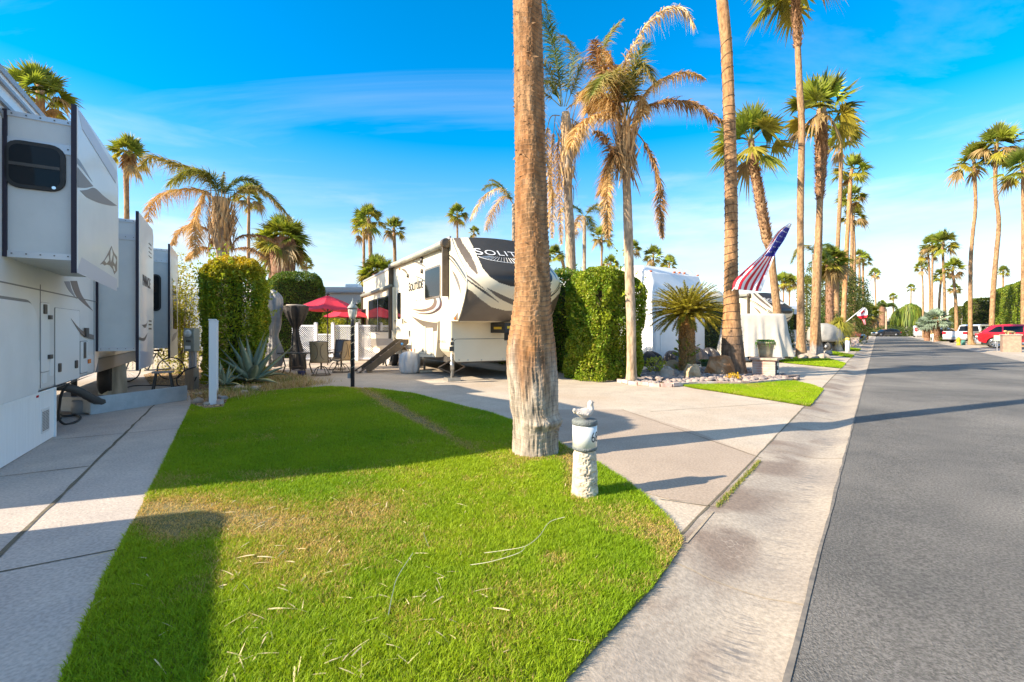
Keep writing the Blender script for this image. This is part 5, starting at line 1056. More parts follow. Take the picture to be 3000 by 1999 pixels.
    mb = MB(); mb.tube([(X0-.16, y1_+.15, 3.33), (X0-.16, y0_-.3, 3.33)], .085, 12); mb.build('slide_awning', mat('awning_roll', (.20, .21, .17), (.26, .26, .22), 6, .6), sl)
    for yy_ in (y1_+.15, y0_-.35): mb = MB(); mb.bx(X0-.2, X0-.10, yy_-.03, yy_+.03, 1.5, 3.3); mb.build('awning_arm', M_BRONZE, sl)
    def sw3(a_, b_, m_, x=.0): sp2(curve(a_, b_), m_, x=x)
    sx3 = .101
    sp2([(206, 650), (236, 640), (236, 680), (206, 690)], M_BROWN, x=sx3); sp2([(206, 1070), (498, 1075), (498, 1130), (206, 1150)], mat('slide_taupe', (.20, .17, .14), None, rough=.3), x=sx3)
    sw3([(206, 960), (240, 1020), (300, 1050)], [(206, 1010), (240, 1045), (300, 1050)], M_BROWN, sx3); sw3([(270, 960), (300, 1020), (380, 1040)], [(270, 930), (320, 1005), (380, 1040)], M_GV, sx3)
    sw3([(285, 940), (330, 935), (400, 1000)], [(285, 940), (340, 985), (400, 1000)], M_BROWN, sx3); sw3([(400, 880), (440, 920), (490, 1040)], [(430, 890), (460, 930), (490, 1040)], M_BROWN, sx3)
    # main side stripes
    sw3([(650, 490), (740, 520), (840, 600), (915, 700), (918, 790), (840, 845), (740, 850), (660, 825)], [(650, 490), (750, 540), (840, 640), (890, 720), (895, 780), (830, 830), (740, 840), (660, 825)], M_DGREY)
    sw3([(640, 800), (740, 805), (820, 780), (850, 730), (830, 670)], [(640, 800), (740, 828), (840, 805), (880, 750), (860, 690), (830, 670)], M_BROWN)
    sw3([(820, 600), (870, 640), (905, 720), (890, 790), (800, 835)], [(820, 600), (850, 650), (880, 720), (865, 785), (800, 835)], M_LGREY, .004)
    sw3([(640, 865), (740, 905), (850, 925), (888, 922)], [(640, 865), (720, 935), (820, 1000), (878, 1005)], M_BROWN); sw3([(650, 365), (720, 370), (790, 430)], [(650, 365), (720, 395), (790, 430)], M_BROWN)
    sw3([(540, 430), (590, 440), (620, 500)], [(540, 430), (580, 460), (620, 500)], M_BROWN); sw3([(505, 875), (560, 895), (615, 936)], [(505, 895), (560, 920), (615, 936)], M_BROWN); sw3([(505, 1005), (560, 1070), (660, 1240)], [(505, 1030), (560, 1110), (640, 1235)], M_BROWN)
    sw3([(905, 262), (1010, 330), (1075, 420), (1148, 535)], [(930, 262), (1030, 330), (1090, 410), (1150, 505)], M_DGREY); sw3([(905, 275), (1000, 350), (1070, 440), (1148, 560)], [(905, 268), (1005, 340), (1075, 430), (1148, 545)], M_BROWN)
    sw3([(1015, 440), (1060, 500), (1090, 580), (1100, 670)], [(1015, 440), (1045, 520), (1075, 600), (1100, 670)], M_BROWN); sp2([(1030, 890), (1072, 830), (1072, 905), (1040, 905)], M_BROWN)
    # doors, hatches, window
    a, b = s((512, 540))[0], s((578, 1110))[0]; mb = MB(); mb.prism(rrect(b[0], a[0], .98, 3.22, .08), 0, X0-.02, X0); dr = mb.build('entry_door', M_CREAM, rv2, bevel=.006)
    a_, b_ = s((520, 575))[0], s((552, 755))[0]; mb = MB(); mb.prism(rrect(b_[0], a_[0], 1.95, 3.0, .08), 0, X0-.03, X0-.02); mb.build('pane', M_GLASS, dr); mb = MB(); mb.bx(X0-.05, X0-.02, b[0]+.06, b[0]+.12, 1.75, 1.95); mb.build('handle', M_BLACK, dr)
    mb = MB(); yh = a[0]+.05; mb.tube([(X0-.03, yh, 1.9), (X0-.08, yh+.5, 1.85), (X0-.08, yh+.5, 1.25), (X0-.03, yh, 1.15)], .016, 6); mb.build('grab_handle', M_BLACK, rv2)
    a, b = s((770, 385))[0], s((913, 590))[0]; mb = MB(); mb.prism(rrect(b[0], a[0], 2.52, 3.55, .10), 0, X0-.02, X0); w_ = mb.build('window', M_BROWN, rv2); mb = MB(); mb.prism(rrect(b[0]+.06, a[0]-.06, 2.58, 3.49, .08), 0, X0-.025, X0-.018); mb.build('pane', M_GLASS, w_)
    for x0, y0, x1, y1 in ((660, 965, 775, 1215), (780, 975, 845, 1220)):
        a, b = s((x0, y0))[0], s((x1, y1))[0]; mb = MB(); mb.bx(X0-.004, X0, b[0]-.015, a[0]+.015, b[1]-.015, a[1]+.015); mb.build('hatch_gasket', M_LINE, rv2); mb = MB(); mb.bx(X0-.016, X0-.003, b[0], a[0], b[1], a[1]); h_ = mb.build('hatch', M_CREAM, rv2, bevel=.004)
    mb = MB()
    for x, y in ((680, 1180), (755, 1180)): p = s((x, y))[0]; mb.bx(X0-.03, X0-.015, p[0]-.04, p[0]+.04, p[1]-.06, p[1]+.06)
    for x, y, r in ((628, 1020, .08), (630, 1045, .05), (695, 726, .02), (732, 718, .02), (510, 850, .03)): p = s((x, y))[0]; mb.bx(X0-.02, X0, p[0]-r, p[0]+r, p[1]-r, p[1]+r)
    mb.build('latch', M_DARK, rv2, bevel=.004)
    for x, y in ((745, 455), (616, 497), (742, 352)):
        p = s((x, y))[0]; M = Matrix.Translation((X0, p[0], p[1])) @ Matrix.Rotation(-math.pi/2, 4, 'Y'); mb = MB(); mb.lathe([(.11 if x == 742 else .08, 0), (.10 if x == 742 else .07, .06), (.0, .07)], seg=16, M=M); mb.build('lamp', M_DARK, rv2)
    mb = MB(); 
    for x, y in ((1045, 888), (538, 436), (645, 1180)): p = s((x, y))[0]; mb.bx(X0-.025, X0, p[0]-.07, p[0]+.07, p[1]-.035, p[1]+.035)
    mb.build('marker_light', M_ORANGE, rv2, bevel=.01)
    # big patio awning rolled at the roof edge with its two arms
    p0, p1 = s((478, 410))[0], s((985, 205))[0]; zaw = 3.98; mb = MB(); mb.tube([(X0-.13, p0[0], p0[1]), (X0-.13, p1[0], p1[1])], .095, 14); mb.build('awning_roll', mat('awning_roll2', (.26, .27, .22), (.50, .48, .40), 1.2, .6, stretch=(1, 1, 8)), rv2)
    mb = MB(); mb.bx(X0-.20, X0, p0[0]-.05, p0[0]+.05, 1.15, p0[1]+.06); mb.build('awning_arm', M_BRONZE, rv2, bevel=.01); mb = MB(); mb.bx(X0-.20, X0, p1[0]-.05, p1[0]+.05, 1.15+1.35, p1[1]+.06); mb.lathe([(.14, -.08), (.14, .08)], seg=14, M=Matrix.Translation((X0-.13, p1[0]-.08, p1[1])) @ Matrix.Rotation(math.pi/2, 4, 'X')); mb.build('awning_arm', M_BRONZE, rv2, bevel=.01)
    r0, r1 = s((203, 553))[0], s((1005, 152))[0]; mb = MB(); mb.bar((X0-.01, r0[0], r0[1]+.02), (X0-.01, r1[0], r1[1]+.02), .05, .09); mb.build('roof_rail', M_GREY, rv2)
    ext = [(1150, 530), (1128, 730), (1075, 912)]; mb = MB(); mb.tube([(X0-.005, a_[0], a_[1]) for a_ in seam], .018, 6); mb.build('cap_seam', M_CREAM, rv2)
    p = s((510, 600))[0]
    text('SOLITUDE', .46,  basis(Vector((X0-.006, s((620, 640))[0][0], s((620, 640))[0][1])), Vector((0, -1, 0)), Vector((0, 0, 1)), Vector((-1, 0, 0))), M_BLACK, rv2, small=.8, xs=1.0, bold=.02, ext=.006)
    mb = MB(); o_ = s((690, 600))[0]
    for kk in range(14): a_ = math.radians(12*kk+5); mb.bar((X0-.004, o_[0]-.18*math.cos(a_), o_[1]+.16*math.sin(a_)), (X0-.004, o_[0]-.42*math.cos(a_), o_[1]+.36*math.sin(a_)), .02, .003)
    mb.build('emblem', M_LGREY, rv2)
    return rv2
FW = make_fifth('cream and brown fifth-wheel trailer with black nose cap, parked at the centre')
# folding entry steps
t = thing('entry_steps', 'brown folding steps leading up to the centre trailer door', 'steps', R2.w(0, 16.95), R2.th)
mb = MB()
for y in (-.42, .42): mb.prism([(-1.62, .05), (-1.45, .05), (-.10, 1.02), (-.10, 1.17), (-.35, 1.17), (-1.62, .20)], 1, y-.02, y+.02)
mb.build('side_rail', M_BRONZE, t); mb = MB()
for k in range(5): x = -.25-.30*k; z = 1.02-.225*k; mb.bx(x-.13, x+.13, -.40, .40, z-.03, z)
mb.build('tread', M_DARK, t)
for y in (-.42, .42): mb = MB(); mb.bar((-1.5, y, .25), (-1.85, y, .02), .05, .05); mb.bx(-1.95, -1.75, y-.06, y+.06, .0, .02); mb.build('leg', M_BRONZE, t)
mb = MB(); mb.lathe([(.05, 0), (.05, .004)], seg=16, M=Matrix.Translation((-.35, -.445, 1.0)) @ Matrix.Rotation(math.pi/2, 4, 'X')); mb.build('sticker', mat('blue_sticker', (.05, .25, .6), None), t)
# copies of the same model further along
def place_copy(u, v, Y, rz, label, zoff=0.):
    c = copy_tree(FW); c.location = Vector(((u-CX)/F*Y, Y, zoff)); c.rotation_euler = (0, 0, rz); c['label'] = label; return c
place_copy(2236, 0, 34, R2.th, 'second black-capped trailer behind the covered cart, nose seen over it')
place_copy(2874, 0, 68, math.radians(-42), 'black-capped trailer facing the street beyond the white pickup', 0)
place_copy(2788, 0, 84, math.radians(-42), 'black-capped trailer half hidden by the curved palm on the right')
# ------------------------------------------------------------- white trailer with slanted nose (behind the cycad)
wt = thing('white_trailer', 'plain white trailer with slanted nose and roof marker lights', 'trailer', G(1918, 1063), R2.th)
w_ = 3.55; mb = MB(); mb.prism([(0, .02), (9, .02), (9, 4.35), (1.6, 4.72), (.9, 4.62), (.35, 4.2), (-.05, 3.2), (-.12, 2.4), (0, 2.2)], 0, 0, w_); mb.build('body', M_WHITE, wt, bevel=.16, seg=4)
mb = MB(); mb.prism([(-.02, .0), (.0, .0), (.0, 2.05), (-.02, 2.05)], 0, .35, w_-.2); mb.bx(-.012, 0, .5, 3.0, .02, 2.0); mb.build('skirt_panel', M_WHITE, wt, bevel=.005)
mb = MB()
for k in (.40, .50, .60): mb.blob((w_*k+.45, .50, 4.36), (.09, .05, .04), 10, 6)
for k in (.06, .985): mb.blob((w_*k, .44, 4.3), (.09, .05, .04), 10, 6)
mb.build('marker_light', M_ORANGE, wt)
text('TETON', .22, basis(Vector((1.15, -.10, 2.75)), Vector((1, 0, 0)), Vector((0, -.1, 1)).normalized(), Vector((0, -1, 0))), M_DARK, wt, shear=.2)
mb = MB(); mb.bx(-.012, 0, 1.2, 2.6, 2.7, 3.0); mb.bx(-.02, 0, 4.0, 5.0, 2.2, 3.1); mb.build('side_window', M_DGREY, wt)
mb = MB(); mb.bx(1.2, 2.0, 3, 4, 4.4, 4.62); mb.build('roof_unit', M_WHITE, wt, bevel=.05)
# ------------------------------------------------------------- other motorhomes
def motorhome(label, loc, rz, L_, w_, h, col, stripe, win=True, ac=1, awn=False, front_win=True, name='motorhome', h0=.35, dark=False):
    t = thing(name, label, 'motorhome', loc, rz); mb = MB(); mb.prism([(0, h0), (L_, h0), (L_, h-.1), (L_-.2, h), (.35, h), (.08, h-.35), (-.06, h*.45)], 0, -w_/2, w_/2); mb.build('body', col, t, bevel=.08, seg=3)
    for y in (1.3, L_*.72):
        for sg in (-1, 1): wheel(t, Vector((sg*(w_/2-.14), y, .45)), .45, .26)
    if win:
        for y0, y1 in ((1.0, 2.0), (3.2, 4.6), (6.0, 7.2)):
            if y1 > L_: continue
            mb = MB()
            for sg in (-1, 1): mb.prism(rrect(y0, y1, h*.52, h*.74, .08), 0, min(sg*w_/2, sg*(w_/2+.02)), max(sg*w_/2, sg*(w_/2+.02)))
            mb.build('side_window', M_GLASS, t)
    if front_win: mb = MB(); mb.prism(rrect(-w_*.42, w_*.42, h*.40, h*.78, .12), 1, -.10, .08); mb.build('windscreen', M_GLASS, t)
    mb = MB()
    for sg in (-1, 1):
        a_ = sg*(w_/2+.004)
        mb.prism(curve([(0, h*.30), (L_*.3, h*.42), (L_*.7, h*.28), (L_, h*.5)], [(0, h*.38), (L_*.3, h*.50), (L_*.7, h*.40), (L_, h*.55)]), 0, min(a_, sg*w_/2), max(a_, sg*w_/2))
        mb.prism([(0, h0+.02), (L_, h0+.02), (L_, h0+.35), (0, h0+.30)], 0, min(a_, sg*w_/2), max(a_, sg*w_/2))
    mb.build('stripe', stripe, t)
    for k in range(ac): mb = MB(); mb.bx(-.35, .35, 2+3*k, 2.9+3*k, h-.01, h+.28); mb.build('roof_unit', M_DARK if dark else M_WHITE, t, bevel=.06)
    if awn: mb = MB(); mb.tube([(-w_/2-.12, .8, h-.35), (-w_/2-.12, L_-.8, h-.35)], .1, 10); mb.tube([(w_/2+.12, .8, h-.35), (w_/2+.12, L_-.8, h-.35)], .1, 10); mb.build('awning_roll', M_GREY, t)
    return t
X = (900-CX)/F*30
motorhome('long beige coach behind the red umbrella and lattice fence', (P(1140, 0, 31).x, 31, 0), math.radians(88), 14, 2.6, 4.35, mat('beige_paint', (.50, .46, .42), None, rough=.3), M_DGREY, awn=True, ac=2, front_win=False)
motorhome('white motorhome with dark roof unit between white trailer and wire-wound palm', (P(2092, 0, 27).x, 27, 0), R2.th, 9, 2.4, 3.85, M_CREAM, M_BROWN, dark=True)
motorhome('pale trailer showing above the hedge behind the flag palm', (P(2330, 0, 44).x, 44, 0), R2.th, 9, 2.4, 3.9, M_WHITE, M_GREY, name='white_trailer')
motorhome('dark blue-grey coach parked at the left end of the street', (P(2552, 0, 122).x, 122, 0), math.radians(-70), 11, 2.6, 3.9, mat('slate_paint', (.09, .11, .15), None, rough=.3), M_DGREY)
motorhome('pale trailer behind the left hedge, next to the palms', (P(535, 0, 26).x, 26, 0), R2.th, 9, 2.6, 4.0, M_WHITE, M_GREY, front_win=False, name='white_trailer')
motorhome('grey trailer behind the stop sign', (P(2695, 0, 100).x, 100, 0), math.radians(140), 5, 2.3, 2.5, M_LGREY, M_DGREY, name='white_trailer', ac=0)
# ------------------------------------------------------------- hedges and shrubs
HC = [(.055, .105, .012), (.115, .17, .018), (.30, .27, .04)]
def top_growth(z0, s_): return lambda p, h: np.clip((p[:, 2]-z0)/s_+(fbm(p*1.5, 3)-.5)*.9, 0, 1)*.85  # yellow-orange new growth coloured in towards the hedge top
fr1 = R2
def at(fr, u, v): return fr.loc(G(u, v))
x, y = at(L, 590, 1142)
hedge('clipped_hedge', 'yellow-topped clipped hedge just behind the spiky agave', L, x+.0, x+1.45, y+.5, y+3.0, 3.60, 50000, .085, [(.15, .24, .012), (.28, .33, .02), (.48, .42, .03)], 11, power=4.5, patch=top_growth(2.7, 1.0), growth_col=(.55, .38, .02), lump=.30, sprig=140)
x, y = at(L, 775, 1054)
hedge('clipped_hedge', 'darker green hedge behind the grey covered umbrella', L, x+.2, x+3.2, y+.6, y+3.6, 4.75, 36000, .10, [(.06, .12, .012), (.12, .19, .02), (.2, .2, .03)], 12, power=4)
x, y = at(R2, 1750, 1108)
hedge('tall_hedge', 'long dark green hedge between the centre trailer and the browned palm', R2, x-.1, x+1.5, y+.3, y+11, 3.65, 70000, .085, [(.065, .14, .010), (.15, .25, .018), (.36, .30, .06)], 13, lump=.30, sprig=60, power=7, base_in=.1)
x, y = at(R2, 1800, 1113)
hedge('leafy_hedge', 'hedge block in brightened, sunlit leaf colours at the near end of the dark hedge', R2, x-.95, x+.80, y-.48, y+1.3, 3.35, 52000, .085, [(.12, .22, .012), (.27, .33, .02), (.42, .38, .06)], 43, power=6, lump=.34, sprig=90, cat='hedge')  # sunny part of the same hedge, sunlight put into its brighter leaf colours
x, y = at(R2, 2365, 1022)
hedge('clipped_hedge', 'box hedge with flat top behind the covered cart', R2, x-2.2, x+.3, y+1, y+8, 3.6, 20000, .12, HC, 14, power=9, lump=.08)
x, y = at(R2, 2205, 1050)
hedge('clipped_hedge', 'low flat hedge between flag palm and black-capped trailer', R2, x-1.5, x+1.2, y+2, y+5, 2.95, 9000, .12, [(.10, .12, .03), (.18, .18, .05), (.3, .25, .08)], 15, power=9, lump=.08)
bush('round_topiary', 'rounded dark shrub between the two tall street trunks', (P(2413, 0, 40).x, 40, 1.3), (1.5, 1.5, 2.2), 7000, .14, [(.05, .09, .015), (.09, .14, .02)], 21)
bush('leafy_tree', 'loose green tree behind the left street palms', (P(2440, 0, 50).x, 50, 4.5), (3.6, 3.0, 5.5), 16000, .22, [(.06, .09, .02), (.15, .16, .03)], 22, cat='tree')
bush('leafy_tree', 'second loose tree deeper behind the left street palms', (P(2470, 0, 62).x, 62, 3.5), (3.5, 3.0, 4.5), 12000, .26, [(.05, .08, .02), (.13, .15, .03)], 23, cat='tree')
bush('leafy_shrub', 'yellow-green bush behind the white lattice fence', (P(985, 0, 25.5).x, 25.5, 1.5), (1.15, 1.0, 1.15), 7000, .10, [(.25, .30, .02), (.42, .42, .04)], 24)
bush('leafy_shrub', 'thin yellowish shrub between left trailer and clipped hedge', (P(528, 0, 15.5).x, 15.5, 1.8), (.75, .9, 2.2), 6000, .09, [(.24, .28, .02), (.45, .40, .05)], 25, dense=1.0)
bush('leafy_tree', 'wispy tree above the far end of the left trailer', (P(500, 0, 21).x, 21, 3.3), (1.0, 1.0, 1.6), 2200, .11, [(.16, .22, .03), (.40, .22, .06)], 26, dense=1.0, cat='tree')
bush('leafy_shrub', 'tall green shrub behind the coach and centre trailer', (P(1066, 0, 27).x, 27, 1.6), (.7, .8, 1.7), 3500, .11, [(.12, .18, .02), (.25, .28, .03)], 27)
# weeping trees at the street end
def weeping(label, u, Y, w, h, seed):
    rng = np.random.default_rng(seed); t = thing('weeping_tree', label, 'tree', (P(u, 0, Y).x, Y, 0)); nb = NB(); n = 3200; a = rng.uniform(0, 6.28, n); r = rng.random(n)**.6*w*(.6+.4*rng.random(n)); z = h*(.35+.65*np.sqrt(np.clip(1-(r/w)**2, 0, 1)))*rng.uniform(.8, 1.05, n)
    c = np.where(rng.random((n, 1)) < .5, [.12, .19, .02], [.22, .25, .03])*rng.uniform(.5, 1.3, (n, 1)); blades(nb, np.c_[r*np.cos(a), r*np.sin(a), z], unit(np.c_[.2*np.cos(a), .2*np.sin(a), -1+0*a]), np.c_[-np.sin(a), np.cos(a), 0*a], h*rng.uniform(.15, .4, n), .16, .1, c, k=2); link('foliage', nb.mesh('foliage', LEAF), t)
    mb = MB(); mb.tube([(0, 0, 0), (0, 0, h*.7)], [.3, .1], 8); mb.build('trunk', M_WOOD, t)
weeping('tall weeping green tree at the end of the street', 2668, 118, 3.6, 8.2, 1); weeping('weeping tree with paler top, left of the tallest weeping one', 2648, 122, 3.6, 7.4, 2)
for u, Y, r, h, lab in ((2600, 116, 3.2, 2.7, 'dense low bush hiding the dark coach'), (2650, 112, 3.6, 2.2, 'low bush below the weeping trees'), (2560, 120, 2.5, 2.0, 'far low bush left of the lone palm'), (2770, 60, 1.5, .9, 'low desert plants at the foot of the right palm cluster')):
    bush('low_bush', lab, (P(u, 0, Y).x, Y, h*.45), (r, r, h*.6), 3500, .3 if Y > 80 else .16, [(.04, .07, .015), (.12, .15, .03)], int(u), stems=False)
# right-hand hedges (clipped, street frame)
frS = Fr(math.atan2(.7795, .6264)-math.pi/2, 0, 0)      # x = n to the right of the street, y = s along it
def sn(u, Y): p = P(u, 0, Y); return frS.loc(p)
x, y = sn(2905, 56); hedge('clipped_hedge', 'huge clipped sunlit hedge behind the red car', frS, x, x+9, y-26, y+1.5, 6.6, 60000, .17, [(.10, .16, .012), (.19, .25, .02), (.30, .30, .03)], 31, power=12, lump=.14)
x, y = sn(2835, 66); hedge('clipped_hedge', 'darker clipped hedge left of the huge sunlit one', frS, x-.5, x+7, y-6, y+2, 5.9, 22000, .20, [(.09, .13, .02), (.16, .19, .03), (.25, .25, .04)], 32, power=8, lump=.2)
x, y = sn(2782, 80); hedge('clipped_hedge', 'shaded hedge end behind the dark parked car', frS, x, x+7, y-4, y+2, 5.6, 14000, .22, [(.06, .09, .015), (.12, .14, .02), (.2, .2, .03)], 33, power=8, lump=.2)
# agave with striped leaves
def agave(c, R_, label, seed=1, name='agave', n=27):
    rng = np.random.default_rng(seed); t = thing(name, label, 'agave', c); 
    for k in range(n):
        f = k/n; el = math.radians(84-74*f+rng.normal(0, 5)); az = k*2.39996+rng.normal(0, .2); Ls = R_*(.95+.25*rng.random())*(1.0 if f < .75 else .85); w = .105*R_
        H = Vector((math.cos(az), math.sin(az), 0)); S_ = Vector((-math.sin(az), math.cos(az), 0)); p = Vector((0, 0, .12))+H*.08; e = el; mb = MB(); m_ = 9; V = []; bend = rng.uniform(.0, .9)*(.3+f) if rng.random() < .45 else rng.uniform(-.05, .2)
        for i in range(m_+1):
            u_ = i/m_; ww = w*(math.sin(math.pi*min(1, (u_*.72+.25)))**.9)*(1-u_**2.2)+.004; up = Vector((-math.sin(e)*H.x, -math.sin(e)*H.y, math.cos(e))); g = .16*ww*(1+.5*(1-u_))
            V += [p-S_*ww+up*g*2.2, p-S_*ww*.60+up*g*.9, p-up*g*.1, p+S_*ww*.60+up*g*.9, p+S_*ww+up*g*2.2, p-up*g*1.6]
            e -= bend*2/m_*(.4+1.2*u_); p = p+(H*math.cos(e)+Vector((0, 0, math.sin(e))))*Ls/m_
            if p.z < .05: p.z = .05
        for i in range(m_):
            a, b = i*6, i*6+6; mb.add([], []); base_ = len(mb.v)
            mb.f += [(a, a+1, b+1, b), (a+3, a+4, b+4, b+3)]; mb.m += [1, 1]; mb.f += [(a+1, a+2, b+2, b+1), (a+2, a+3, b+3, b+2)]; mb.m += [0, 0]; mb.f += [(a+4, a+5, b+5, b+4), (a+5, a, b, b+5)]; mb.m += [0, 0]
        mb.v = [tuple(v) for v in V]; mb.s = [True]*len(mb.f); mb.build('leaf', [mat('agave_green', (.17, .24, .17), (.24, .30, .22), 4, .45), mat('agave_edge', (.78, .66, .26), (.62, .52, .2), 8, .5)], t)
    return t
agave(G(738, 1128), 1.2, 'large agave with yellow-edged blue-green leaves by the white post', 2)
agave(G(655, 1140), .55, 'small agave sprouting between the white post and the large agave', 7, n=14)
# cycad
def cycad(c, cz, R_, label, seed=3):
    rng = np.random.default_rng(seed); t = thing('cycad', label, 'cycad', c); pts = [(0, 0, -.05, .30), (.02, 0, .5, .27), (.0, 0, 1.0, .28), (0, 0, cz, .26)]
    V, Fc, C = trunk_mesh(pts, seg=24, ring=.12, amp=.05, c1=(.36, .19, .07), c2=(.50, .28, .11)); link('trunk', npmesh('trunk', V, Fc, BARK, C, True), t)
    nb = NB(); shag(nb, pts, .05, cz-.1, 1500, .11, rng, (.50, .27, .10), 1.0); link('leaf_bases', nb.mesh('leaf_bases', DRY), t)
    nb = NB()
    for k in range(34): z = rng.uniform(.1, 1.1); a = rng.uniform(0, 6.28); dd = unit(np.array([math.cos(a), math.sin(a), .5])+rng.normal(0, .3, 3)); pp = np.array([math.cos(a)*.28, math.sin(a)*.28, z])+dd*rng.random((14, 1))*.2; leafq(nb, pp, np.repeat(dd[None], 14, 0), .09, .04, rng, np.array([.30, .36, .03])*rng.uniform(.6, 1.3, (14, 1)))
    link('pups', nb.mesh('pups', LEAF), t)
    nb = NB()
    for k in range(170):
        f = k/170; el = math.radians(80-98*f**.8+rng.normal(0, 5)); az = k*2.39996; H = np.array([math.cos(az), math.sin(az), 0]); p = np.array([0, 0, cz])+H*.12; e = el; path = [tuple(p)]
        for i in range(7): p = p+(H*math.cos(e)+np.array([0, 0, math.sin(e)]))*R_/7; e -= .05+.09*rng.random(); path.append(tuple(p))
        c1 = np.array([.22, .22, .015])*(.6+.8*rng.random()); c2 = np.array([.46, .35, .04])*(.6+.7*rng.random())
        pinnate(nb, path, .16, 62, c1, c2, .12, rng, w=.017, sweep=.85, rach=(.30, .24, .06))
    link('crown', nb.mesh('crown', LEAF), t); return t
cycad(G(2012, 1092), 2.12, 1.28, 'stout cycad with dense arching fronds in the stone bed')
# strappy ponytail plants
def strappy(c, heads, label, seed):
    rng = np.random.default_rng(seed); t = thing('ponytail_palm', label, 'plant', c); mb = MB(); mb.tube([(0, 0, -.05), (0, 0, .25), (.05, 0, .6)], [.35, .28, .12], 12)
    for hx, hz, r in heads: mb.tube([(.0, 0, .3), (hx*.5, 0, .3+hz*.4), (hx, 0, hz)], [.13, .09, .07], 8)
    mb.build('stem', mat('pale_bark', (.55, .50, .40), (.4, .36, .3), 6, .9), t); nb = NB()
    for hx, hz, r in heads:
        n = 420; a = rng.uniform(0, 6.28, n); el = rng.uniform(-.2, 1.5, n); d = np.c_[np.cos(a)*np.cos(el), np.sin(a)*np.cos(el), np.sin(el)]
        blades(nb, np.tile([hx, 0, hz], (n, 1)), d, unit(np.cross(d, [0, 0, 1.])+.001), r*rng.uniform(.7, 1.1, n), .05, .7, np.array([.32, .34, .03])*rng.uniform(.5, 1.3, (n, 1)), np.array([.45, .42, .08]), k=4)
    link('foliage', nb.mesh('foliage', LEAF), t)
strappy(G(2454, 1029), [(-.15, 1.1, 1.1), (.15, 2.0, 1.3)], 'ponytail palm with two tufts of arching yellow-green straps', 2)
strappy(G(2470, 1018), [(.2, 1.4, 1.0), (-.4, 1.9, .9)], 'second tufted strap-leaved plant behind the ponytail palm', 3)
# ------------------------------------------------------------- planting bed on the left, mulch and pebbles
def litter(name, poly, n, L_, cols, seed, z=.02, w=.4, kind='stuff', extra=None, near=8):
    rng = np.random.default_rng(seed); xs, ys = [p.x for p in poly], [p.y for p in poly]; m_ = int(n*2.2); P_ = rng.uniform((min(xs), min(ys)), (max(xs), max(ys)), (m_, 2)); P_ = P_[inpoly(P_[:, 0], P_[:, 1], [(p.x, p.y) for p in poly])][:n]; k = len(P_)
    p = np.c_[P_, rng.uniform(.004, z, k)]; nb = NB(); c = np.array(cols)[rng.integers(0, len(cols), k)]*rng.uniform(.6, 1.4, (k, 1)); d = unit(rng.normal(size=(k, 3))*[1, 1, .35]); s_ = unit(np.cross(d, [0, 0, 1.])+rng.normal(0, .3, (k, 3))); Lr = (L_*rng.uniform(.5, 1.5, k))[:, None]
    nb.add(np.stack([p-d*Lr/2, p+s_*Lr*w/2, p+d*Lr/2, p-s_*Lr*w/2], 1).reshape(-1, 3), np.arange(4*k).reshape(k, 4), np.repeat(c, 4, 0)); return tag(link(name, nb.mesh(name, DRY)), kind=kind)
bedL = gpoly([(568, 1186), (600, 1200), (655, 1194), (668, 1172), (740, 1152), (850, 1142), (910, 1132), (890, 1105), (820, 1085), (740, 1078), (600, 1080), (470, 1082), (420, 1100), (440, 1128), (545, 1135)])
sheet('planting_bed', bedL, .006, mat('mulch_soil', (.34, .24, .15), (.20, .14, .08), 7, .95, bump=.6, bscale=40)); litter('fallen_leaf_mulch', bedL, 16000, .06, [(.55, .38, .22), (.42, .26, .13), (.62, .48, .32)], 3)
dg = [G(x_, y_) for x_, y_ in ((640, 1160), (680, 1164), (725, 1145), (770, 1140), (830, 1135), (870, 1132), (895, 1125), (860, 1112), (820, 1105), (790, 1120), (840, 1120))]
tufts('dry_ground_cover', dg, 6500, .30, .26, .008, [(.50, .36, .16), (.42, .27, .12), (.30, .28, .06), (.60, .45, .25)], 5, DRY, 1.6)
tufts('green_ground_cover', [G(650, 1150), G(690, 1150), G(720, 1152), G(840, 1120)], 1500, .18, .22, .01, [(.10, .17, .05), (.2, .26, .06)], 6, None, 1.2)
random.seed(8)
def rock(u, v, r, label, m, seed, h=None, noise=.35, name='boulder', z=0.0, grp=None):
    mb = MB(); mb.blob((0, 0, r*(h or .6)*.55), (r, r*.8, r*(h or .6)), 11, 7, 0, noise, seed); o = mb.build(name, m, smooth=r < .15); o.location = G(u, v); o.rotation_euler = (0, 0, seed); return tag(o, label, 'rock', grp)
M_PR = mat('pale_rock', (.42, .35, .28), (.30, .25, .20), 6, .9, bump=.5); M_OR = mat('rust_rock', (.42, .19, .07), (.26, .12, .05), 4, .85, bump=.9, c3=(.48, .33, .2), sc3=2); M_CR = mat('cream_rock', (.52, .38, .23), (.42, .30, .18), 4, .9, bump=.5)
for k, (u, v, r, lb) in enumerate(((580, 1183, .13, 'larger pale stone left of the white fence post'), (603, 1188, .08, 'small pale stone touching the white fence post on its left'), (583, 1160, .09, 'pale stone farther back, left of the white fence'), (700, 1146, .16, 'biggest pale stone in front of the large agave'), (745, 1146, .14, 'second pale stone in front of the large agave, to the right'), (762, 1140, .10, 'rightmost small stone below the large agave'), (715, 1155, .1, 'lowest small stone at the lawn edge below the agave'), (640, 1168, .1, 'pale stone between the white post and small agave'))): rock(u, v, r, lb, M_PR, k+1, name='border_stone', grp='pale stones round the agave bed')
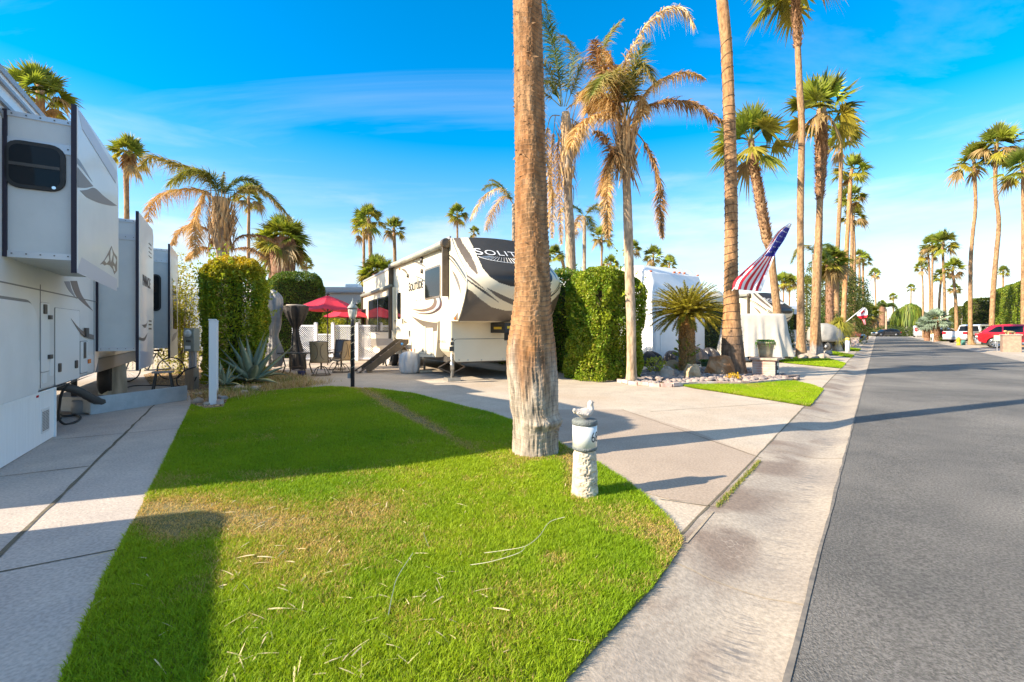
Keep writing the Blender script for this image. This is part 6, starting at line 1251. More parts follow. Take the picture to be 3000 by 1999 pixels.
# white vinyl fence seen end-on beside the agave
a = G(623, 1187); t = thing('vinyl_fence', 'white vinyl post and rail fence seen end-on by the agave', 'fence', a, L.th)
for k, yy in enumerate((0, 1.5)): mb = MB(); mb.bx(-.065, .065, yy, yy+.13, 0, 1.70); mb.prism([(-.08, 1.70), (.08, 1.70), (.065, 1.725), (-.065, 1.725)], 1, yy-.015, yy+.145); mb.build('post', M_VINYL, t, bevel=.004)
mb = MB(); mb.bx(.0, .03, .13, 1.5, .15, 1.62); mb.build('panel', M_VINYL, t)
mb = MB(); mb.bx(-.06, .06, -.1, .1, 0, .09); o = mb.build('brick', M_BRICK); o.location = G(643, 1184); o.rotation_euler = (0, 0, .7); tag(o, 'red brick lying at the foot of the white fence post', 'brick')
mb = MB(); mb.bx(-.06, .06, -.1, .1, 0, .05); o = mb.build('brick', mat('grey_block', (.3, .29, .28), (.2, .2, .2), 8, .9)); o.location = G(641, 1183)+Vector((.03, .08, .09)); o.rotation_euler = (0, 0, .9); tag(o, 'grey block resting on the red brick by the white post', 'brick')
# picket fence behind the left trailer
t = thing('picket_fence', 'white picket fence glimpsed under the left trailer', 'fence', (P(555, 0, 17).x, 17, 0), math.radians(8))
mb = MB(); [mb.bx(-3.4+.17*k, -3.3+.17*k, 0, .03, .05, 1.25) for k in range(21)]; mb.build('picket', mat('cream_fence', (.72, .66, .52), None, rough=.6), t); mb = MB(); mb.bx(-3.4, .2, .03, .07, .3, .4); mb.bx(-3.4, .2, .03, .07, 1.0, 1.1); mb.build('rail', MC['cream_fence'], t)
for k in (-3.4, -1.6, .2): mb = MB(); mb.bx(k-.06, k+.06, .0, .12, 0, 1.5); mb.build('post', MC['cream_fence'], t)
# ------------------------------------------------------------- patio
def draped(name, label, cat, c, secs, m, seed, folds=9, amp=.12, rz=0., tie=None):
    """secs: (z, rx, ry, dx, fold strength)"""
    rng = np.random.default_rng(seed); n = 72; V = []; ph = rng.uniform(0, 6.28, 4)
    for i, (z, rx, ry, dx, fs_) in enumerate(secs):
        for k in range(n): a = 2*math.pi*k/n; r = 1+fs_*amp*(math.sin(folds*a+ph[0]+z*1.3)+.6*math.sin((folds+4)*a+ph[1]-z*2.1)+.5*math.sin(3*a+ph[2]+z*3)); V.append((dx+rx*r*math.cos(a), ry*r*math.sin(a), z+fs_*amp*.15*math.sin(5*a+ph[3])))
    m_ = len(secs); fs = [(i*n+k, i*n+(k+1) % n, (i+1)*n+(k+1) % n, (i+1)*n+k) for i in range(m_-1) for k in range(n)]+[tuple(range(n))[::-1], tuple((m_-1)*n+k for k in range(n))]
    t = thing(name, label, cat, c, rz); mb = MB(); mb.add(V, fs, 0, True); mb.build('cover', m, t); return t
M_SILV = mat('silver_tarp', (.36, .34, .32), (.26, .245, .235), 3, .4, bump=1.0, bscale=7, c3=(.44, .41, .37), sc3=2.2)
def dsm(pts, n=5): return spline(pts, n)
draped('covered_umbrella', 'closed patio umbrella wrapped in a wrinkled silver-grey cover', 'umbrella', Vector((P(798, 0, 17).x, 17, 0)), dsm([(.15, .2, .2, .10, 1.3), (.6, .27, .25, .08, 1.5), (1.1, .21, .2, .03, 1.4), (1.3, .19, .18, .02, 1.2), (1.6, .27, .25, .0, 1.6), (2.2, .27, .25, .04, 1.5), (2.55, .32, .27, -.01, 1.3), (2.8, .29, .25, -.05, 1.5), (3.0, .16, .15, -.13, 1.2), (3.04, .04, .04, -.15, 0)]), M_SILV, 3, 5, .11)
t = draped('covered_heater', 'patio heater under a tied black cover', 'patio heater', Vector((P(868, 0, 17.0).x, 17.0, 0)), dsm([(.05, .26, .26, .08, 1.0), (.4, .25, .25, .06, 1.2), (.95, .17, .17, .0, 1.4), (1.3, .12, .12, -.02, 1.6), (1.55, .10, .10, -.02, 1.2), (1.75, .20, .2, .0, 1.2), (2.1, .37, .37, .0, .7), (2.33, .42, .42, .0, .5), (2.4, .40, .40, 0, .1), (2.42, .1, .1, 0, 0)]), mat('black_cover', (.03, .025, .022), (.055, .045, .04), 4, .65, bump=.7, bscale=10), 5, 8, .10)
mb = MB(); mb.lathe([(.0, 2.40), (.36, 2.405), (.34, 2.45), (0, 2.47)], seg=24); mb.build('lid', mat('tan_dust', (.40, .33, .26), None), t)
# lattice fence
def lattice(label, u0, u1, Y, zt, zb, posts, dz=0.):
    x0, x1 = P(u0, 0, Y).x, P(u1, 0, Y).x; t = thing('lattice_fence', label, 'fence', (x0, Y, 0)); w = x1-x0; mb = MB(); st = .105; k = -int((zt-zb)/st)-1
    while k*st < w:
        for sg in (1, -1):
            xa = k*st if sg > 0 else k*st+(zt-zb); pts = []
            a0, a1 = 0., (zt-zb)
            if sg > 0: lo, hi = max(0, -k*st), min(zt-zb, w-k*st); A, B = (k*st+lo, zb+lo), (k*st+hi, zb+hi)
            else: xs0 = k*st+(zt-zb); lo, hi = max(0, xs0-w), min(zt-zb, xs0); A, B = (xs0-lo, zb+lo), (xs0-hi, zb+hi)
            if hi-lo > .03: mb.bar((A[0], .0 if sg > 0 else .008, A[1]), (B[0], .0 if sg > 0 else .008, B[1]), .005, .024)
        k += 1
    mb.build('lattice', M_VINYL, t); mb = MB(); mb.bx(0, w, -.02, .025, zt-.02, zt+.06); mb.bx(0, w, -.02, .025, zb-.06, zb+.02); mb.build('rail', M_VINYL, t)
    for p_ in posts: mb = MB(); xp = P(p_, 0, Y).x-x0; mb.bx(xp-.07, xp+.07, -.10, .04, 0, zt+.14); mb.prism([(xp-.085, zt+.14), (xp+.085, zt+.14), (xp, zt+.2)], 1, -.115, .055); mb.build('post', M_VINYL, t)
lattice('white lattice fence panel left of the gap, behind the glass table', 855, 926, 22.5, 1.70, .12, (926,))
lattice('wide white lattice fence panel right of the gap, behind the lamp post', 976, 1120, 22.5, 1.70, .12, (976, 1047))
lattice('low white lattice panel set back in the gap of the fence', 926, 978, 24.5, 1.25, .12, ())
# red umbrellas
def umbrella(c, zt, R_, label, m, dn=.62, ph=.2):
    t = thing('patio_umbrella', label, 'umbrella', c); V = [(0, 0, zt)]; F_ = []; n = 8; q_ = 6
    for i in range(1, q_+1):
        for k in range(n*4):
            a = 2*math.pi*k/(n*4)+ph; rr = R_*i/q_; corner = abs(((k % 4)-0)/4.0-.0); fr_ = (k % 4)/4; scal = 1-.28*math.sin(math.pi*fr_)*(.25); V.append((rr*scal*math.cos(a), rr*scal*math.sin(a), zt-dn*(i/q_)**1.15-.05*math.sin(math.pi*fr_)*i/q_))
    N_ = n*4; F_ = [(0, 1+k, 1+(k+1) % N_) for k in range(N_)]+[(1+(i-1)*N_+k, 1+i*N_+k, 1+i*N_+(k+1) % N_, 1+(i-1)*N_+(k+1) % N_) for i in range(1, q_) for k in range(N_)]
    mb = MB(); mb.add(V, F_); c_ = mb.build('canopy', m, t, smooth=False); mb = MB(); mb.tube([(0, 0, 0), (0, 0, zt+.12)], .024, 8); mb.build('pole', M_DARK, t); mb = MB()
    for k in range(n): a = 2*math.pi*k/n+ph; mb.tube([(0, 0, zt-.06), (R_*.97*math.cos(a), R_*.97*math.sin(a), zt-dn-.02)], .01, 5); mb.tube([(0, 0, zt-.75), (R_*.5*math.cos(a), R_*.5*math.sin(a), zt-dn*.48)], .008, 5)
    mb.build('rib', M_DARK, t); mb = MB(); mb.lathe([(.10, zt+.02), (.07, zt+.08), (.02, zt+.12)], seg=12); mb.build('finial', M_DARK, t); return t
M_REDC = mat('red_canvas', (.62, .02, .05), (.55, .015, .04), 2, .7)
umbrella(Vector((P(960, 0, 19.6).x, 19.6, 0)), 3.0, 1.42, 'open red patio umbrella beside the lamp post', M_REDC, .62, .25)
umbrella(Vector((P(1018, 0, 23.6).x, 23.6, 0)), 2.75, 1.25, 'second red umbrella partly behind the first', M_REDC, .55, .0)
# patio table and chairs
t = thing('patio_table', 'dark patio table with flat rectangular top', 'table', (P(872, 0, 15.6).x, 15.6, 0), .1); mb = MB(); mb.bx(-.50, .50, -.45, .45, .71, .745); mb.build('table_top', mat('table_top', (.10, .09, .08), (.14, .12, .10), 5, .25), t, bevel=.01)
for x_ in (-.38, .38):
    for y_ in (-.33, .33): mb = MB(); mb.tube([(x_, y_, 0), (x_*.8, y_*.8, .3), (x_, y_, .71)], .022, 6); mb.build('leg', M_BRONZE, t)
mb = MB(); mb.tube([(-.3, 0, .25), (.3, 0, .25)], .015, 6); mb.tube([(0, -.26, .25), (0, .26, .25)], .015, 6); mb.build('stretcher', M_BRONZE, t)
M_SLING = mat('tan_sling', (.55, .39, .22), (.46, .33, .19), 30, .8)
def patio_chair(c, rz, label, m=M_SLING):
    t = thing('patio_chair', label, 'chair', c, rz, 'sling swivel chairs on the patio')      # back is at -y, seat towards +y
    prof_ = [(-.32, 1.12), (-.28, .95), (-.22, .6), (-.2, .47), (-.1, .43), (.1, .44), (.26, .47)]
    mb = MB(); V = []; [V.extend([(-.26, y_, z_), (.26, y_, z_)]) for y_, z_ in spline(prof_, 5)]; k = len(V)//2; mb.add(V, [(2*i, 2*i+1, 2*i+3, 2*i+2) for i in range(k-1)], 0, True); o = mb.build('sling', m, t); s_ = o.modifiers.new('thick', 'SOLIDIFY'); s_.thickness = .012
    mb = MB(); 
    for sg in (-1, 1): mb.tube([(sg*.275, y_, z_) for y_, z_ in spline(prof_, 4)], .016, 6)
    mb.tube([(-.275, -.32, 1.12), (0, -.325, 1.14), (.275, -.32, 1.12)], .016, 6); mb.tube([(-.275, -.21, .5), (.275, -.21, .5)], .013, 6); mb.tube([(-.275, .26, .47), (.275, .26, .47)], .016, 6)
    for sg in (-1, 1): mb.tube([(sg*.04+sg*.13*(1-math.cos(a)), -.30+.08*math.cos(a)*0-.02+.09*(1-(.62+.45*math.sin(a))), .80+.26*math.sin(a)) for a in np.linspace(-1.5, 1.5, 9)], .008, 5)
    mb.build('frame', M_BRONZE, t)
    for sg in (-1, 1): mb = MB(); mb.tube(spline([(sg*.28, -.25, .74), (sg*.32, -.05, .74), (sg*.33, .22, .72), (sg*.33, .30, .60), (sg*.29, .22, .47)], 4), .018, 6); mb.build('arm', M_BRONZE, t)
    mb = MB(); mb.tube([(0, 0, .2), (0, 0, .42)], .03, 8)
    for k in range(4): a = math.pi/4+k*math.pi/2; mb.tube(spline([(0, 0, .30), (.16*math.cos(a), .16*math.sin(a), .26), (.30*math.cos(a), .30*math.sin(a), .03)], 4), .014, 6)
    mb.tube([(.30*math.cos(a), .30*math.sin(a), .02) for a in np.linspace(0, 6.28, 25)[:-1]], .016, 6, closed=True); mb.build('swivel_base', M_BRONZE, t); return t
patio_chair(Vector((P(941, 0, 15.1).x, 15.1, 0)), .15, 'sling chair seen from behind, nearest the lamp post')
patio_chair(Vector((P(1000, 0, 16.2).x, 16.2, 0)), 1.25, 'sling chair turned sideways beside the lamp post')
patio_chair(Vector((P(988, 0, 17.3).x, 17.3, 0)), 2.9, 'sling chair half hidden behind the sideways one', mat('grey_sling', (.12, .12, .13), None))
mb = MB(); mb.lathe([(.09, 0), (.12, .15), (.125, .17), (.0, .16)], seg=16); o = mb.build('small_pot', mat('blue_pot', (.03, .04, .12), None)); o.location = G(883, 1103); tag(o, 'small dark blue pot at the foot of the patio table', 'pot')
# lamp post with string of lights
t = thing('lamp_post', 'black lamp post with grey lantern, wound with string lights', 'lamp post', G(1033, 1133))
mb = MB(); mb.lathe([(.052, 0), (.05, 1.62), (.06, 1.64), (.04, 1.72), (.055, 1.76), (.03, 1.80)], seg=14); mb.build('pole', mat('black_paint', (.02, .022, .03), None, rough=.35), t)
mb = MB(); mb.lathe([(.03, 1.78), (.075, 1.82), (.10, 1.88), (.115, 2.0), (.105, 2.08)], seg=8); mb.build('globe', mat('lantern_glass', (.45, .42, .36), (.6, .56, .48), 8, .12, coat=.6), t)
mb = MB(); mb.lathe([(.135, 2.08), (.14, 2.10), (.08, 2.18), (.035, 2.22), (.04, 2.25), (.012, 2.28), (.006, 2.36)], seg=16)
for k in range(8): a = 2*math.pi*(k+.5)/8; mb.tube([(.076*math.cos(a), .076*math.sin(a), 1.82), (.118*math.cos(a), .118*math.sin(a), 2.0), (.108*math.cos(a), .108*math.sin(a), 2.09)], .006, 5)
mb.build('lantern_frame', mat('pewter', (.22, .25, .24), (.3, .33, .3), 12, .5), t)
mb = MB(); mb.tube([(.062*math.cos(a), .062*math.sin(a), .35+1.3*a/38) for a in np.linspace(0, 38, 160)], .006, 4); mb.build('string_light', mat('pale_wire', (.6, .55, .4), None), t)
mb = MB(); mb.bx(-.12, -.05, -.04, .04, .22, .36); mb.bx(-.05, -.045, -.03, .03, .6, .7); mb.build('outlet_box', M_GREY, t)
# things around the centre trailer
draped('wrapped_tank', 'tank wrapped in a crumpled white plastic bag under the steps', 'bag', R2.w(-.55, 16.0)+Vector((.35, -.1, 0)), dsm([(.0, .28, .26, 0, .6), (.1, .34, .32, 0, 1), (.4, .36, .33, 0, .9), (.62, .30, .28, 0, 1), (.72, .2, .18, 0, 1), (.76, .05, .05, 0, 0)]), mat('white_bag', (.62, .61, .58), (.52, .51, .5), 4, .45, bump=.7, bscale=9), 9, 7, .08)
t = thing('support_stand', 'folding black support stand beneath the trailer slide', 'stand', R2.w(-.25, 19.6), R2.th); mb = MB(); mb.bar((0, -.3, 0), (0, .3, .62), .05, .04); mb.bar((0, .3, 0), (0, -.3, .62), .05, .04); mb.bx(-.05, .05, -.32, .32, .62, .66); mb.build('frame', M_BLACK, t)
# ------------------------------------------------------------- numbered post with dove
t = thing('house_number_post', 'rough stone post carrying a white 68 number drum', 'post', G(1713, 1452))
n, m_ = 96, 90; th = np.linspace(0, 2*np.pi, n, endpoint=False); zz_ = np.linspace(0, .415, m_); Z, T = np.meshgrid(zz_, th, indexing='ij'); qv = np.stack([np.cos(T), np.sin(T), Z*8], -1).reshape(-1, 3)
r = (.122-.045*(Z.ravel()/.415)**1.0*.45)-.012*np.exp(-((.415-Z.ravel())/.02)**2); f1 = fbm(qv*2.2, 4); f2 = fbm(qv*9, 6); rough_side = np.clip(.35+np.cos(T.ravel()+.9)*.8, 0, 1); r = r+(f1-.5)*.018-rough_side*np.clip(f2-.45, 0, 1)*.045
V = np.c_[r*np.cos(T.ravel()), r*np.sin(T.ravel()), Z.ravel()]; i = np.arange(m_-1)[:, None]*n; j = np.arange(n)[None, :]; Fc = np.stack([i+j, i+(j+1) % n, i+n+(j+1) % n, i+n+j], -1).reshape(-1, 4)
C = np.array([.62, .50, .36])*(1-f1[:, None]*.5)+np.array([.66, .62, .54])*f1[:, None]*.5; C = C*np.where(f2[:, None] > .62, .75, 1.0); link('stone_base', npmesh('stone_base', V, Fc, STONE, C, True), t)
mb = MB(); mb.lathe([(.02, .414), (.095, .416), (.112, .425), (.115, .445), (.111, .45)], seg=48); mb.lathe([(.111, .645), (.116, .65), (.116, .682), (.108, .692), (.0, .693)], seg=48); mb.build('band', mat('grey_rim', (.20, .22, .20), (.10, .11, .12), 18, .8, bump=.6), t)
mb = MB(); mb.lathe([(.0, .445), (.111, .446), (.111, .648), (.0, .649)], seg=64); mb.build('drum', mat('glazed_white', (.74, .75, .72), (.70, .71, .68), 4, .3, coat=.4), t)
tt = text('68', .135, Matrix.Identity(4), mat('number_grey', (.05, .05, .055), None), t, 'lettering', ext=.0, sp=.95); xs_ = [v.co.x for v in tt.data.vertices]
a0 = math.radians(-90)+math.asin(min(1, (1727-1713)/((1450-968)/1.5*.111)))
for v in tt.data.vertices: a = a0+(v.co.x-min(xs_))*.72/.111; z = .505+v.co.y*.95; v.co = (.1125*math.cos(a), .1125*math.sin(a), z)
ta = G(1713, 1452); t = thing('dove_statue', 'weathered cream stone dove sitting on top of the number drum', 'statue', ta+Vector((0, 0, .693)), .35)
def body_mesh(name, pts, m, parent, lev=2, root=0, edges=None):
    me = bpy.data.meshes.new(name); me.from_pydata([p[:3] for p in pts], edges or [(i, i+1) for i in range(len(pts)-1)], []); o = link(name, me, parent); sk = o.modifiers.new('skin', 'SKIN'); 
    for i, p in enumerate(pts): me.skin_vertices[0].data[i].radius = (p[3], p[4] if len(p) > 4 else p[3])
    me.skin_vertices[0].data[root].use_root = True; sb = o.modifiers.new('sub', 'SUBSURF'); sb.levels = sb.render_levels = lev; me.materials.append(m); sk.use_smooth_shade = True; return o
mb = MB(); D_ = mat('dove_stone', (.60, .53, .46), (.50, .44, .38), 14, .85, bump=.6, bscale=60)
secs = [(-.118, .085, .010, .014), (-.108, .088, .016, .020), (-.085, .078, .018, .022), (-.055, .062, .032, .036), (-.02, .052, .045, .048), (.02, .055, .052, .054), (.048, .068, .048, .050), (.062, .095, .036, .034), (.060, .118, .028, .026), (.058, .138, .030, .028), (.060, .155, .027, .024), (.064, .168, .014, .012)]
n = 18; V = []
for k, (x_, z_, ry, rz_) in enumerate(secs):
    tl = 0 if k < 6 else min(1, (k-5)/2)
    for i in range(n):
        a = 2*math.pi*i/n; 
        V.append((x_+(-math.sin(a)*rz_ if tl else 0)*tl*1.0, ry*math.cos(a), max(.0, z_+math.sin(a)*rz_*(1-tl))))
mb.add(V, [(i*n+k, i*n+(k+1) % n, (i+1)*n+(k+1) % n, (i+1)*n+k) for i in range(len(secs)-1) for k in range(n)]+[tuple(range(n)), tuple((len(secs)-1)*n+k for k in range(n))[::-1]], 0, True)
o = mb.build('body', D_, t); s_ = o.modifiers.new('sub', 'SUBSURF'); s_.levels = s_.render_levels = 2
mb = MB()
for sg in (-1, 1):
    for k in range(5): mb.blob((-.062+.018*k, sg*(.030+.004*k), .062-.003*k), (.038-.003*k, .010, .017), 10, 6, noise=.1, seed=k)
mb.build('wing', D_, t); mb = MB(); mb.blob((.088, 0, .148), (.013, .007, .006), 8, 6); mb.build('beak', D_, t); mb = MB(); [mb.blob((.070, sg*.026, .155), (.004, .003, .004), 8, 6) for sg in (-1, 1)]; mb.build('eye', mat('dove_eye', (.25, .2, .16), None), t)
# ------------------------------------------------------------- stone bed, pillar, pots
bed = gpoly([(1808, 1108), (1850, 1098), (1880, 1090), (1960, 1085), (2080, 1082), (2200, 1088), (2262, 1098), (2300, 1104), (2336, 1108), (2334, 1116), (2275, 1117), (2180, 1123), (2060, 1122), (1985, 1126), (1950, 1130), (1900, 1128), (1850, 1124)])
sheet('stone_bed', bed, .008, MC['mulch_soil'])
rng = np.random.default_rng(9); mb = MB(); bp2 = [(p.x, p.y) for p in bed]; xs, ys = [p[0] for p in bp2], [p[1] for p in bp2]; cnt = 0; cols_ = []
mbs = [MB(), MB(), MB()]
while cnt < 1300:
    x_, y_ = rng.uniform(min(xs), max(xs)), rng.uniform(min(ys), max(ys))
    if not inpoly(np.array([x_]), np.array([y_]), bp2)[0]: continue
    r = rng.uniform(.04, .085); mbs[rng.integers(0, 3)].blob((x_, y_, .02+rng.uniform(0, .06)), (r*1.3, r, r*.7), 8, 5, 0, .25, cnt); cnt += 1
for k, cc in enumerate(((.36, .29, .255), (.24, .20, .19), (.42, .32, .27))): tag(mbs[k].build('river_pebbles', mat('pebble', cc, tuple(c_*.8 for c_ in cc), 5, .8) if k == 0 else mat('pebble%s' % 'ab'[k-1], cc, tuple(c_*.8 for c_ in cc), 5, .8)), kind='stuff')
def edging(name, label, px, m):
    t = thing(name, label, 'edging', G(*px[0])); P_ = [G(u, v) for u, v in spline(px, 10)]; k = 0; o_ = P_[0]; i = 0; mb = MB()
    dist = 0; last = P_[0]
    for p in P_[1:]:
        while (p-last).length > .30:
            d = (p-last).normalized(); q_ = last+d*.29; jz = random.uniform(-.012, .012); mb.bar(last-o_+Vector((0, 0, .045+jz)), q_-o_+Vector((0, 0, .045+jz)), .11, .10); last = last+d*.30
    mb.build('bricks', m, t, bevel=.008); return t
edging('brick_edging', 'low brick edging between the stone bed and lawn strip', [(1812, 1119), (1850, 1127), (1905, 1131), (1960, 1134), (2020, 1129), (2100, 1128), (2190, 1127), (2260, 1121), (2335, 1117)], M_BRICK)
rock(2104, 1104, .40, 'large rust-coloured boulder in the stone bed', M_OR, 3, 1.15, .75); rock(2027, 1112, .27, 'pale cream boulder right in front of the cycad', M_CR, 5, 1.1, .4); rock(1955, 1110, .30, 'grey boulder left of the cream one', M_PR, 7, .8, .5); rock(1975, 1088, .28, 'sandy boulder half behind the cycad trunk', M_CR, 9, .9, .4); rock(2245, 1098, .22, 'flat grey rock beside the brick pillar', M_PR, 11, .5, .4)
def pot(c, r, h, label, m, name='plant_pot', plant=None, z=0.):
    t = thing(name, label, 'plant pot', c+Vector((0, 0, z))); mb = MB(); mb.lathe([(r*.72, 0), (r*.80, h*.3), (r*.96, h*.86), (r*1.06, h*.88), (r*1.08, h), (r*.94, h), (r*.9, h*.85), (0, h*.84)], seg=28); mb.build('pot', m, t); return t
cp = G(2243, 1104); tp = thing('brick_pillar', 'square brick pillar with number plaque, carrying a planter', 'pillar', cp+SD*.0, ST_ROT); hx = .29; H_ = .52
mb = MB(); mb.bx(-.27, .27, -.30, .30, 0, H_-.06); mb.build('shaft', mat('washed_brick', (.38, .21, .16), (.48, .34, .27), 7, .85, bump=.5, c3=(.50, .42, .35), sc3=3), tp, bevel=.008)
mb = MB(); mb.bx(-.33, .33, -.36, .36, H_-.06, H_); mb.build('capstone', mat('cap_brick', (.38, .25, .19), (.48, .37, .29), 8, .85, bump=.5), tp, bevel=.012)
mb = MB()
for k in range(1, 7): z = (H_-.06)*k/7; mb.bx(-.2725, .2725, -.3025, .3025, z-.004, z+.004)
mb.build('mortar', mat('mortar', (.55, .50, .45), None, rough=.9), tp)
mb = MB(); mb.bx(.271, .285, -.19, .19, .08, .42); pl = mb.build('plaque', M_BLACK, tp); mb = MB(); mb.bx(.285, .289, -.11, .13, .12, .38); mb.build('tile', mat('pale_tile', (.60, .66, .62), None, rough=.3), pl)
text('682', .15, basis(Vector((.291, -.13, .20)), Vector((0, 1, 0)), Vector((0, 0, 1)), Vector((1, 0, 0))), M_BLACK, pl, xs=.9)
tp.scale = (1.2, 1.2, 1.2)
pt = pot(cp, .255, .50, 'large clay planter trailing green succulents on the brick pillar', mat('clay_pot', (.36, .28, .19), (.26, .25, .16), 5, .8, bump=.4, c3=(.36, .34, .22), sc3=3, stretch=(1, 1, 3)), z=H_*1.2)
rng = np.random.default_rng(4); nb = NB(); n = 900; a = rng.uniform(0, 6.28, n); r = .26*np.sqrt(rng.random(n)); leafq(nb, np.c_[r*np.cos(a), r*np.sin(a), .51+.06*rng.random(n)], np.tile([0, 0, 1.], (n, 1)), .04, .02, rng, np.array([.10, .22, .05])*rng.uniform(.6, 1.5, (n, 1)))
for k in range(26):
    a = rng.uniform(0, 6.28); ln = rng.uniform(.05, .22); m_ = 22; pp = np.array([math.cos(a)*.285, math.sin(a)*.285, .50])-np.array([0, 0, 1])*rng.random((m_, 1))*ln; leafq(nb, pp+rng.normal(0, .008, (m_, 3)), np.tile([math.cos(a), math.sin(a), 0], (m_, 1)), .03, .016, rng, np.array([.12, .26, .05])*rng.uniform(.6, 1.4, (m_, 1)))
link('succulent', nb.mesh('succulent', LEAF), pt)
t = thing('low_brick_wall', 'short low brick kerb right of the number pillar', 'wall', G(2300, 1114), 0); d = G(2334, 1112)-G(2300, 1114); mb = MB(); mb.bar((0, 0, .07), (d.x, d.y, .07), .2, .14); mb.build('bricks', mat('dark_brick', (.14, .11, .10), (.22, .17, .15), 8, .9, bump=.5), t)
t = pot(G(2066, 1083), .17, .30, 'green pot with leaves between cycad and rust boulder', mat('green_glaze', (.06, .12, .05), None, rough=.4)); nb = NB(); n = 350; leafq(nb, np.c_[rng.normal(0, .1, n), rng.normal(0, .1, n), .30+.08*rng.random(n)], np.tile([0, 0, 1.], (n, 1)), .07, .04, rng, np.array([.08, .16, .03])*rng.uniform(.6, 1.4, (n, 1))); link('plant', nb.mesh('plant', LEAF), t)
bush('sprig_plant', 'small bright yellow-green plant in the stone bed', (G(1922, 1096).x, G(1922, 1096).y, .3), (.38, .3, .32), 330, .10, [(.30, .38, .03), (.45, .45, .06)], 41, cat='plant')
bush('flower_clump', 'tiny yellow flowering clump by the wire-wound palm base', (G(2150, 1117).x, G(2150, 1117).y, .1), (.22, .18, .16), 260, .06, [(.60, .38, .02), (.25, .28, .03)], 42, cat='plant', stems=False)
MB_BAG = mat('black_plastic', (.03, .026, .025), (.06, .05, .048), 4, .3, bump=.8, bscale=10)
for u, v, w_, h_, lab in ((1910, 1072, .42, .62, 'black plastic-wrapped wheel at the left corner of the white trailer'), (1975, 1066, .45, .58, 'black wrapped bundle directly behind the cycad trunk'), (2045, 1066, .42, .75, 'tall black wrapped bundle right of the cycad trunk'), (2083, 1064, .42, .70, 'black wrapped bundle next to the cart wheel')):
    draped('wrapped_bundle', lab, 'bag', G(u, v), dsm([(0, w_*.9, w_*.7, 0, .6), (.1, w_, w_*.8, 0, 1), (h_*.6, w_*.92, w_*.7, 0, 1.1), (h_*.85, w_*.6, w_*.5, -.06, 1.3), (h_, w_*.2, w_*.16, -.1, 1)]), MB_BAG, int(u), 5, .10)
# ------------------------------------------------------------- covered golf cart
c = (G(2105, 1060)+G(2312, 1060))/2; t = thing('covered_cart', 'golf cart under a beige draped cover', 'golf cart', c, math.radians(-6))
n = 160; V = []; secs = []
hxv, hyv = 1.55, .62
for k, (z, fx, fy, fo) in enumerate(spline([(.22, 1.0, 1.12, 1.3), (.34, .99, 1.10, 1.25), (.8, .96, 1.02, 1.0), (1.3, .90, .95, .7), (1.8, .88, .88, .40), (2.12, .86, .84, .15), (2.24, .82, .78, .03), (2.28, .72, .68, .0)], 4)):
    for i in range(n):
        a = 2*math.pi*i/n; ca, sa = math.cos(a), math.sin(a); e_ = 4.5; rr = (abs(ca)**e_+abs(sa)**e_)**(-1/e_); f = 1+fo*.045*(math.sin(17*a+z)+.7*math.sin(9*a-1.2*z)+.6*math.sin(29*a+1)); V.append((hxv*fx*rr*ca*f, hyv*fy*rr*sa*f, z+.05*fo*math.sin(6*a)*(.0 if z > .9 else 1)))
mk = len(V)//n; mb = MB(); mb.add(V, [(i*n+k, i*n+(k+1) % n, (i+1)*n+(k+1) % n, (i+1)*n+k) for i in range(mk-1) for k in range(n)]+[tuple((mk-1)*n+k for k in range(n))], 0, True)
mb.build('cover', mat('beige_cover', (.58, .53, .46), (.50, .46, .40), 2.5, .8, bump=.5, bscale=6), t); wheel(t, Vector((-1.35, -.62, .24)), .24, .16, 'y', M_CREAM); wheel(t, Vector((.2, -.62, .24)), .24, .16, 'y', M_CREAM); wheel(t, Vector((-1.35, .62, .24)), .24, .16, 'y', M_CREAM); wheel(t, Vector((.2, .62, .24)), .24, .16, 'y', M_CREAM)
# ------------------------------------------------------------- flags
def flag(name, label, Yd, left, right, polepts, colf, pname='pole', poler=.014, wav=.10, ns=70, nt_=40, mats=None):
    o0 = P(*polepts[0], Yd); t = thing(name, label, 'flag', o0); mb = MB(); mb.tube([P(u, v, Yd)-o0 for u, v in polepts], poler, 8); mb.build('pole', M_WHITE if 'canada' not in name else M_WHITE, t)
    A, B = np.array(spline(left, 12)), np.array(spline(right, 12)); s_ = np.linspace(0, 1, ns+1)
    def sm(Q): l_ = np.r_[0, np.cumsum(np.linalg.norm(np.diff(Q, axis=0), axis=1))]; l_ /= l_[-1]; return np.stack([np.interp(s_, l_, Q[:, k]) for k in range(2)], 1)
    A, B = sm(A), sm(B); V = []; mi = []; tt_ = np.linspace(0, 1, nt_+1)
    for i in range(ns+1):
        for j in range(nt_+1): f = tt_[j]; u, v = A[i]*(1-f)+B[i]*f; dd = Yd+wav*math.sin(f*9+s_[i]*2.5)*(.3+.7*s_[i]); V.append(P(u, v, dd)-o0)
    Fc = [(i*(nt_+1)+j, i*(nt_+1)+j+1, (i+1)*(nt_+1)+j+1, (i+1)*(nt_+1)+j) for i in range(ns) for j in range(nt_)]; mb = MB(); mb.add(V, Fc, 0, True); o = mb.build('cloth', mats, t)
    o.data.polygons.foreach_set('material_index', np.array([colf((i+.5)/ns, (j+.5)/nt_) for i in range(ns) for j in range(nt_)], np.int32)); sf = o.modifiers.new('thick', 'SOLIDIFY'); sf.thickness = .004; return t, A, B, o0
MF = [mat('flag_red', (.60, .008, .025), None, rough=.7), mat('flag_white', (.80, .77, .77), None, rough=.7), mat('flag_blue', (.035, .03, .24), None, rough=.7)]
def usc(s_, f):
    if s_ < .07: return 1
    if s_ < .50 and f > .30: return 2
    return (int(f*9.0)+1) % 2 if s_ < .5 else int(f*10.0) % 2
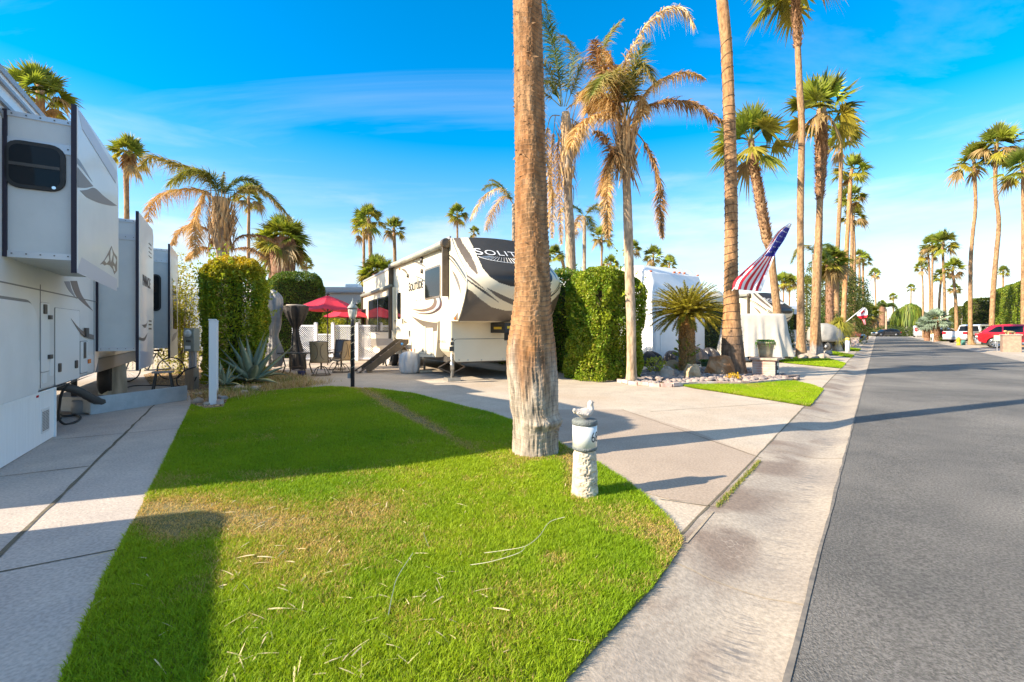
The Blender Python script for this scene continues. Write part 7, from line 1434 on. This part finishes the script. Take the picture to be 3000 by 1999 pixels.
t, A, B, o0 = flag('national_flag', 'large draped flag with stars and red stripes on an angled pole', 14.0, [z3(1342, 140), z3(1240, 215), z3(1150, 360), z3(1000, 500), z3(920, 580), z3(898, 645)], [z3(1358, 148), z3(1305, 262), z3(1235, 372), z3(1185, 500), z3(1122, 665)], [z3(1352, 138), z3(1190, 320), z3(960, 580), z3(900, 660)], usc, mats=MF, ns=120, nt_=66)
mb = MB(); rs = np.random.default_rng(2)
for i in range(5):
    for j in range(4):
        s_ = .14+.075*i; f = .42+.15*j+(.07 if i % 2 else 0)
        if f > .97: continue
        k = int(s_*120); k2 = k; u, v = A[k]*(1-f)+B[k]*f; dd = 14.0+.12*math.sin(f*9+s_*2.5)*(.3+.7*s_); c_ = P(u, v, dd-.012)-o0; r_ = .024
        pts = [(c_.x+(r_ if q_ % 2 == 0 else r_*.4)*math.sin(q_*math.pi/5), c_.y, c_.z+(r_ if q_ % 2 == 0 else r_*.4)*math.cos(q_*math.pi/5)) for q_ in range(10)]; mb.add([tuple(c_)]+pts, [(0, 1+q_, 1+(q_+1) % 10) for q_ in range(10)])
mb.build('star', MF[1], t)
def cac(s_, f):
    if s_ > .74: return 0
    if abs(f-.5) < .16*(1-abs(s_-.42)/.30) or (abs(s_-.42) < .05 and abs(f-.5) < .22) or (abs((s_-.34)-.0) < .03 and abs(f-.5) < .14): return 0
    return 1
fl = flag('maple_flag', 'white and red maple leaf flag on a slanted white pole', 42, [z4(1295, 790), z4(1240, 835), z4(1205, 870), z4(1258, 922)], [z4(1318, 792), z4(1338, 830), z4(1340, 870), z4(1335, 905)], [z4(1290, 790), z4(1085, 960)], cac, mats=MF, poler=.035, wav=.1)
t = thing('striped_banner', 'small red and white banner hanging below the maple leaf flag', 'banner', P(2526, 930, 46)); mb = MB()
for k in range(5): a, b = z4(1275+k*9, 925), z4(1300+k*5, 985); p0 = P(a[0], a[1], 46)-P(2526, 930, 46); p1 = P(b[0], b[1], 46)-P(2526, 930, 46); mb.bar(p0, p1, .01, .06, k % 2)
mb.build('cloth', MF[:2], t)
# ------------------------------------------------------------- vehicles (local +y is forward)
def vehicle(name, label, cat, loc, rz, kind, paint, sc=1., cladding=None, rim=M_LGREY, spokes=0):
    t = thing(name, label, cat, loc, rz)
    if kind == 'suv': L_, W_, wr, wy = 4.75, 1.92, .37, (.90, 3.78); low = [(.05, .45), (.0, .75), (.06, 1.02), (.10, 1.08), (3.35, 1.06), (4.45, .92), (4.70, .80), (4.75, .5), (4.6, .32)]; gh = [(.12, 1.06), (.55, 1.48), (.85, 1.64), (1.6, 1.70), (2.4, 1.66), (3.0, 1.52), (3.62, 1.05)]; wins = [[(.50, 1.13), (.95, 1.50), (1.22, 1.53), (1.22, 1.12)], [(1.30, 1.12), (1.30, 1.54), (2.22, 1.55), (2.22, 1.11)], [(2.30, 1.11), (2.30, 1.54), (2.75, 1.50), (3.35, 1.10)]]
    elif kind == 'pickup': L_, W_, wr, wy = 5.8, 2.0, .40, (1.15, 4.75); low = [(.0, .48), (.0, .62), (.04, 1.16), (2.0, 1.16), (2.02, 1.10), (4.3, 1.12), (5.55, 1.02), (5.75, .85), (5.8, .5), (5.6, .38)]; gh = [(2.05, 1.10), (2.15, 1.75), (2.5, 1.84), (3.6, 1.82), (3.9, 1.72), (4.45, 1.10)]; wins = [[(2.32, 1.18), (2.4, 1.66), (3.0, 1.68), (3.0, 1.17)], [(3.08, 1.17), (3.08, 1.68), (3.65, 1.64), (4.15, 1.16)]]
    lo = list(low); yc = []
    bottom = [(y, .34) for y in ()]
    for w in sorted(wy, reverse=True): bottom += [(w+(wr+.07)*math.cos(a), .33+(wr+.07)*math.sin(a)) for a in np.linspace(0, math.pi, 9)]
    poly = lo+bottom; mb = MB(); mb.prism(poly, 0, -W_/2, W_/2); bo = mb.build('body', paint, t, bevel=.05, seg=3)
    zb, zt = gh[0][1], max(p[1] for p in gh); wx = lambda z: (W_/2-.03)*(1-.20*max(0, (z-zb)/(zt-zb)))
    n = len(gh); V = [(-wx(z), y, z) for y, z in gh]+[(wx(z), y, z) for y, z in gh]; mb = MB(); mb.add(V, [tuple(range(n)), tuple(range(n, 2*n))[::-1]]+[(i, n+i, n+(i+1) % n, (i+1) % n) for i in range(n)]); mb.build('cabin', paint, t, bevel=.04, seg=3)
    for w_ in wins:
        mb = MB()
        for sg in (-1, 1): k = len(w_); V = [(sg*(wx(z)+.004), y, z) for y, z in w_]+[(sg*(wx(z)-.02), y, z) for y, z in w_]; mb.add(V, [tuple(range(k))[::sg], tuple(range(k, 2*k))[::-sg]]+[(i, k+i, k+(i+1) % k, (i+1) % k) for i in range(k)])
        mb.build('side_window', M_GLASS, t)
    def glass(a, b, nm): mb = MB(); (y0, z0), (y1, z1) = a, b; o_ = -.006 if y1 > y0 else .006; k0, k1 = .08, .90; pa = (y0+(y1-y0)*k0, z0+(z1-z0)*k0); pb_ = (y0+(y1-y0)*k1, z0+(z1-z0)*k1); mb.add([(-wx(pa[1])+.1, pa[0]+o_, pa[1]+.008), (wx(pa[1])-.1, pa[0]+o_, pa[1]+.008), (wx(pb_[1])-.1, pb_[0]+o_, pb_[1]+.008), (-wx(pb_[1])+.1, pb_[0]+o_, pb_[1]+.008)], [(0, 1, 2, 3)]); mb.build(nm, M_GLASS, t)
    glass(gh[-1], gh[-2], 'windscreen'); glass(gh[0], gh[1], 'rear_window')
    for w in wy:
        for sg in (-1, 1): wheel(t, Vector((sg*(W_/2-.12), w, wr)), wr, .22, rim=rim, spokes=spokes, rimr=.72)
    cl = cladding or M_DARK; mb = MB(); mb.bx(-W_/2-.01, W_/2+.01, wy[0]+wr+.1, wy[1]-wr-.1, .26, .44); mb.bx(-W_/2+.02, W_/2-.02, -.04, .2, .34, .56 if kind == 'suv' else .60); mb.bx(-W_/2+.02, W_/2-.02, L_-.25, L_+.03, .3, .55); mb.build('bumper', cl if kind == 'suv' else M_GREY, t, bevel=.03)
    mb = MB(); [mb.bx(min(sg*(W_/2-.32), sg*(W_/2+.01)), max(sg*(W_/2-.32), sg*(W_/2+.01)), -.015, .12, .86, 1.02 if kind == 'suv' else 1.12) for sg in (-1, 1)]; mb.build('tail_light', M_RED, t, bevel=.01)
    mb = MB(); [mb.bx(min(sg*(W_/2-.4), sg*(W_/2+.005)), max(sg*(W_/2-.4), sg*(W_/2+.005)), L_-.25, L_-.02, .72, .86) for sg in (-1, 1)]; mb.build('headlight', mat('headlight', (.7, .7, .68), None, rough=.1, coat=.8), t, bevel=.01)
    mb = MB(); mb.bx(-.5, .5, L_-.05, L_+.01, .55, .82); mb.build('grille', M_BLACK, t)
    mb = MB(); mb.bx(-.17, .17, -.05, -.03, .58, .70); mb.build('plate', mat('plate', (.35, .55, .65), None), t)
    mb = MB(); [mb.bx(min(sg*(W_/2), sg*(W_/2+.02)), max(sg*(W_/2), sg*(W_/2+.02)), y, y+.2, .98, 1.01) for sg in (-1, 1) for y in ((1.85, 2.85) if kind == 'suv' else (2.75, 3.4))]; mb.build('door_handle', M_CHROME, t)
    ym = 3.1 if kind == 'suv' else 4.0; mb = MB(); [mb.bx(min(sg*(W_/2), sg*(W_/2+.2)), max(sg*(W_/2), sg*(W_/2+.2)), ym, ym+.12, 1.08, 1.25) for sg in (-1, 1)]; mb.build('mirror', paint, t, bevel=.03)
    if kind == 'pickup': mb = MB(); mb.bx(-W_/2+.08, W_/2-.08, .08, 1.98, 1.155, 1.165); mb.build('bed_liner', M_BLACK, t); mb = MB(); mb.bx(-W_/2+.25, W_/2-.25, -.012, .0, .66, 1.10); mb.bx(-.12, .12, -.03, -.01, .95, 1.03); mb.build('tailgate', paint, t, bevel=.01)
    mb = MB(); mb.bx(-W_/2+.1, W_/2-.1, .3, L_-.3, .22, .4); mb.build('underbody', M_BLACK, t); t.scale = (sc,)*3; return t
M_CARR = mat('red_car_paint', (.48, .008, .015), None, rough=.18, coat=1.0); M_CARW = mat('white_car_paint', (.78, .78, .78), None, rough=.2, coat=1.0); M_CARB = mat('black_car_paint', (.012, .013, .015), None, rough=.15, coat=1.0); M_CARS = mat('silver_car_paint', (.30, .32, .34), None, rough=.22, coat=1.0, metal=.5)
aw = math.atan2(.6264, -.7795)                     # rz whose +y points towards the camera along the street is (-SD)
rzb = math.atan2(SD.x, -SD.y)                       # +y -> -SD
c = G(2868, 1019); vehicle('parked_car', 'bright red crossover parked beyond the street on the right', 'car', Vector(((2860-CX)/F*38.5, 38.5, .05)), math.atan2(-.74, -.67), 'suv', M_CARR, 1.15, M_GREY, M_CHROME, 10)
c = G(2800, 1004); vehicle('pickup_truck', 'white pickup truck with its tailgate towards the street', 'pickup truck', (P(2796, 0, 52).x, 52, .05), math.radians(-74), 'pickup', M_CARW, 1.15)
vehicle('pickup_truck', 'grey pickup with raised cab behind the white pickup', 'pickup truck', (P(2868, 0, 58).x, 58, .05), math.radians(-66), 'pickup', M_CARS, 1.25)
vehicle('parked_car', 'black car with tail lights facing the street beside palm cluster', 'car', (P(2757, 0, 66).x, 66, .05), math.radians(-55), 'suv', M_CARB, 1.05)
vehicle('pickup_truck', 'silver pickup parked nose to the street at left, far down', 'pickup truck', (P(2528, 0, 55).x-2.2, 60.5, 0), math.atan2(-.36, -.93), 'pickup', M_CARS, 1.0)
vehicle('parked_car', 'dark car under the bushes at the far street end', 'car', (P(2632, 0, 108).x, 108, 0), math.radians(80), 'suv', M_CARB, 1.1)
# the vehicle whose shadow lies across the near lawn (parked ahead of the left trailer)
motorhome('white camper van parked ahead of the left trailer, outside the frame', L.w(-2.5, .1), L.th, 5.2, 2.0, 2.05, M_CARW, M_GREY, name='camper_van', ac=0)
# ------------------------------------------------------------- street furniture
def hydrant(c, label):
    t = thing('fire_hydrant', label, 'fire hydrant', c); m = mat('yellow_paint', (.72, .42, .02), None, rough=.4); mb = MB(); mb.lathe([(.17, 0), (.17, .04), (.12, .05), (.12, .48), (.15, .50), (.15, .54), (.13, .58), (.08, .68), (.03, .70), (.03, .75)], seg=18); mb.build('barrel', m, t)
    mb = MB()
    for a in (0, math.pi/2, math.pi): M = Matrix.Translation((0, 0, .38)) @ Matrix.Rotation(a, 4, 'Z') @ Matrix.Rotation(math.pi/2, 4, 'Y'); mb.lathe([(.06, .08), (.06, .19), (.0, .20)], seg=10, M=M)
    mb.build('nozzle', m, t); return t
h = hydrant((P(2808, 0, 44).x, 44, .05), 'yellow fire hydrant by the street on the right'); h.scale = (1.1,)*3
c = P(2684, 0, 86); t = thing('stop_sign', 'red octagonal stop sign at the far right side of the street', 'road sign', (c.x, 86, 0)); mb = MB(); mb.tube([(0, 0, 0), (0, 0, 2.0)], .05, 8); mb.build('pole', M_WHITE, t)
mb = MB(); mb.prism([(.40*math.cos(math.pi/8+k*math.pi/4), 1.62+.40*math.sin(math.pi/8+k*math.pi/4)) for k in range(8)], 1, -.09, -.07); f = mb.build('plate', mat('sign_red', (.6, .02, .03), None, rough=.4), t); text('STOP', .27, basis(Vector((-.33, -.095, 1.53)), Vector((1, 0, 0)), Vector((0, 0, 1)), Vector((0, -1, 0))), M_WHITE, f, xs=.95)
c = G(2483, 1033); t = thing('bollard', 'white round marker post with yellow top beside the far driveway', 'bollard', c); mb = MB(); mb.lathe([(.13, 0), (.13, .88), (.11, .9)], seg=16); mb.build('post', M_WHITE, t); mb = MB(); mb.lathe([(.135, .80), (.135, .95), (.10, .99), (0, 1.0)], seg=16); mb.build('top', mat('yellow_top', (.75, .55, .12), None), t)
def pillar(c, w, h, label, top=None, rz=0., m=None):
    t = thing('brick_pillar', label, 'pillar', c, rz); mb = MB(); mb.bx(-w/2, w/2, -w/2, w/2, 0, h); mb.build('shaft', m or M_BRICK, t, bevel=.01); mb = MB(); mb.bx(-w/2-.05, w/2+.05, -w/2-.05, w/2+.05, h, h+.08); mb.build('capstone', M_PR, t, bevel=.01); return t
pillar(G(2505, 1015), .62, .75, 'small brick pillar with flowers near the silver pickup', rz=ST_ROT)
bush('potted_flowers', 'red and green flowers on the small brick pillar', (G(2505, 1015).x, G(2505, 1015).y, 1.05), (.4, .4, .32), 700, .09, [(.10, .2, .05), (.45, .08, .08)], 51, cat='flowers', stems=False, zmin=.83)
pc = Vector((P(2961, 0, 30.5).x, 30.5, .05)); t = pillar(pc, .85, 1.1, 'wide brick pillar at the right edge, before the red car', rz=ST_ROT, m=mat('tan_brick', (.40, .27, .19), (.28, .19, .14), 5, .9, bump=.5))
t = thing('cattle_ornament', 'small tan wooden figure lying on the wide brick pillar', 'ornament', pc+Vector((0, 0, 1.18)), .2); mb = MB(); mb.blob((-.05, 0, .15), (.42, .10, .08), 12, 8, 0, .2, 3); mb.blob((-.45, 0, .2), (.14, .07, .07), 10, 6, 0, .2, 5); mb.build('body', mat('tan_wood', (.55, .38, .16), None), t); mb = MB(); [mb.bx(x-.03, x+.03, y-.03, y+.03, 0, .12) for x in (-.3, .25) for y in (-.06, .06)]; mb.build('leg', MC['tan_wood'], t)
t = thing('notice_board', 'pale green notice sign on a stake before the red car', 'sign', (P(2922, 0, 32).x, 32, .05), -.3); mb = MB(); mb.bx(-.02, .02, 0, .04, 0, .8); mb.build('post', M_GREY, t); mb = MB(); mb.bx(-.20, .20, -.02, 0, .70, 1.1); mb.build('panel', mat('pale_green', (.50, .60, .45), None), t)
for u, Y, h_, lab in ((2728, 62, .95, 'white marker post left of the black car'), (2733, 58, 1.0, 'white marker post nearest the street by the palm cluster')):
    t = thing('marker_post', lab, 'post', (P(u, 0, Y).x, Y, .05)); mb = MB(); mb.lathe([(.07, 0), (.07, h_)], seg=10); mb.build('post', M_WHITE, t); mb = MB(); mb.lathe([(.072, h_), (.06, h_+.06), (0, h_+.08)], seg=10); mb.build('top', MC['yellow_top'], t)
mb = MB(); mb.lathe([(.16, 0), (.18, .45), (.19, .47), (.0, .44)], seg=16); o = mb.build('green_bin', mat('teal_plastic', (.10, .30, .26), None)); o.location = (P(2822, 0, 44.5).x, 44.5, .05); tag(o, 'small teal bin right beside the yellow hydrant', 'bin')
t = draped('covered_boat', 'grey tarpaulined boat on a trailer between street palms', 'boat', (P(2418, 0, 33).x, 33, 0), dsm([(.7, 1.5, .9, 0, .3), (.9, 1.6, 1.0, 0, .6), (1.4, 1.4, .95, -.1, .8), (1.8, .9, .7, -.3, .6), (2.0, .3, .3, -.4, .2)]), mat('grey_tarp', (.36, .34, .31), (.28, .27, .25), 3, .8, bump=.5, bscale=6), 8, 6, .05, R2.th); wheel(t, Vector((-.9, -.5, .35)), .35, .2); wheel(t, Vector((.9, -.5, .35)), .35, .2); mb = MB(); mb.bx(-1.4, 1.4, -.4, .4, .35, .72); mb.build('trailer_frame', M_DARK, t)
for k, (u, v, r_) in enumerate(((2350, 1052, .28), (2372, 1052, .35), (2412, 1052, .3), (2425, 1040, .3))): rock(u, v, r_, ('grey stone at the foot of the very tall palm', 'rounded stone between the two street palm feet', 'carved pale stone right of the shaggy palm foot', 'small stone behind the shaggy palm foot')[k], M_PR, k+20)
# string light wire from the left hedge top to the white trailer, and distant hills
def hill(name, az0, az1, D, h, seed, m):
    n = 90; V = []; a = np.linspace(az0, az1, n); hh = h*(.35+.65*fbm(np.c_[a*14, a*0, a*0], seed, 4))*np.sin(np.linspace(0, np.pi, n))**.4
    for k in range(n): x, y = math.sin(a[k]), math.cos(a[k]); V += [(x*D, y*D, -5), (x*(D+h*1.5), y*(D+h*1.5), hh[k]*.75+10*vn(np.array([[k*.7, 3, 1]]), seed)[0]), (x*(D+h*3.5), y*(D+h*3.5), hh[k]), (x*(D+h*7), y*(D+h*7), -5)]
    mb = MB(); mb.add(V, [(4*k+j, 4*k+4+j, 4*k+5+j, 4*k+1+j) for k in range(n-1) for j in range(3)], 0, True); return tag(mb.build(name, m), kind='structure')
hill('hills', math.radians(34), math.radians(62), 3000, 130, 3, mat('desert_rock', (.46, .34, .28), (.38, .30, .27), .004, .95, c3=(.5, .4, .34), sc3=.002)); hill('hills', math.radians(-50), math.radians(30), 3400, 60, 5, MC['desert_rock'])
